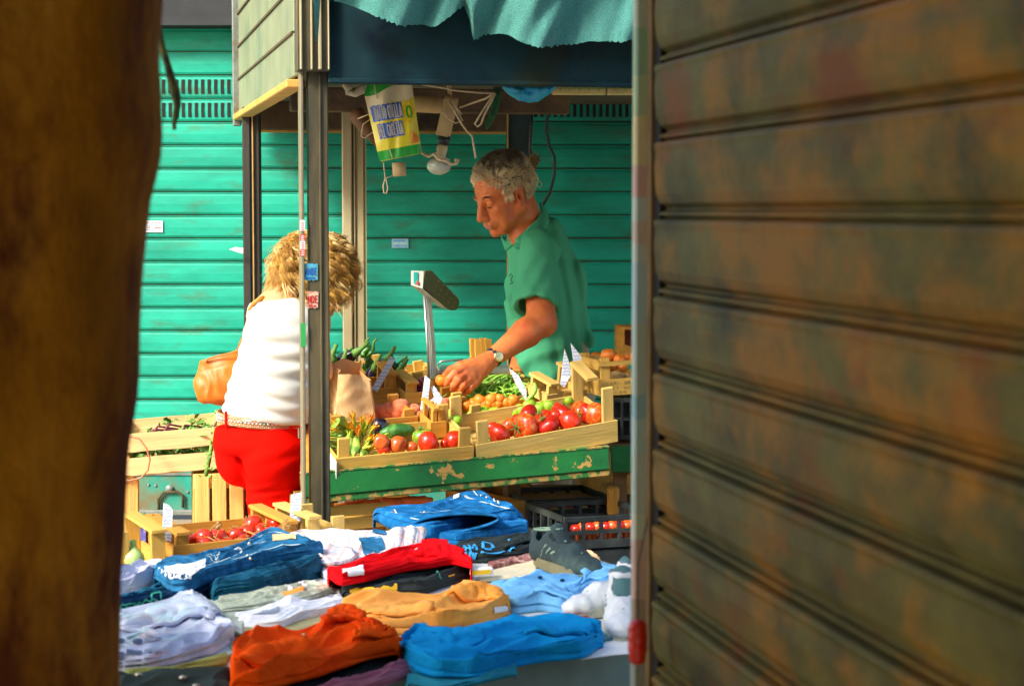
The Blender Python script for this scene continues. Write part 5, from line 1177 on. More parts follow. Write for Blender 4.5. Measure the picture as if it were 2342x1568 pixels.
q = MB(); q.tube([P(545,800,6.140), P(562,760,6.150), P(570,725,6.120), P(574,708,6.070)], .006, 8); q.build('strap', m_lea, None, True); child(bpy.context.scene.objects[-1] if False else [o for o in COL.objects if o.name.startswith('strap')][-1], hb, hbO)
# ---------------------------------------------------------------- clothes table
ZC = .78
def cpl(x, y, h=0): return on_plane(x, y, ZC+h)
ct = empty('clothes_table', (-.3, 4.1, 0), 'low market table under a pale sheet covered with second hand clothes', 'table'); CO = ct.location.copy()
FL, FRr, RRr, RL = Vector((-1.25, 2.72, ZC)), Vector((.50, 3.905, ZC)), Vector((.0, 5.10, ZC)), Vector((-1.55, 4.08, ZC))
q = MB(); q.prism([p-CO for p in (FL, FRr, RRr, RL)], (0,0,-.03)); q.build('table_top', M['wdark'], ct)
for p in (FL, FRr, RRr, RL):
    c = (p-CO)*.92; q = MB(); q.box((c.x, c.y, (ZC-.03)/2), (.05,.05,ZC-.03)); q.build('leg', M['wdark'], ct)
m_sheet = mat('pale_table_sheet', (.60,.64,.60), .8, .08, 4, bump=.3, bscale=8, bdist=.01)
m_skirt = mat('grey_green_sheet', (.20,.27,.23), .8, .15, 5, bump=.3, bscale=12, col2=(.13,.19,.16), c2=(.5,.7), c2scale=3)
q = MB()
def shf(u, v):
    p = FL.lerp(FRr, u).lerp(RL.lerp(RRr, u), v)-CO; p.z += .004+.003*noise.noise(Vector((u*9, v*9, 0))); return p
q.grid(shf, 60, 40); q.build('sheet', m_sheet, ct, True)
q = MB()
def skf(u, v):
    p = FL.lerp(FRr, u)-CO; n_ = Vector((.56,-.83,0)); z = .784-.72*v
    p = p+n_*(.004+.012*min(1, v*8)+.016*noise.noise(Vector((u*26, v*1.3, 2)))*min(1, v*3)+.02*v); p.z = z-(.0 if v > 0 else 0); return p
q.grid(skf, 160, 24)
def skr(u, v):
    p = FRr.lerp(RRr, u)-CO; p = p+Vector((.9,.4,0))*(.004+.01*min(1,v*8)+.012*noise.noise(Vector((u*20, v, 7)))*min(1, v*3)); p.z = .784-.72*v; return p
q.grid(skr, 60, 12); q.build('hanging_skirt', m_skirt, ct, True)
def fab(name, c, var=.1, c2=None, sc=5, **k): return mat(name, c, .88, var, sc, (1,1.9,1.2), bump=.8, bscale=9, col2=c2 or tuple(x*.75 for x in c), c2=(.5,.72), c2scale=sc*.8, bdist=.012, spec=.06, **k)
def denim(name, c): return mat(name, c, .85, .25, 30, (1,1.6,1.3), bump=.7, bscale=20, col2=tuple(min(1, x*1.9+.02) for x in c), c2=(.5,.70), c2scale=14, col3=tuple(x*.4 for x in c), c3=(.52,.72), c3scale=9, bdist=.012, spec=.08)
def pl_at(L, u):
    x0, x1 = L[0][0], L[-1][0]; x = x0+(x1-x0)*u
    for a, b in zip(L[:-1], L[1:]):
        if a[0] <= x <= b[0]+1e-6: t_ = (x-a[0])/max(1e-6, b[0]-a[0]); return x, a[1]+(b[1]-a[1])*t_
    return x, L[-1][1]
def smooth_at(L, u, w=.025):
    xs = [pl_at(L, min(1, max(0, u+d))) for d in (-w, 0, w)]; return xs[1][0], sum(p[1] for p in xs)/3
GN = [0]
def garment(name, label, cat, bot, top, t, m, h0=.004, layers=2, wr=.010, seed=None, mind=.07, nu=110, nv=54, dirn=(1, .35), group=None, soft=.010, extra=0):
    wr = wr*1.1; t = t*.52; nu = int(nu*1.35); nv = int(nv*1.4)
    GN[0] += 1; sd_ = seed if seed is not None else GN[0]*3.7
    cache = {}
    def base(u):
        k = round(u, 4)
        if k in cache: return cache[k]
        bx, by = smooth_at(bot, u); tx, ty = smooth_at(top, u); kk = 1200*abs(top[-1][0]-top[0][0])/150000.0; by += 5*noise.noise(Vector((u*kk, sd_, 0)))+1.0*noise.noise(Vector((u*kk*3, sd_, 5))); ty += 4*noise.noise(Vector((u*kk*.9, sd_, 9))); Fp = cpl(bx, by, h0)
        r = on_plane(tx, ty, ZC+h0+t*.85); Yr = max(r.y, Fp.y+mind); Rp = P(tx, ty, Yr)
        cache[k] = (Fp, Rp); return cache[k]
    wdt = (base(1)[0]-base(0)[0]).length
    def S(u, v):
        Fp, Rp = base(u); ed = max(0, 1-abs(2*u-1)**22)**.5; tt = t*(.55+.45*ed)*(.94+.10*noise.noise(Vector((u*5, sd_, 1))))
        back = Vector((0,1,0)); dist = Rp.y-Fp.y
        L0 = t*1.2+dist; s = v
        a = .26
        if v < a:      # the folded front edge
            w = v/a; ang = w*PI/2; p = Fp.copy(); p.z += tt*math.sin(ang)**1.0; p.y += tt*.22*(1-math.cos(ang)**.6)
            hw_ = min(.999, math.sin(ang))+.03*noise.noise(Vector((u*7, sd_, 8))); lay = abs(math.sin(layers*PI*hw_))**.35; p.y += .011*(1-lay)*(1-w*.3)+.014*noise.noise(Vector((u*wdt*2, int(hw_*layers)*3.3, sd_)))*(1-w)
            lx = noise.noise(Vector((u*wdt*4+sd_, w*2, sd_))); p.y += .008*lx*(1-abs(2*w-1))
            p.z += (noise.noise(Vector((u*wdt*4, sd_, 3)))*.005)*math.sin(w*PI)
        else:
            w = (v-a)/(1-a); f = Fp.copy(); f.z += tt; f.y += tt*.22
            p = f.lerp(Rp, w)
            if w > .9: pass
        fall = min(1, v/a)*(1-max(0, (v-.93)/.07))**.5 if v < 1 else 0
        x, y = p.x*dirn[0]+p.y*.2, p.y
        uw = u*wdt; n1 = noise.noise(Vector((uw*5+sd_, v*2.2, sd_))); n2 = 1-2*abs(noise.noise(Vector((uw*4.0+v*1.6+sd_*2, v*4.2-uw*2.2, sd_+9)))); n3 = 1-2*abs(noise.noise(Vector((uw*7.5+v*2.2, v*6.5-uw*5, sd_+4))))
        c1_ = max(0, n2)**2.2; c2_ = max(0, n3)**3; p.z += wr*fall*(.55*n1+1.15*(c1_-.2)+.6*(c2_-.12))
        # rounding of both ends
        p.z -= (1-ed)*tt*.25*min(1, v/a)
        p.x += .008*noise.noise(Vector((v*6, u*3, sd_)))*(abs(2*u-1)**4)
        if p.z < ZC+h0*.5+.001: p.z = ZC+h0*.5+.001
        return p
    q = MB(); q.grid(lambda u, v: S(u, v), nu, nv)
    def bk(u, v):
        p = S(u, 1.0); p = p.copy(); z1 = ZC+.001; p.z = p.z*(1-v)+z1*v; p.y += .006*math.sin(v*PI); return p
    q.grid(bk, nu, 4)
    for uu in (0, 1):
        def sd2(v, w, uu=uu):
            p = S(uu, v).copy(); p.z = p.z*(1-w)+(ZC+.001)*w; return p
        q.grid(sd2, nv, 3)
    c = S(.5, .5).copy(); c.z = ZC
    q.v = [(a[0]-c.x, a[1]-c.y, a[2]-c.z) for a in q.v]
    o = q.build(name, m, None, True); o.location = c; tag(o, label, cat, group or 'second hand clothes on the table')
    def SN(u, v, off_=.0022):
        e = .004; p = S(u, v); du = S(min(1, u+e), v)-S(max(0, u-e), v); dv = S(u, min(1, v+e))-S(u, max(0, v-e)); n = du.cross(dv); n = n.normalized() if n.length > 1e-12 else Vector((0,0,1))
        if n.y > 0 and n.z < 0: n = -n
        return p+n*off_-c, n
    o['_dummy'] = 0; del o['_dummy']
    return o, SN
def patch(o, SN, u0, u1, v0, v1, m, name='print', shape=None, nu=18, nv=8, off_=.003, skew=0):
    q = MB()
    def f(a, b):
        uu, vv = a, b
        if shape: uu, vv = shape(a, b)
        return SN(min(.999, max(.001, u0+(u1-u0)*uu+skew*vv)), min(.999, max(.001, v0+(v1-v0)*vv)), off_)[0]
    q.grid(f, nu, nv); return q.build(name, m, o, True)
def flap(o, SN, pts, m, name='folded_sleeve', th=.006, off_=.006, sd_=0):
    """a piece of the same cloth lying folded on top: polygon in uv, filled as a fan grid"""
    q = MB(); c = (sum(p[0] for p in pts)/len(pts), sum(p[1] for p in pts)/len(pts)); n = 44; loop = []
    for i in range(n):
        s_ = i/n*len(pts); k = int(s_); t_ = s_-k; a, b = pts[k], pts[(k+1) % len(pts)]; loop.append((a[0]+(b[0]-a[0])*t_, a[1]+(b[1]-a[1])*t_))
    def f(u, v):
        k = int(round(u*n)) % n; x = c[0]+(loop[k][0]-c[0])*v; y = c[1]+(loop[k][1]-c[1])*v
        p, nn = SN(min(.998, max(.002, x)), min(.998, max(.03, y)), off_+.004*noise.noise(Vector((x*22, y*9, sd_)))+.003*(1-v)); return p
    q.grid(f, n, 9); fo = q.build(name, m, o, True); s2 = fo.modifiers.new('t', 'SOLIDIFY'); s2.thickness = th; s2.offset = 0; return fo
def stroke(o, SN, pts, w, m, name='stitching', n=24, off_=.003):
    q = MB(); L = [(pts[min(len(pts)-2, int(s))][0]+(pts[min(len(pts)-2, int(s))+1][0]-pts[min(len(pts)-2, int(s))][0])*(s-min(len(pts)-2, int(s))), pts[min(len(pts)-2, int(s))][1]+(pts[min(len(pts)-2, int(s))+1][1]-pts[min(len(pts)-2, int(s))][1])*(s-min(len(pts)-2, int(s)))) for s in [i/n*(len(pts)-1) for i in range(n+1)]]
    A = [SN(min(.999, max(.001, a)), min(.999, max(.001, b)), off_) for a, b in L]; ribbon(q, [p for p, _ in A], w, [n_ for _, n_ in A]); return q.build(name, m, o)
def word(o, SN, text, u0, u1, v0, v1, w, m, name='lettering', gap=.28, slant=0):
    f = lambda u, v: SN(min(.999, max(.001, u0+(u1-u0)*u+slant*v)), min(.999, max(.001, v0+(v1-v0)*v)), .0032); return text_mesh(name, text, f, w, m, o, gap)
m_wprint = mat('white_print', (.80,.82,.84), .7, .05, 20, bump=0); m_stitch = mat('pale_stitching', (.45,.55,.55), .8, .1, 20, bump=0)
m_yel = mat('yellow_print', (.85,.50,.01), .7, .1, 20, bump=0); m_orl = mat('tan_leather_label', (.72,.45,.20), .7, .1, 20); m_orl2 = mat('orange_label', (.85,.33,.05), .7, .1, 20)
m_btn = mat('dull_metal_button', (.55,.50,.38), .35, .2, 20, metal=.7)
J1, J2, J3, J4 = denim('mid_blue_denim', (.015,.12,.25)), denim('dark_navy_denim', (.006,.035,.09)), denim('teal_denim', (.008,.085,.15)), denim('bright_blue_denim', (.006,.11,.29))
# from the back to the front
o, s = garment('folded_jeans', 'bottom pair of blue jeans below the rolled pair at the back of the table', 'jeans', [(935,1236),(1050,1246),(1130,1240),(1206,1222)], [(935,1205),(1050,1190),(1150,1180),(1203,1190)], .05, J4, layers=2, wr=.005)
o, s = garment('folded_jeans', 'rolled bright blue jeans with pale stitching at the back of the table', 'jeans', [(856,1186),(890,1208),(930,1222),(985,1228),(1060,1214),(1130,1200),(1185,1192)], [(862,1168),(890,1158),(930,1154),(970,1154),(1010,1142),(1060,1124),(1108,1121),(1125,1142),(1160,1150),(1196,1182)], .060, J4, h0=.02, layers=1, wr=.007, mind=.1)
GJ, SJ = o, s
for pts in ([(.30,.72),(.36,.66),(.44,.60),(.52,.58)], [(.50,.90),(.60,.78),(.68,.70)], [(.515,.88),(.61,.76),(.69,.68)], [(.80,.97),(.83,.80),(.85,.66)], [(.66,.98),(.70,.82)], [(.05,.45),(.12,.38),(.16,.42),(.13,.60)], [(.72,.62),(.85,.58),(.95,.62)], [(.25,.36),(.45,.32),(.7,.33),(.93,.36)]): stroke(o, s, pts, .0035, m_stitch)
for u, v in ((.335,.70), (.72,.80), (.755,.78), (.845,.72)):
    p, n = s(u, v, .003); q = MB(); q.ball(p, (.004,.003,.004), 1); q.build('button', m_btn, o, True)
p, n = s(.545, .93, .003); patch(o, s, .525, .565, .88, .98, m_wprint, 'label')
# the open rolled leg with its dark hollow
def spiral(u, v):
    a = u*2*PI*1.0; rx_, rz_ = .105, .024; cx, cz = cpl(1035, 1200, .065).x, 0
    sx = math.cos(a); sz = math.sin(a); w = rz_*(.45+.55*(1-(sx+1)/2)**.6) if True else rz_
    c = P(1040, 1196, 4.86+.20*v); r_ = Vector((sx*rx_, 0, sz*w+.02*sx*.6)); return c+r_-GJ.location
q = MB(); q.grid(spiral, 60, 10); ro = q.build('rolled_leg', J4, GJ, True); s_ = ro.modifiers.new('t', 'SOLIDIFY'); s_.thickness = .007
o, s = garment('shorts', 'folded black cotton shorts with bright blue block letters behind the red shirt', 'shorts', [(1042,1290),(1110,1288),(1190,1280),(1285,1256)], [(1047,1236),(1110,1228),(1190,1220),(1265,1217)], .042, fab('charcoal_cotton', (.025,.035,.035)), wr=.009)
m_bl1 = mat('bright_blue_print', (.03,.33,.68), .7, .1, 20, bump=0)
word(o, s, 'BBO', .03, .20, .10, .52, .006, m_bl1, gap=.1); word(o, s, 'D V', .26, .62, .30, .62, .007, m_bl1); stroke(o, s, [(.24,.22),(.4,.20),(.55,.28)], .007, m_bl1, 'lettering')
flap(o, s, [(.45,.30),(.70,.38),(.98,.55),(.97,.85),(.60,.75)], o.data.materials[0], 'folded_leg')
# plaid shirt
m_pl = mk('plaid_cotton'); N_, L_ = nt(m_pl); b_ = N_['Principled BSDF']; tc = N_.new('ShaderNodeTexCoord'); prev = None
for k, (ax, sc, col, wd) in enumerate([(0, 9, (.62,.30,.28), .86), (1, 9, (.42,.46,.62), .86), (0, 4.5, (.45,.50,.66), .90), (1, 4.5, (.70,.42,.30), .90)]):
    w_ = N_.new('ShaderNodeTexWave'); w_.bands_direction = 'X' if ax == 0 else 'Y'; w_.inputs['Scale'].default_value = sc; w_.inputs['Distortion'].default_value = .6; w_.inputs['Detail Scale'].default_value = .5; L_.new(tc.outputs['Object'], w_.inputs['Vector'])
    mr = N_.new('ShaderNodeMapRange'); mr.inputs[1].default_value = wd-.12; mr.inputs[2].default_value = 1; mr.inputs[4].default_value = .75; L_.new(w_.outputs[1], mr.inputs[0])
    mx = N_.new('ShaderNodeMixRGB'); mx.inputs[1].default_value = (.82,.82,.82,1); mx.inputs[2].default_value = (*col, 1); L_.new(mr.outputs[0], mx.inputs[0])
    if prev: L_.new(prev, mx.inputs[1])
    prev = mx.outputs[0]
L_.new(prev, b_.inputs['Base Color']); b_.inputs['Roughness'].default_value = .9
o, s = garment('plaid_shirt', 'white plaid shirt with a small denim pocket behind the red shirt', 'shirt', [(640,1240),(690,1262),(715,1285),(735,1325),(765,1330),(860,1302),(962,1268)], [(642,1232),(690,1217),(780,1213),(860,1209),(900,1213),(930,1210),(958,1216)], .035, m_pl, wr=.010, layers=1)
patch(o, s, .56, .78, .34, .78, J1, 'denim_pocket', shape=lambda a, b: (a*.75+.25*(1-b), b), off_=.004); patch(o, s, .66, .76, .86, .96, J1, 'denim_pocket', off_=.004)
patch(o, s, .66, .80, .30, .36, m_wprint, 'pocket_trim', off_=.006)
q = MB()
for k in range(7):
    x = 893+k*10; a = cpl(x, 1272-k*3, .03)-o.location; b = cpl(x+14, 1212, .05)-o.location; q.tube([a, a.lerp(b, .5)+Vector((0,0,.018+.004*math.sin(k*2))), b], [.012,.016,.010], 8)
q.build('bunched_sleeve', m_pl, o, True)
flap(o, s, [(.04,.35),(.30,.30),(.55,.40),(.50,.62),(.10,.70)], m_pl, 'folded_sleeve', .007)
# jeans piles on the left
o, s = garment('folded_jeans', 'stack of dark teal jeans under the printed jeans seen edge on', 'jeans', [(488,1384),(560,1374),(640,1354),(738,1322)], [(482,1330),(560,1310),(650,1290),(738,1252)], .085, J3, layers=6, wr=.007)
o, s = garment('dark_trousers', 'dark navy trousers with curly green lettering under the printed jeans', 'trousers', [(262,1412),(340,1398),(430,1380),(500,1364)], [(262,1370),(340,1350),(420,1322),(498,1305)], .058, J2, layers=3, wr=.008)
flap(o, s, [(.04,.55),(.5,.62),(.96,.50),(.93,.9),(.4,.95)], J3, 'folded_leg', .01)
m_gl = mat('green_thread', (.03,.35,.24), .7, .1, 20, bump=0)
word(o, s, 'SEBCO', .03, .40, .04, .16, .004, m_gl, gap=.05); stroke(o, s, [(.34,.08),(.36,.26),(.43,.28),(.44,.1)], .004, m_gl, 'lettering')
o, s = garment('folded_jeans', 'mid blue jeans with white print and tan label on the left pile', 'jeans', [(352,1322),(385,1352),(430,1352),(480,1330),(560,1304),(640,1284),(738,1266)], [(356,1292),(385,1277),(440,1270),(500,1258),(560,1238),(590,1220),(622,1203),(660,1218),(700,1232),(738,1254)], .046, J1, h0=.035, layers=2, wr=.008, mind=.10)
patch(o, s, .06, .30, .34, .62, m_wprint, 'print', shape=lambda a, b: (a, b+.22*math.sin(a*7)*(1-b)), nu=26)
word(o, s, 'MANDALAY', .03, .22, .20, .30, .0035, m_wprint, gap=.2)
word(o, s, '3', .47, .52, .50, .80, .004, m_wprint); patch(o, s, .70, .84, .56, .80, m_orl, 'leather_label', off_=.0035)
for pts in ([(.30,.75),(.36,.45),(.38,.72)], [(.32,.75),(.38,.5)], [(.54,.85),(.60,.62),(.66,.60)], [(.45,.42),(.7,.40),(.95,.42)], [(.56,.9),(.62,.84),(.76,.86)], [(.30,.44),(.45,.52)]): stroke(o, s, pts, .003, m_stitch)
for u, v in ((.56,.30), (.57,.14), (.56,.80)): p, n = s(u, v, .004); q = MB(); q.ball(p, (.0045,.003,.0045), 1); q.build('button', m_btn, o, True)
o, s = garment('pale_cloth', 'crumpled pale lavender cloth at the far left of the clothes beside the trunk', 'cloth', [(262,1376),(310,1368),(350,1356),(372,1338)], [(266,1320),(285,1303),(320,1288),(350,1286),(370,1302)], .05, fab('lavender_cotton', (.56,.58,.72)), wr=.022, mind=.06)
# centre
o, s = garment('dark_shirt', 'charcoal T shirt with a yellow print folded under the red shirt', 'shirt', [(784,1368),(860,1374),(960,1360),(1076,1322)], [(782,1335),(870,1318),(990,1296),(1070,1272)], .050, fab('dark_grey_jersey', (.035,.045,.045)), wr=.009)
patch(o, s, .06, .42, .09, .20, m_yel, 'print', shape=lambda a, b: (a, b*(.6+.4*math.sin(a*11)**2)+.25*a), nu=30)
stroke(o, s, [(.76,.22),(.74,.42),(.80,.56),(.90,.54),(.96,.40)], .005, m_gl, 'neck_trim'); patch(o, s, .82, .87, .20, .26, m_yel, 'neck_label')
o, s = garment('red_shirt', 'bright red shirt with white print folded in the middle of the table', 'shirt', [(750,1322),(775,1342),(840,1330),(900,1316),(980,1302),(1040,1292),(1078,1300)], [(750,1300),(800,1287),(880,1264),(940,1245),(975,1238),(1005,1240),(1035,1252),(1076,1278)], .028, fab('red_jersey', (.72,.004,.008)), h0=.040, wr=.010, layers=1, mind=.09)
patch(o, s, .10, .24, .44, .60, m_wprint, 'print'); patch(o, s, .14, .25, .24, .40, m_wprint, 'print'); stroke(o, s, [(.62,.70),(.72,.86),(.80,.92)], .012, m_wprint, 'print'); stroke(o, s, [(.70,.74),(.78,.55)], .012, m_wprint, 'print')
flap(o, s, [(.60,.50),(.80,.42),(.97,.60),(.90,.92),(.68,.90)], o.data.materials[0], 'folded_sleeve')
o, s = garment('mauve_cloth', 'striped mauve and brown cloth between the shorts and the cream cloth', 'cloth', [(1118,1306),(1180,1297),(1238,1284)], [(1120,1286),(1180,1270),(1238,1254)], .018, mat('mauve_stripes', (.30,.10,.09), .8, .2, 14, (1,12,1), .2, col2=(.62,.40,.34), c2=(.5,.6), c2scale=5), wr=.006, layers=1, nu=50, nv=26)
o, s = garment('cream_cloth', 'cream coloured cloth lying left of the dark shoe', 'cloth', [(1092,1334),(1160,1330),(1232,1322)], [(1100,1310),(1160,1296),(1230,1276)], .014, fab('cream_cotton', (.74,.66,.46)), wr=.005, layers=1, nu=50, nv=26)
q = MB(); a = cpl(1112, 1306, .03); q.box((0,0,0), (.05,.02,.018), M=rot('Z', .4), bev=.003); o = q.build('paper_packet', m_paper); o.location = a+Vector((-.01,0,0)); tag(o, 'small white and yellow packet on the clothes right of the red shirt', 'packet'); q = MB(); q.box((0,-.011,0), (.044,.002,.01), M=rot('Z', .4)); q.build('yellow_label', m_yel, o)
o, s = garment('white_shirt', 'bright white T shirt with grey printed bars in the left middle of the table', 'shirt', [(545,1446),(640,1442),(720,1420),(785,1396)], [(540,1402),(620,1386),(700,1358),(740,1344),(775,1342)], .026, fab('bright_white_jersey', (.80,.82,.86)), wr=.010)
m_gpr = mat('grey_blue_print', (.28,.33,.42), .7, .2, 20, bump=0)
for k in range(13): stroke(o, s, [(.10+k*.023, .50), (.13+k*.023, .82)], .005, m_gpr, 'print', 6)
word(o, s, '12', .88, .92, .50, .70, .003, m_gpr)
o, s = garment('pale_trousers', 'pale grey green trousers with an orange waist label behind the white T shirt', 'trousers', [(500,1412),(560,1408),(690,1388),(762,1364)], [(500,1366),(600,1350),(672,1334),(700,1325),(760,1338)], .030, denim('pale_grey_denim', (.38,.43,.33)), wr=.007, layers=3)
patch(o, s, .56, .74, .48, .68, m_orl2, 'orange_label', off_=.004); stroke(o, s, [(.6,.95),(.63,.7)], .01, m_wprint, 'belt_loop', 6); stroke(o, s, [(.72,.95),(.76,.7)], .01, m_wprint, 'belt_loop', 6)
o, s = garment('striped_towel', 'thin grey green cloth with blurred pattern left of the white T shirt', 'cloth', [(470,1452),(520,1462),(560,1466)], [(455,1370),(500,1372),(548,1384)], .020, fab('sage_cotton', (.34,.40,.33), .3, (.55,.58,.48)), wr=.008, nu=50, nv=30)
o, s = garment('khaki_cloth', 'flat khaki cloth behind the orange red polo shirt', 'cloth', [(528,1506),(650,1496),(760,1474),(830,1448)], [(535,1436),(640,1428),(780,1400),(828,1400)], .014, fab('khaki_cotton', (.40,.36,.18), .12, (.30,.34,.18)), wr=.004, layers=1)
stroke(o, s, [(.62,.80),(.75,.86),(.9,.84)], .003, m_orl, 'stitching')
o, s = garment('bagged_shirt', 'white and lavender shirt in a clear bag at the left edge of the table', 'shirt', [(258,1538),(340,1533),(420,1515),(490,1496),(532,1470)], [(262,1396),(340,1380),(420,1358),(465,1362),(495,1388),(528,1430)], .045, mat('shiny_lavender_cloth', (.62,.67,.82), .28, .2, 4, bump=.5, bscale=18, col2=(.36,.44,.62), c2=(.48,.62), c2scale=5, coat=.5, bdist=.006), wr=.016)
flap(o, s, [(.05,.55),(.45,.50),(.85,.60),(.90,.85),(.3,.88)], o.data.materials[0], 'folded_sleeve', .006)
m_navy = mat('navy_print', (.08,.12,.20), .7, .2, 20, bump=0)
for k in range(6): patch(o, s, .02, .09, .10+k*.05, .125+k*.05, m_navy, 'print', nu=6, nv=2); patch(o, s, .11, .24, .12+k*.05, .14+k*.05, m_navy, 'print', nu=8, nv=2); patch(o, s, .26, .40, .13+k*.05, .146+k*.05, m_gpr, 'print', nu=8, nv=2)
o, s = garment('light_blue_shirt', 'light blue polo shirt at the right end of the table', 'shirt', [(1128,1398),(1180,1405),(1240,1398),(1300,1408),(1370,1402),(1452,1360)], [(1122,1332),(1180,1322),(1260,1318),(1322,1312),(1338,1292),(1360,1286),(1400,1296),(1448,1310)], .040, fab('light_blue_jersey', (.17,.45,.74), .1, (.08,.30,.62)), wr=.014)
flap(o, s, [(.62,.70),(.80,.62),(.97,.72),(.95,.97),(.70,.97)], o.data.materials[0], 'collar', .006, .008)
flap(o, s, [(.03,.30),(.30,.34),(.62,.28),(.50,.52),(.12,.60)], o.data.materials[0], 'folded_sleeve')
for u, v in ((.34,.88), (.50,.86)): p, n = s(u, v, .003); q = MB(); q.ball(p, (.006,.005,.004), 1); q.build('button', J2, o, True)
o, s = garment('peach_cloth', 'small peach and white cloth corner behind the dark shoe', 'cloth', [(1330,1296),(1350,1298),(1372,1292)], [(1334,1260),(1350,1262),(1368,1276)], .03, fab('peach_cotton', (.80,.50,.28)), wr=.006, nu=30, nv=20, mind=.04)
o, s = garment('crimson_cloth', 'small crimson cloth showing between the two blue shirts', 'cloth', [(1285,1426),(1320,1424),(1350,1420)], [(1292,1404),(1320,1400),(1350,1398)], .016, fab('crimson_cotton', (.35,.003,.05)), wr=.004, nu=30, nv=20, mind=.04)
o, s = garment('apricot_shirt', 'apricot orange polo shirt in the middle of the front row', 'shirt', [(784,1440),(850,1448),(930,1456),(1000,1456),(1070,1444),(1120,1428),(1166,1408)], [(782,1388),(850,1374),(930,1366),(1000,1360),(1040,1340),(1070,1330),(1100,1332),(1130,1352),(1164,1388)], .048, fab('apricot_jersey', (.88,.40,.09), .08, (.82,.28,.03)), wr=.018)
flap(o, s, [(.60,.62),(.74,.52),(.97,.45),(.95,.86),(.72,.95)], o.data.materials[0], 'collar', .008, .009)
flap(o, s, [(.03,.34),(.28,.30),(.55,.36),(.45,.60),(.10,.72)], o.data.materials[0], 'folded_sleeve', .006)
p, n = s(.80, .72, .004); patch(o, s, .78, .86, .52, .66, m_wprint, 'care_label'); stroke(o, s, [(.66,.95),(.70,.75),(.74,.62)], .008, mat('dark_orange_seam', (.70,.16,.02), .8), 'seam'); patch(o, s, .90, .98, .10, .18, m_wprint, 'hem_label')  # seam drawn as a darker orange stroke
o, s = garment('blue_shirt', 'strong blue T shirt at the front right of the table', 'shirt', [(918,1500),(940,1535),(1000,1552),(1080,1552),(1160,1532),(1250,1514),(1340,1504),(1378,1476)], [(916,1462),(940,1444),(965,1438),(1000,1449),(1080,1432),(1160,1418),(1240,1412),(1320,1418),(1378,1444)], .042, fab('strong_blue_jersey', (.004,.26,.58), .1, (.003,.17,.45)), h0=.012, wr=.016)
flap(o, s, [(.62,.36),(.80,.34),(.96,.40),(.95,.80),(.70,.70)], o.data.materials[0], 'folded_sleeve', .008, .009)
flap(o, s, [(.03,.55),(.25,.50),(.42,.62),(.30,.90),(.06,.88)], o.data.materials[0], 'folded_sleeve', .007)
stroke(o, s, [(.60,.55),(.78,.50),(.9,.52)], .004, J2, 'seam')
o, s = garment('teal_cloth', 'teal folded cloth peeping out below the strong blue shirt', 'cloth', [(930,1566),(1010,1584),(1090,1570),(1180,1548)], [(932,1530),(1010,1540),(1090,1536),(1180,1520)], .018, fab('teal_cotton', (.02,.22,.30)), wr=.006, mind=.05)
o, s = garment('pale_teal_cloth', 'pale teal cloth below the white sneakers', 'cloth', [(1325,1478),(1360,1476),(1400,1470)], [(1322,1452),(1360,1446),(1400,1440)], .014, fab('pale_teal_cotton', (.16,.36,.40)), wr=.005, nu=30, nv=20, mind=.04)
o, s = garment('dark_cloth', 'black cloth folded under the orange red polo shirt', 'cloth', [(560,1640),(700,1606),(820,1568),(930,1530)], [(560,1570),(700,1545),(820,1515),(930,1478)], .030, fab('black_cotton', (.012,.016,.016)), wr=.006)
o, s = garment('pink_cloth', 'dusty pink cloth peeping out between the orange red and blue shirts', 'cloth', [(700,1606),(800,1588),(880,1570),(936,1548)], [(760,1562),(830,1545),(890,1520),(932,1512)], .018, fab('dusty_pink_cotton', (.42,.15,.20)), h0=.006, wr=.010, mind=.05)
o, s = garment('orange_red_shirt', 'orange red polo shirt at the front of the table', 'shirt', [(528,1590),(600,1582),(700,1556),(780,1532),(850,1512),(912,1498)], [(532,1475),(560,1456),(620,1446),(690,1438),(725,1424),(760,1406),(790,1408),(815,1424),(860,1436),(912,1478)], .052, fab('orange_red_jersey', (.90,.085,.003), .08, (.78,.035,.002)), h0=.026, wr=.020)
flap(o, s, [(.55,.62),(.66,.60),(.80,.72),(.76,.97),(.60,.95)], o.data.materials[0], 'collar', .009, .010)
flap(o, s, [(.72,.30),(.90,.30),(.99,.45),(.97,.80),(.80,.62)], o.data.materials[0], 'folded_sleeve', .008, .009)
flap(o, s, [(.03,.36),(.25,.32),(.50,.42),(.40,.72),(.08,.70)], o.data.materials[0], 'folded_sleeve', .006)
for u, v in ((.44,.70), (.12,.35)): p, n = s(u, v, .004); q = MB(); q.ball(p, (.005,.004,.004), 1); q.build('button', m_orl, o, True)
patch(o, s, .82, .87, .62, .80, m_wprint, 'neck_label')
o, s = garment('dark_jacket', 'dark green grey jacket at the bottom left corner of the table', 'jacket', [(256,1650),(400,1640),(530,1620)], [(264,1552),(350,1536),(440,1528),(528,1524)], .05, fab('dark_green_grey_cotton', (.045,.065,.055)), wr=.014)
for u, v in ((.58,.62), (.70,.5), (.2,.7)): p, n = s(u, v, .004); q = MB(); q.ball(p, (.008,.006,.004), 1); q.build('button', m_btn, o, True)
o, s = garment('striped_cloth', 'thin yellow green cloth strip under the bagged shirt', 'cloth', [(290,1552),(400,1542),(520,1520)], [(290,1530),(400,1520),(520,1490)], .012, fab('yellow_green_cotton', (.34,.38,.10), .3, (.10,.16,.08)), wr=.006, mind=.05)
q = MB(); pp = [cpl(*c, .008) for c in ((1328,1508),(1400,1498),(1474,1492),(1474,1468),(1400,1462),(1345,1488))]; c = sum(pp, Vector())/6; q.prism([p-c for p in pp], (0,0,.0015)); o = q.build('white_paper', m_paper); o.location = c; tag(o, 'sheet of white paper lying at the front right corner of the table', 'paper')
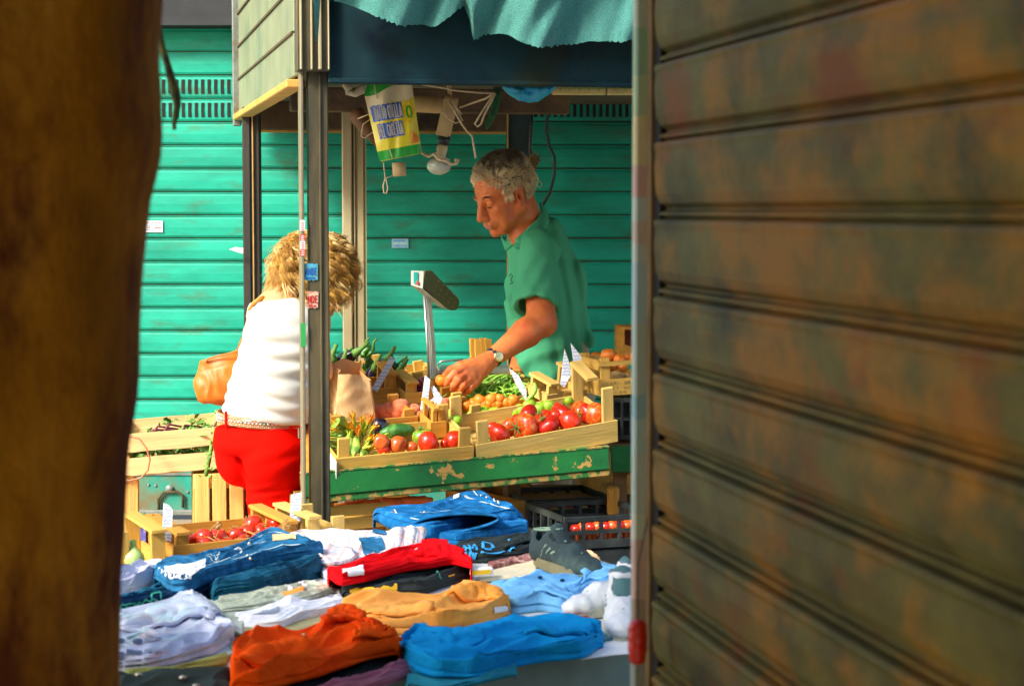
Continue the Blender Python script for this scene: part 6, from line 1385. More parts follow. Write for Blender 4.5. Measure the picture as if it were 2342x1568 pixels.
# ---------------------------------------------------------------- shoes
def shoe(name, label, mats, Mx, high=.10, group=None):
    e = empty(name, label=label, cat='shoe', group=group, mat=Mx)
    F = Field((-.16,-.07,-.01), (.17,.07,high+.05), .004)
    for x, r_, h_ in ((-.10,.034,.035), (-.05,.035,.035), (0,.038,.034), (.05,.043,.032), (.09,.041,.028), (.118,.034,.024)): F.ell((x, 0, h_), (.045, r_, h_*.95), .02)
    F.cone((-.105,0,.04), (-.110,0,high), .032, .030, .02); F.cone((-.05,0,.05), (-.045,0,high*.92), .036, .032, .02); F.cone((-.02,0,.05), (.05,0,.052), .036, .030, .02)
    F.half((0,0,.012), (0,0,-1)); F.half((-.05,0,high+.004), (-.12,0,1))
    F.cone((-.10,0,.05), (-.10,0,high+.05), .024, .026, .004, 'sub'); F.cone((-.06,0,.05), (-.05,0,high+.05), .026, .028, .004, 'sub'); F.cone((-.05,0,.075), (.025,0,.095), .022, .022, .005, 'sub')
    F.disp(lambda x, y, z: .0012*vnoise(x*60, y*60, z*60, 5)+.0015*np.sin(x*180)*(x > .02)*(np.abs(y) > .02))
    F.mesh('upper', mats[0], e, 1)
    q = MB(); sec = []
    for k in range(28):
        a = 2*PI*k/28; x = math.cos(a); y = math.sin(a); sec.append(Vector((x*.150+.004, y*(.045+.008*x), 0)))
    q.prism(sec, (0,0,.026)); q.build('sole', mats[1], e)
    q = MB()
    for k in range(5): x = .0+.016*k; q.tube([(x,-.026,.066-.03*k*.25), (x+.006,0,.078-.03*k*.25), (x,.026,.066-.03*k*.25)], .0042, 6)
    q.build('laces', mats[2], e, True)
    for y_ in (-1, 1):
        q = MB()
        for k in range(3): q.tube([(-.055+.022*k, y_*.036, .030), (-.045+.022*k, y_*.0375, .05), (-.030+.022*k, y_*.036, .068-.006*k)], .0035, 5)
        q.build('side_stripe', mats[2], e, True)
    q = MB(); q.tube([(.075,-.040,.028), (.085,-.022,.052), (.088,0,.060), (.085,.022,.052), (.075,.040,.028)], .0022, 5); q.build('toe_seam', mats[2], e, True)
    q = MB(); q.grid(lambda u, v: Vector((-.035+.05*u, (v-.5)*.045, .112-.05*u+.01*math.sin(v*PI)+(high-.10)*(1-u))), 6, 6); t_ = q.build('tongue', mats[3], e, True); s_ = t_.modifiers.new('t', 'SOLIDIFY'); s_.thickness = .006
    q = MB(); ring = [(-.078+.056*math.cos(a), .029*math.sin(a), high+.003+.12*(-.028+.056*math.cos(a))) for a in [i*2*PI/24 for i in range(25)]]; q.tube(ring, .0035, 6, False); q.build('collar_piping', mats[2], e, True)
    return e
m_ws = mat('white_sneaker_leather', (.60,.64,.66), .5, .08, 12, bump=.3, bscale=60); m_wsole = mat('white_rubber', (.50,.52,.42), .6, .1, 20, bump=.1, col2=(.45,.52,.42), c2=(.55,.7), c2scale=20); m_lace = mat('grey_laces', (.14,.19,.24), .8, .2, 30)
m_tl = mat('grey_teal_lining', (.05,.14,.15), .8, .15, 20)
m_dc = mat('dark_navy_canvas', (.012,.03,.035), .85, .3, 14, bump=.4, bscale=200, col2=(.05,.09,.075), c2=(.5,.68), c2scale=9); m_dpip = mat('green_grey_piping', (.16,.26,.19), .7, .2, 30); m_dsole = mat('olive_rubber', (.16,.15,.08), .7, .2, 30, bump=.2)
def shm(x, y, Y, az, tilt=0, s=1.0, z=None):
    p = P(x, y, Y); 
    if z is not None: p.z = z
    return Matrix.Translation(p) @ rot('Z', az) @ rot('Y', tilt) @ Matrix.Scale(s, 4)
shoe('sneaker', 'white sneaker pointing left behind its partner at the right end of the table', (m_ws, m_wsole, m_lace, m_tl), shm(1406, 1432, 4.00, R(216), 0, .80, z=ZC+.008), .115, 'white sneakers')
shoe('sneaker', 'white sneaker with its sole towards the table front beside the sheet of paper', (m_ws, m_wsole, m_lace, m_tl), shm(1424, 1470, 3.84, R(268), 0, .86, z=ZC+.008), .115, 'white sneakers')
shoe('canvas_shoe', 'dark canvas shoe with pale piping lying on the light blue shirt', (m_dc, m_dsole, m_dpip, m_dc), shm(1290, 1306, 4.44, R(300), 0, .86, z=ZC+.010), .100)
# red cap hanging at the kiosk edge
q = MB(); a = P(1458, 1470, 2.52); q.lathe([(0,-.026),(.008,-.026),(.011,-.02),(.011,-.012),(.0125,-.01),(.0125,0),(.0115,.002),(.0125,.004),(.0125,.014),(.0115,.016),(.0125,.018),(.011,.026),(.007,.03),(0,.031)], 16)
o = q.build('red_float', mat('red_plastic', (.75,.02,.005), .3, .1, 20, bump=0, coat=.4), None, True); o.location = a; tag(o, 'small red ribbed plastic float hanging at the kiosk edge above the table corner', 'float')
q = MB(); q.tube([(0,0,.03),(0,.0,.10),(.012,-.0,.16)], .001, 5); q.build('string', m_black, o)
# ---------------------------------------------------------------- crates low on the left and between the tables
def sup(name, label, x0, x1, Y0, Y1, top, m=None):
    e = empty(name, ((x0+x1)/2, (Y0+Y1)/2, 0), label, 'table' if 'table' in name else 'box'); q = MB(); q.box((0,0,top-.012), (x1-x0, Y1-Y0, .024), bev=.003); q.build('top', m or M['wdark'], e)
    for a in (-1, 1):
        for b in (-1, 1): q = MB(); q.box((a*((x1-x0)/2-.03), b*((Y1-Y0)/2-.03), (top-.024)/2), (.04,.04,top-.024)); q.build('leg', m or M['wdark'], e)
    return e
LA1 = P(398, 1300, 4.75); LB1 = P(690, 1268, 4.90)
crate('wooden_crate', 'crate of vine tomatoes behind the jeans on the clothes table', LA1, LB1, .26, .055, .075, 1, tilt=.03, rails=(1, 1))
crate('wooden_crate', 'crate holding a round green squash at the left behind the lavender cloth', P(262, 1335, 4.66), P(392, 1318, 4.72), .26, .045, .115, 0, tilt=.03, rails=(0, 1), ph2=.105)
crate('wooden_crate', 'crate corner standing in front of the foot of the grey post', P(700, 1268, 4.90), P(800, 1256, 4.96), .22, .05, .082, 2, tilt=.03, rails=(1, 0))
sup('low_table', 'low dark wooden table carrying the tomato crates behind the clothes', -1.05, -.32, 4.72, 5.12, LA1.z-.012)
for k, (x, y, r, Y) in enumerate([(440,1240,14,4.9),(468,1238,20,4.88),(468,1252,16,4.84),(496,1236,22,4.90),(520,1250,14,4.86),(540,1233,20,4.92),(566,1224,17,4.97),(578,1208,21,5.0),(632,1203,20,5.02),(600,1222,17,4.98),(590,1238,14,4.9),(620,1228,16,4.97),(650,1225,16,5.0),(560,1246,15,4.86),(500,1254,12,4.85),(664,1236,15,4.98),(545,1252,13,4.84),(608,1240,14,4.9)]):
    placed('vt%d' % (k % 2), mk_tom(m_tom, .02, .92, 'tomato', True, k, True), P(x, y-9, Y), 1.15*r/FPX*Y, 'glossy vine tomato in the crate behind the jeans', 'tomato', 'vine tomatoes behind the jeans', R3=rot('Z', random.uniform(0,6)) @ rot('X', random.uniform(-1, 1)))
q = MB(); rr = random.Random(3)
for k in range(12):
    x = rr.uniform(430, 680); y = 1250-max(0, x-540)*.35; p = [P(x+rr.uniform(-14,14)*i*.6, y-8*i*rr.random()+rr.uniform(-6,6), 4.86) for i in range(5)]; q.tube([v-LA1 for v in p], .0016, 5)
for x, y in ((500,1195),(503,1200),(498,1205)): q.ball(P(x, y, 4.86)-LA1, .006, 1)
q.tube([P(480,1215,4.86)-LA1, P(492,1200,4.86)-LA1, P(503,1198,4.86)-LA1, P(500,1215,4.86)-LA1, P(492,1235,4.86)-LA1], .002, 5)
o = q.build('tomato_vine', m_dry, None, True); o.location = LA1; tag(o, 'dry brown vine stalks lying over the tomatoes', 'vine', kind='stuff')
m_sq = mat('pale_green_squash_skin', (.28,.47,.10), .4, .2, 10, (1,1,.3), .1, col2=(.45,.60,.22), c2=(.5,.65), c2scale=18, col3=(.22,.10,.03), c3=(.70,.76), c3scale=9, coat=.15)
q = MB(); R_ = 27/FPX*4.72; q.lathe([(0,-1),(.55,-.93),(.92,-.55),(1,-.1),(.9,.25),(.62,.6),(.36,.85),(.27,1.05),(.30,1.3),(.26,1.5),(0,1.52)], 28, Matrix.Scale(R_, 4))
o = q.build('round_squash', m_sq, None, True); o.location = P(304, 1274, 4.70); tag(o, 'pale green bell shaped squash with a brown scar at the far left', 'squash')
for nm, x, y, lab in (('green_fig', 322, 1180, 'tiny green stalk end left of the tall price tag'), ('green_fig', 362, 1190, 'tiny pale green stalk end just beside the tall price tag')):
    q = MB(); q.ball((0,0,0), .007, 2); q.tube([(0,0,0),(.01,0,.008),(.016,0,.002)], .0025, 5); o = q.build('vegetable_stalk', m_pep, None, True); o.location = P(x, y, 4.98); tag(o, lab, 'stalk')
q = MB(); q.box((0,0,0), (.014,.04,.055), bev=.001); o = q.build('blue_box', mat('blue_violet_card', (.10,.09,.42), .6, .15, 30, col2=(.5,.5,.7), c2=(.55,.62), c2scale=60), None); o.location = P(331, 1220, 4.95); tag(o, 'narrow blue violet printed box behind the left crate corner', 'box')
q = MB(); q.box((0,0,0), (.022,.014,.05), bev=.001); o = q.build('wood_block', M['wz1']); o.location = P(341, 1198, 4.97); tag(o, 'short reddish wooden block standing behind the crate corner', 'block')
ptag([(374,1150),(386,1154),(395,1166),(393,1215),(390,1244),(370,1236),(372,1190)], 4.82, 'large white price tag standing in the left crate', seed=11)
ptag([(366,1246),(377,1250),(375,1282),(364,1280)], 4.74, 'lower end of a white card in front of the left crate', seed=12)
ptag([(666,1131),(690,1125),(686,1192),(663,1180)], 4.98, 'square price tag standing at the foot of the grey post', seed=13)
# large slatted crate with stalks on upright crates
BA1 = P(250, 1094, 6.2); BB1 = P(545, 1070, 6.27); off = BA1
fe = frame(BA1, BB1-BA1); LBW = (BB1-BA1).length
be_ = empty('wooden_crate', label='big slatted wooden crate of leafy stalks resting on the upright crates left of the woman', cat='crate', group='wooden crates of fruit and vegetables', mat=fe)
def slat(nm, x0, x1, y, z0, z1, j, m, d=.009, par=None):
    q = MB(); n = 10; vs = []
    lo_ = [Vector((x0+(x1-x0)*i/n, y, z0+j*.4*noise.noise(Vector((i*.7, z0*9, j))))) for i in range(n+1)]; hi_ = [Vector((x0+(x1-x0)*i/n, y, z1+j*.3*noise.noise(Vector((i*.5, z1*9, 3))))) for i in range(n, -1, -1)]
    q.prism(lo_+hi_, (0, d, 0)); return q.build(nm, m, par or be_)
M['wbr'] = wood('bright_pine', (.80,.55,.24), ax=0); M['wbrz'] = wood('bright_pine_upright', (.78,.47,.13), ax=2)
slat('front_slat', 0, LBW, 0, .005, .058, .012, M['wbr']); slat('front_slat', 0, LBW, 0, .078, .135, .008, M['wbr'])
slat('back_slat', .0, LBW, .30, .005, .058, .01, M['wbr']); slat('back_slat', 0, LBW, .30, .080, .150, .01, M['wbr'])
for x in (.04, LBW-.03):
    for y in (.010, .275): q = MB(); q.box((x, y+.01, .078), (.05,.022,.155)); q.build('corner_post', M['wbrz'], be_)
q = MB(); q.box((LBW/2, .155, .004), (LBW-.02, .28, .008)); q.build('base', M['wbr'], be_)
for x in (.0, LBW):
    q = MB(); q.box((x, .155, .035), (.008,.28,.05)); q.box((x, .155, .11), (.008,.28,.05)); q.build('end_slats', M['wbr'], be_)
m_stk = mat('leafy_green', (.10,.24,.03), .7, .4, 20, bump=.4, col2=(.24,.42,.08), c2=(.5,.62), c2scale=25); m_stp2 = mat('purple_stalk', (.22,.05,.07), .6, .3, 20)
q = MB(); q2 = MB(); rr = random.Random(8)
def leafcl(mb, c, n, s):
    for _ in range(n):
        a = Vector((rr.gauss(0,1), rr.gauss(0,.6), rr.gauss(0,.5))).normalized(); b = a.orthogonal().normalized(); p = c+Vector((rr.gauss(0,s*1.5), rr.gauss(0,s), rr.gauss(0,s*.5))); k = s*rr.uniform(.6,1.3)
        mb.add([p-a*k, p-a*.2*k+b*.45*k, p+a*k+Vector((0,0,-.3*k)), p-a*.1*k-b*.45*k+Vector((0,0,.2*k))], [(0,1,2,3)])
for k in range(60): leafcl(q, Vector((rr.uniform(.05, LBW-.05), rr.uniform(.03,.25), rr.uniform(.03,.12))), 8, .018)
for x, z in ((.18,.155),(.20,.15),(.30,.157),(.33,.16),(.27,.158)): leafcl(q, Vector((x, .15, z)), 5, .014)
for x, y in ((455,968),(470,962),(480,970),(430,972),(420,975)): leafcl(q, fe.inverted() @ P(x, y+4, 6.35), 9, .012)
for k in range(16): x = rr.uniform(.05, LBW-.1); q2.tube([(x, .05, .07), (x+.06, .1, .10+.05*rr.random()), (x+.13, .15, .12)], .004, 5)
o = q.build('leafy_stalks', m_stk, None); o.matrix_world = fe; tag(o, 'bed of wilted leaves showing through the slats of the big crate', 'leaves', kind='stuff')
o = q2.build('purple_stalks', m_stp2, None, True); o.matrix_world = fe; tag(o, 'purple stalks lying among the leaves of the big crate', 'stalks', kind='stuff')
q = MB(); pp = [(488,975),(492,990),(486,1010),(480,1040),(474,1070),(470,1088)]; q.tube([P(x, y, 6.16-.0*y) for x, y in pp], [.004,.005,.006,.007,.008,.006], 7)
q.v = [tuple(Vector(v)-P(488,975,6.16)) for v in q.v]; o = q.build('hanging_stalk', m_stk, None, True); o.location = P(488,975,6.16); leafm = MB(); 
for x, y in pp[1:]: leafcl(leafm, P(x+4, y, 6.15)-o.location, 6, .009)
leafm.build('leaf', m_stk, o); tag(o, 'long green stalk hanging over the front of the big crate', 'stalk')
q = MB(); pp = [(281,1004),(300,998),(320,1004),(335,1025),(343,1050),(338,1075),(322,1092),(300,1098),(280,1100)]; q.tube([P(x, y, 6.17)-P(281,1004,6.17) for x, y in pp], .0028, 7); o = q.build('wire_loop', mat('coppery_wire', (.50,.16,.07), .5, .2, 20), None, True); o.location = P(281,1004,6.17); tag(o, 'thin reddish brown twig bent in a loop over the big crate', 'twig')
def upright(label, x0, x1, ytop, Y, nsl, m=M['wbrz'], side=False):
    a = P(x0, ytop, Y); b = P(x1, ytop, Y+.03); ztop = a.z; a.z = 0; b.z = 0; fm = frame(a, b-a); w = (b-a).length
    e = empty('wooden_crate', label=label, cat='crate', group='upright wooden crates', mat=fm); p_ = w/nsl
    for k in range(nsl):
        q = MB(); q.box((p_*(k+.5), 0, ztop/2-.0), (p_*.80, .010, ztop-.01), bev=.001); q.build('upright_slat', m, e)
    for y_ in (.012, .24):
        q = MB(); q.box((w/2, y_, ztop-.03), (w, .012, .045)); q.box((w/2, y_, ztop*.5), (w, .012, .05)); q.box((w/2, y_, .03), (w, .012, .05)); q.build('cross_slat', M['wbr'], e)
    for x_ in (.004, w-.004):
        q = MB(); q.box((x_, .126, ztop/2), (.008, .21, ztop-.02)); q.build('side_board', m, e)
    q = MB(); 
    for k in range(nsl): q.box((p_*(k+.5), .252, ztop/2), (p_*.8, .010, ztop-.02))
    q.build('back_slats', m, e); return e
upright('upright slatted wooden crate standing right beside the red trousers', 442, 560, 1080, 6.22, 3)
upright('upright wooden crate standing at the far left beside the trunk', 236, 319, 1096, 6.22, 2)
# ---------------------------------------------------------------- right rear stack of fruit crates
RA = P(1372, 906, 6.10); RB = P(1560, 893, 6.16)
rc, RM, RW = crate('wooden_crate', 'tall printed wooden crate of melons and oranges right behind the man', RA, RB, .26, .052, .112, 0, tilt=.0, posts=(1,1,1,1), pw=.030)
q = MB(); q.box((RW/2, .004, .098), (RW, .008, .014)); q.build('upper_slat', M['wx0'], rc); q = MB(); q.box((RW/2, .256, .09), (RW, .008, .03)); q.build('upper_slat', M['wx0'], rc)
for x_ in (.004, RW-.004): q = MB(); q.box((x_, .13, .095), (.008,.24,.03)); q.build('upper_end_slat', M['wy0'], rc)
m_ink2 = mat('faded_stamp_ink', (.16,.15,.05), .8, .2, 30, bump=0)
for z0, z1, tx in ((.032,.042,'CERRI ORGANIC'), (.018,.026,'L177 NOVITE'), (.006,.013,'IT 100 N 755')):
    text_mesh('stamped_text', tx.replace('7', '1'), lambda u, v, z0=z0, z1=z1: (Vector((.010+.15*u, -.002, z0+(z1-z0)*v)), (0,-1,0)), .0016, m_ink2, rc)
q = MB(); q.prism([Vector((-.035, .10, .002)), Vector((-.004,.0,.002)), Vector((-.004,.0,.100)), Vector((-.035,.10,.100))], (.0,.008,0)); 
crate('wooden_crate', 'wooden crate of orange fruit half hidden between the man and the printed crate', P(1335, 900, 6.42), P(1420, 896, 6.45), .18, .085, .09, 0, tilt=0)
for k, (x, y, r, Y, kk) in enumerate([(1391,812,18,6.22,'big'),(1418,822,15,6.2,''),(1362,818,15,6.48,''),(1436,820,15,6.25,''),(1375,820,13,6.5,''),(1405,825,14,6.3,''),(1455,818,15,6.2,''),(1400,838,12,6.16,''),(1425,839,12,6.16,'')]):
    placed('orn', mk_tom(m_orr, 0, .95, 'orange', False), P(x, y, Y), r/FPX*Y, 'largest orange fruit on top of the crate right of the man' if kk else 'orange fruit heaped in the crates right behind the man', 'orange', None if kk else 'orange fruit behind the man')
for x, y, lab in ((1412,862,'beige netted melon in the printed crate'), (1446,866,'second beige melon in the printed crate beside the kiosk edge')):
    o = placed('mel'+str(x), mk_tom(m_mel, .02, .9, 'melon', False), P(x, y, 6.22), 19/FPX*6.22, lab, 'melon', None)
upc = empty('wooden_crate', label='brown wooden crate standing on edge above the oranges', cat='crate', group='upright wooden crates', mat=frame(P(1414, 812, 6.5), Vector((1,.1,0))))
h_ = P(1414,745,6.5).z-P(1414,812,6.5).z
q = MB(); q.box((.1,0,h_-.004), (.2,.16,.008)); q.box((.004,0,h_/2), (.008,.16,h_-.01)); q.box((.196,0,h_/2), (.008,.16,h_-.01)); q.build('frame', M['wy1'], upc); q = MB(); q.box((.1,.076,h_/2), (.18,.008,h_-.02)); q.build('back', mat('red_brown_wood', (.24,.06,.02), .7, .3, 20), upc)
q = MB(); q.prism([Vector((0,-.082,0)), Vector((.2,-.082,0)), Vector((.2,-.082,.01)), Vector((.06,-.082,.02)), Vector((0,-.082,.045))], (0,.006,0)); q.build('front_board', M['wx1'], upc)
# shelf and black plastic crates
m_bp = mat('black_plastic', (.014,.018,.018), .4, .3, 12, bump=.1, spec=.5, col2=(.04,.05,.045), c2=(.5,.7), c2scale=10)
def bcrate(label, A, B, depth, h, n, rows=1, lab2=None):
    fm = frame(A, B-A); W = (B-A).length; e = empty('plastic_crate', label=label, cat='crate', group='black plastic crates', mat=fm); 
    for y_, nm in ((0, 'front_wall'), (depth, 'back_wall')):
        q = MB(); q.box((W/2, y_, h-.008), (W, .012, .016), bev=.002); q.box((W/2, y_, .012), (W, .012, .024)); 
        for r_ in range(1, rows): q.box((W/2, y_, h*r_/rows), (W-.002, .010, .010))
        for k in range(n+1): q.box((.006+(W-.012)*k/n, y_, h/2), (.010, .0105, h-.02))
        q.build(nm, m_bp, e)
    for x_ in (.005, W-.005):
        q = MB(); q.box((x_, depth/2, h-.008), (.011, depth-.014, .0155)); q.box((x_, depth/2, .012), (.011, depth-.014, .023))
        for k in range(1, 5): q.box((x_, depth*k/5, h/2), (.010,.010,h-.03))
        q.build('side_wall', m_bp, e)
    q = MB(); q.box((W/2, depth/2, .004), (W-.02, depth-.02, .006)); q.build('base', m_bp, e); return e, fm, W
bcrate('empty black plastic crate under the right part of the green table', P(1203, 1186, 6.02), P(1400, 1176, 6.1), .26, .058, 5)
e2, fm2, W2_ = bcrate('black plastic crate with a row of carrots showing through its bars at the lower right', P(1288, 1256, 5.62), P(1500, 1244, 5.72), .30, .092, 5, 2)
q = MB(); q.box((W2_/2, .14, -.05), (W2_, .28, .09), bev=.004); o = q.build('black_box', m_bp); o.matrix_world = fm2; tag(o, 'closed black plastic tub under the carrot crate at the lower right', 'tub')
def mk_car2(i):
    def f():
        q = MB(); q.tube([(0,0,-1),(0,0,-.9),(.02*i,0,-.3),(0,.02,.5),(.0,0,.9),(0,0,1)], [.1,.24,.27,.26,.22,.1], 9); return q.build('carrot', m_car, None, True)
    return f
def mk_car(i):
    def f():
        q = MB(); q.tube([(0,0,-1),(0,0,-.9),(.02*i,0,-.3),(0,.02,.5),(.0,0,.97),(0,0,1)], [.05,.15,.20,.23,.2,.08], 9); return q.build('carrot', m_car, None, True)
    return f
for k in range(13): placed('carv%d' % (k % 3), mk_car2(k % 3), P(1322+k*12, 1232-k*.7, 5.655+.0055*k), .027, 'upright carrot behind the bars of the black crate at the lower right', 'carrot', 'carrots in the black crate', R3=rot('Y', random.uniform(-.08,.08)) @ rot('Z', random.random()*6))
for k in range(8): placed('bf%d' % (k % 2), mk_tom(m_tom2 if k % 2 else m_tomd, 0, .95, 'apricot', False), P(1318+k*17, 1208-k*.8+random.uniform(-3,3), 5.76), .020, 'dim orange fruit lying inside the black crate above the carrots', 'fruit', 'fruit inside the lower black crate')
for k in range(5): placed('br%d' % (k % 2), mk_tom(m_mel if k % 2 else m_pea, 0, .9, 'fruit', False), P(1230+k*34, 1166, 6.15), .022, 'dusty brown fruit inside the upper black crate', 'fruit', 'fruit inside the upper black crate')
# dark shelf carrying them and wooden crates beyond
sup('low_table', 'low dark shelf under the black crates and behind the clothes table', .05, .48, 5.60, 6.5, P(1288,1256,5.62).z-.10)
q = MB(); zz = P(1203,1186,6.02).z; z0_ = P(1288,1256,5.62).z-.10; q.box((.25, 6.17, (zz+z0_)/2-.004), (.40,.26,zz-z0_-.01), bev=.004); o = q.build('black_box', m_bp); tag(o, 'black plastic tub under the empty black crate', 'tub')
crate('wooden_crate', 'thin sided wooden crate seen end on left of the black crate', P(1152, 1190, 5.95), P(1200, 1186, 6.0), .3, .055, .05, 1, tilt=.02, posts=(0,0,0,0))
crate('wooden_crate', 'shadowed stamped wooden crate under the middle of the green table', P(1100, 1136, 6.3), P(1212, 1133, 6.33), .2, .035, .035, 1, tilt=0, slats=1)
e3, _, w3_ = crate('wooden_crate', 'stamped wooden crate right of the beige trouser legs', P(1366, 1134, 6.22), P(1500, 1126, 6.28), .2, .062, .062, 0, tilt=0)
text_mesh('stamped_text', 'MARI', lambda u, v: (Vector((.015+.05*u, -.002, .03+.012*v)), (0,-1,0)), .0016, m_ink2, e3)
q = MB(); q.box((0,0,0), (.036,.05,.085), bev=.006); o = q.build('wood_block', M['wz1']); o.location = P(1402, 1144, 5.98); tag(o, 'brown rounded wooden block standing at the right end of the empty black crate', 'block')
sup('crate_stand', 'dark wooden stand holding the wooden crates under the table', -.08, .5, 6.18, 6.52, P(1366,1134,6.22).z-.004)
# second table end board and black uprights carrying the fruit crates on the right
zb_ = P(1398, 1021, 5.98).z
q = MB(); q.box((.0,0,-.04), (.5,.022,.08), bev=.003); bo_ = q.build('end_board', m_gr); st2 = empty('side_table', P(1398,1021,5.98)+Vector((.25,.02,-zb_)), 'grimy dark table end right of the green table', 'table'); bo_.parent = st2; bo_.location = (0,-.2+.2,zb_)
q = MB(); q.box((0,.17,zb_-.013), (.5,.30,.022)); q.build('top', M['wdark'], st2)
for a in (-.22,.22):
    for b in (.04,.3): q = MB(); q.box((a,b,(zb_-.024)/2), (.04,.04,zb_-.024)); q.build('leg', M['wdark'], st2)
bk = empty('plastic_crate', P(1398,1004,6.08), 'black plastic crate standing on end under the printed crate', 'crate', 'black plastic crates')
hh = RA.z-P(1398,1004,6.08).z-.004; q = MB()
for k in range(8): q.box((.004+k*.028, 0, hh/2), (.009,.02,hh), bev=.002)
q.box((.10,.0,.006), (.215,.018,.012)); q.box((.10,0,hh*.5), (.205,.012,.010)); q.box((.10,0,hh-.006), (.215,.018,.012)); q.build('bars', m_bp, bk); q = MB(); q.box((.10,.13,hh/2), (.2,.22,hh-.01), bev=.004); q.build('body', m_bp, bk)
# crates of carrots under the green table
ca, CM_, CW_ = crate('wooden_crate', 'slatted wooden crate of carrots under the left of the green table', P(735, 1216, 5.60), P(962, 1196, 5.72), .3, .078, .075, 0, tilt=0, slats=2, posts=(1,1,1,1))
for k in range(26):
    row = 0 if k < 12 else 1; x = 745+((k % 12)*19) if row == 0 else 742+((k-12)*16); y = (1162-(x-745)*.1) if row == 0 else (1204-(x-745)*.095)
    placed('carh%d' % (k % 3), mk_car(k % 3), P(x, y+random.uniform(-3,3), 5.70), random.uniform(.045,.06), 'carrot lying in the crates under the green table', 'carrot', 'carrots under the green table', R3=rot('Z', random.uniform(-.4,.4)) @ rot('Y', PI/2+random.uniform(-.15,.15)))
z5 = P(735,1216,5.60).z; cb_, _, _ = crate('wooden_crate', 'lower carrot crate below the slatted carrot crate', P(735, 1216, 5.60)-Vector((0,0,.085)), P(962, 1196, 5.72)-Vector((0,0,.085)), .3, .040, .08, 0, tilt=0)
sup('low_table', 'low dark table carrying the carrot crates under the green table', -.58, -.12, 5.55, 6.0, z5-.092)
# ---------------------------------------------------------------- things hanging below the stall roof
def at0(o, c): o.location = c; return o
def tubeobj(name, label, cat, pts, r, m, n=7, group=None, parent=None):
    w = [P(*p) for p in pts]; c = w[0]; q = MB(); q.tube([p-c for p in w], r, n); o = q.build(name, m, None, True); o.location = c; return tag(o, label, cat, group)
m_rope = mat('natural_rope', (.62,.50,.30), .85, .25, 90, bump=.6, bscale=300); m_card2 = mat('beige_cardboard_tube', (.50,.36,.17), .7, .15, 12, bump=.15, col2=(.35,.23,.1), c2=(.55,.7), c2scale=9)
m_bag_y = mat('yellow_printed_plastic', (.85,.72,.03), .35, .08, 6, bump=.3, bscale=20, coat=.3, bdist=.004); m_bag_w = mat('cream_plastic', (.80,.70,.42), .35, .08, 6, bump=.3, bscale=20, coat=.3); m_bag_g = mat('green_printed_plastic', (.01,.36,.03), .35, .1, 9, bump=.2, coat=.3)
hbg = empty('plastic_sack', P(890, 200, 5.75), 'yellow and green printed plastic sack hanging from the stall roof', 'sack'); ho_ = hbg.location.copy()
TLc, TRc, BRc, BLc = (826,186), (938,170), (964,350), (868,369)
def bagp(u, v, off_=0):
    x = (TLc[0]*(1-u)+TRc[0]*u)*(1-v)+(BLc[0]*(1-u)+BRc[0]*u)*v; y = (TLc[1]*(1-u)+TRc[1]*u)*(1-v)+(BLc[1]*(1-u)+BRc[1]*u)*v
    Y = 5.75-.018*math.sin(PI*u)*(.6+.4*math.sin(PI*v))+.008*noise.noise(Vector((u*5+v*2, v*3, 1)))+.010*math.sin(u*11+v*3)*(1-v)-off_
    return P(x, y, Y)-ho_
def bpatch(nm, u0, u1, v0, v1, m, off_=0, nu=26, nv=20, sh=None):
    q = MB(); q.grid(lambda a, b: bagp(u0+(u1-u0)*a, (v0+(v1-v0)*b) if not sh else sh(a, b), off_), nu, nv); return q.build(nm, m, hbg, True)
def sh_y(a, b): return (.42-.15*a+.03*math.sin(a*9))*(1-b)+.88*b
bpatch('sack_front', 0, 1, .0, .88, m_bag_w); bpatch('yellow_field', 0, 1, 0, 1, m_bag_y, .0012, sh=sh_y)
bpatch('green_band', 0, 1, 0, 1, m_bag_g, .0015, sh=lambda a, b: b*(.19-.10*a+.02*math.sin(a*8))); bpatch('green_band', 0, 1, .88, 1.0, m_bag_g, .001)
q = MB(); q.grid(lambda a, b: bagp(a, b)+Vector((0,.03+.01*math.sin(PI*a),0)), 12, 12); q.build('sack_back', m_bag_y, hbg, True)
m_pb = mat('blue_sack_print', (.01,.12,.55), .4, .1, 20, bump=0); m_pw = mat('grey_white_sack_print', (.55,.55,.55), .4, .1, 20, bump=0)
for (tx, u0, u1, v0, v1) in (('FRATTO/GRILLA', .08, .70, .50, .34), ('PEL CACETTA', .14, .66, .72, .57)):
    q = MB(); nn_ = 22
    q.grid(lambda a, b: bagp(u0-.02+(u1-u0+.04)*a, v0+.018+(v1-v0-.036)*b+.006*math.sin(a*40), .0026), 40, 4); q.build('print_shadow', m_pb, hbg, True)
    text_mesh('lettering', tx.replace('/', ' '), lambda u, v, u0=u0, u1=u1, v0=v0, v1=v1: (bagp(u0+(u1-u0)*u, v0+(v1-v0)*v, .0045), (0,-1,0)), .0040, m_pw, hbg, gap=.22)
q = MB(); ribbon(q, [bagp(.86+.09*math.cos(a), .46+.13*math.sin(a)-.02*math.cos(a), .0035) for a in [i*2*PI/24 for i in range(25)]], .004, (0,-1,0)); q.build('oval_emblem', m_yel, hbg)
q = MB(); ribbon(q, [bagp(.86+.05*math.cos(a), .46+.07*math.sin(a), .004) for a in [i*2*PI/16 for i in range(17)]], .005, (0,-1,0)); q.build('oval_emblem', m_bag_g, hbg)
q = MB()
for k in range(5): ribbon(q, [bagp(.80+.04*k, .86, .004), bagp(.84+.035*k, .80-.02*(k%2), .004), bagp(.87+.025*k, .70+.02*k, .004)], .005, (0,-1,0))
q.build('orange_figure', m_orl2, hbg)
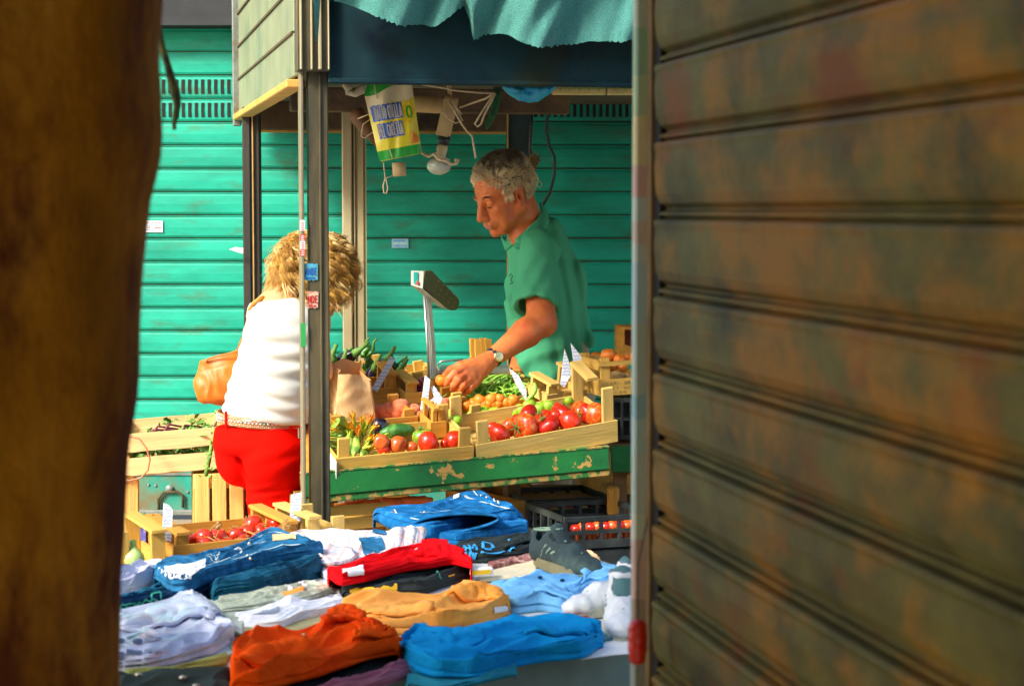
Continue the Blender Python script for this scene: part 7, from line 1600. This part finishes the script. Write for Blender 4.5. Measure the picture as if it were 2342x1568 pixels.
q = MB(); q.tube([bagp(.25,-.02,.01), bagp(.24,.15,.012), bagp(.25,.24,.006)], .0016, 5); q.build('tie_string', m_rope, hbg); q = MB(); q.tube([bagp(.28,.86,.004), bagp(.30,.95,.01), bagp(.31,1.0,.004)], .0016, 5); q.build('tie_string', m_rope, hbg)
# lamp: tube, black tape, neck and bulb
le = empty('hanging_lamp', P(1030, 190, 5.82), 'beige tube with black tape and a pale bulb hanging from the roof', 'lamp'); lo2 = le.location.copy(); l2 = lambda x, y, Y=5.82: P(x, y, Y)-lo2
q = MB(); q.tube([l2(1034,222), l2(1031,232), l2(1013,312)], [.020,.022,.0215], 20); q.build('tube', m_card2, le, True)
q = MB(); q.tube([l2(1024,180), l2(1027,200), l2(1030,226)], .006, 8); q.build('rod', m_card2, le, True)
q = MB(); q.tube([l2(1017,311), l2(1013,332)], [.0185,.0175], 18); q.build('black_tape', m_bp, le, True)
q = MB(); q.tube([l2(1013,332), l2(1011,340), l2(1009,352), l2(1006,362)], [.015,.016,.014,.018], 16); q.build('neck', mat('cream_plastic_neck', (.66,.52,.28), .5, .1, 20), le, True)
q = MB(); q.ball(l2(1004,379), (.036,.036,.027), 3); q.build('bulb', mat('frosted_glass_bulb', (.42,.46,.36), .15, .1, 6, bump=0, coat=.6), le, True)
q = MB(); q.tube([l2(965,349,5.78), l2(980,358,5.78), l2(992,352,5.77), l2(1002,364,5.77), l2(1020,368,5.77), l2(1032,376,5.78), l2(1044,374,5.79), l2(1048,366,5.79), l2(1042,364,5.79), l2(1042,374,5.79)], [.005]*9+[.003], 7); q.tube([l2(996,350,5.77), l2(1010,360,5.77), l2(1028,366,5.78)], .003, 6); q.build('rope_coil', m_rope, le, True)
tubeobj('rolled_paper', 'rolled beige paper bundle lying under the stall roof behind the lamp', 'bundle', [(938,240,5.95),(960,237,5.95),(1000,240,5.95),(1012,244,5.95)], [.022,.026,.026,.020], m_card2, 14)
tubeobj('cardboard_tube', 'short beige cardboard tube dangling below the printed sack', 'tube', [(912,372,5.80),(914,403,5.80)], .0195, m_card2, 18)
tubeobj('string_loop', 'pale string loop hanging below the printed sack', 'string', [(877,372,5.75),(879,392,5.75),(881,408,5.75),(876,425,5.75),(878,441,5.75),(884,443,5.75),(887,430,5.75),(882,408,5.75),(897,402,5.76)], .0018, m_rope, 6)
tubeobj('brown_tube', 'dark brown cone shaped tube sticking out left behind the printed sack', 'tube', [(812,252,5.9),(820,268,5.9),(838,292,5.9),(868,335,5.9)], [.020,.026,.022,.010], mat('brown_rusty_tube', (.13,.055,.02), .6, .4, 9), 14)
tubeobj('string_loop', 'pale string wound round the brown tube', 'string', [(818,272,5.86),(842,262,5.84),(852,270,5.84),(830,285,5.84),(826,312,5.84),(834,316,5.84),(850,304,5.84),(862,305,5.84)], .0018, m_rope, 6)
tubeobj('rag_bundle', 'whitish rag knotted to the beam at the left of the printed sack', 'rag', [(785,192,5.7),(800,204,5.7),(795,212,5.7),(812,215,5.7),(826,206,5.7),(835,194,5.7)], [.006,.014,.008,.010,.013,.006], mat('dirty_white_rag', (.45,.40,.28), .8, .3, 30, bump=.4), 8)
RG = 'ropes under the roof'
tubeobj('rope', 'long pale rope running along under the roof to the right', 'rope', [(934,186,5.7),(960,193,5.7),(1000,199,5.7),(1040,207,5.7),(1090,212,5.7),(1132,214,5.72)], .0026, m_rope, 7, RG)
tubeobj('rope', 'second pale rope slanting up towards the knot under the roof', 'rope', [(1052,246,5.84),(1080,236,5.8),(1110,226,5.76),(1130,214,5.73)], .003, m_rope, 7, RG)
tubeobj('rope', 'pale rope loop hanging down from the knot right of the lamp', 'rope', [(1130,214,5.72),(1118,232,5.72),(1100,260,5.72),(1086,284,5.72),(1092,290,5.72),(1100,284,5.72),(1108,262,5.72),(1124,232,5.72),(1133,214,5.72)], .003, m_rope, 7, RG)
tubeobj('rope', 'kinked pale rope hanging free right beside the beige tube', 'rope', [(1028,232,5.78),(1040,256,5.76),(1056,284,5.76),(1068,300,5.76),(1080,312,5.76),(1083,330,5.76),(1088,362,5.76)], .003, m_rope, 7, RG)
tubeobj('rope', 'thin pale rope twisted round the beige tube of the lamp', 'rope', [(1012,236,5.79),(1010,256,5.78),(1026,272,5.78),(1042,282,5.78),(1058,276,5.79),(1048,258,5.79),(1038,238,5.79),(1056,262,5.79)], .0022, m_rope, 6, RG)
tubeobj('green_net_string', 'tangled dark green net cord hanging by the dark post', 'cord', [(1138,200,5.9),(1134,235,5.9),(1128,262,5.9),(1118,280,5.9),(1112,296,5.9)], [.012,.012,.010,.009,.003], mat('dark_green_cord', (.01,.10,.03), .8, .5, 60, bump=.8), 8)
tubeobj('black_cable', 'black cable curving down the shutter behind the head of the man', 'cable', [(1256,190,7.2),(1253,250,7.3),(1250,300,7.33),(1256,335,7.33),(1268,360,7.33),(1268,400,7.33),(1258,440,7.33),(1240,470,7.33)], .006, m_bp, 7)
tubeobj('black_cable', 'thin dark cord hanging along the dark post to the tangled string', 'cable', [(1218,230,6.95),(1215,290,6.95),(1212,340,6.95),(1216,380,6.95)], .006, m_bp, 7)
q = MB(); rr = random.Random(4); c0 = P(1218, 380, 6.9)
for k in range(16):
    p = [P(1218+rr.gauss(0,8), 372+rr.gauss(0,12), 6.9)-c0 for _ in range(6)]; q.tube(p, .0025, 5)
o = q.build('tangled_string', mat('brown_string', (.22,.14,.05), .9, .5, 60), None, True); o.location = c0; tag(o, 'brown tangle of string behind the head of the man', 'string')
q = MB(); q.tube([P(1222,385,6.88)-c0, P(1216,420,6.88)-c0, P(1216,438,6.88)-c0], .0025, 6); q.tube([P(1224,392,6.88)-c0, P(1232,412,6.88)-c0, P(1227,424,6.88)-c0, P(1236,430,6.88)-c0, P(1240,420,6.88)-c0, P(1232,412,6.88)-c0], .0022, 6); q.build('pale_strand', m_rope, o, True)
# blue plastic and patterned cardboard on the roof edge
bO = P(1210, 190, 6.0); q = MB()
def blf(u, v):
    x = 1150+122*u; y = 188+(46*math.sin(PI*min(1, max(0, u*.92+.05)))**.7)*v+3*noise.noise(Vector((u*7, v*3, 0))); return P(x, y, 6.0-.03*math.sin(PI*v)+.025*noise.noise(Vector((u*5, v*4, 5)))) - bO
q.grid(blf, 40, 20); o = q.build('blue_plastic_sheet', mat('blue_plastic', (.02,.40,.68), .45, .15, 9, bump=.7, bscale=14, bdist=.012), None, True); o.location = bO; s_ = o.modifiers.new('t', 'SOLIDIFY'); s_.thickness = .002; tag(o, 'crumpled bright blue plastic tucked under the roof edge', 'plastic sheet')
ce = empty('cardboard_box', P(1265, 214, 6.25), 'flattened cream cardboard boxes with green leaf pattern under the roof at the right', 'box'); cO = ce.location.copy()
m_cb = mat('cream_cardboard', (.72,.60,.24), .8, .1, 12, bump=.1); m_cbg = mat('green_leaf_print', (.10,.28,.03), .8, .2, 30, bump=0)
for x0, x1, y0, y1 in ((1262,1385,192,216), (1389,1520,190,216)):
    a = P(x0, y1, 6.25)-cO; b = P(x1, y0, 6.25)-cO; q = MB(); q.box(((a.x+b.x)/2, .02, (a.z+b.z)/2), (b.x-a.x, .06, b.z-a.z), bev=.002); bo_ = q.build('box_panel', m_cb, ce)
    q = MB(); n_ = int((x1-x0)/11)
    for k in range(n_):
        c = P(x0+8+k*11, 202+(k % 2)*2, 6.25)-cO; c.y = -.0115
        for a_ in range(5): t_ = a_*1.256; q.add([c, c+Vector((math.cos(t_-.3)*.006, 0, math.sin(t_-.3)*.004)), c+Vector((math.cos(t_)*.009, 0, math.sin(t_)*.006)), c+Vector((math.cos(t_+.3)*.006, 0, math.sin(t_+.3)*.004))], [(0,1,2,3)])
    q.build('leaf_print', m_cbg, bo_)
# small paper scrap by the black post
q = MB(); q.prism([P(x, y, 6.96)-P(540,572,6.96) for x, y in ((524,570),(538,565),(556,567),(556,580),(545,577))], (0,.002,0)); o = q.build('paper_scrap', m_paper); o.location = P(540,572,6.96); tag(o, 'small torn paper scrap stuck to the black rear post', 'paper')
# ---------------------------------------------------------------- light and look
SUN_AZ, SUN_EL = R(SUNA), R(SUNE)   # azimuth: direction to the sun measured from -Y towards -X
sd = Vector((-math.sin(SUN_AZ)*math.cos(SUN_EL), -math.cos(SUN_AZ)*math.cos(SUN_EL), math.sin(SUN_EL)))
ld = bpy.data.lights.new('sun', 'SUN'); ld.energy = 2.25; ld.angle = R(11); ld.color = (1, .95, .86)
lo = bpy.data.objects.new('sun', ld); COL.objects.link(lo); lo.rotation_euler = (-sd).to_track_quat('-Z', 'Y').to_euler(); lo.location = (-3, -3, 6)
w = bpy.data.worlds.new('World'); SC.world = w; w.use_nodes = True; N = w.node_tree.nodes; L = w.node_tree.links
sk = N.new('ShaderNodeTexSky'); sk.sky_type = 'NISHITA'; sk.sun_disc = False; sk.sun_elevation = SUN_EL
sk.sun_rotation = math.atan2(sd.x, sd.y); sk.air_density = 1.0; sk.dust_density = 3.0; sk.ozone_density = 1
L.new(sk.outputs[0], N['Background'].inputs[0]); N['Background'].inputs[1].default_value = .15
SC.view_settings.view_transform = 'Standard'; SC.view_settings.look = 'None'; SC.view_settings.exposure = EXPO; SC.view_settings.gamma = 1
SC.cycles.max_bounces = 6; SC.cycles.diffuse_bounces = 3; SC.cycles.transparent_max_bounces = 8
SC.cycles.use_denoising = True
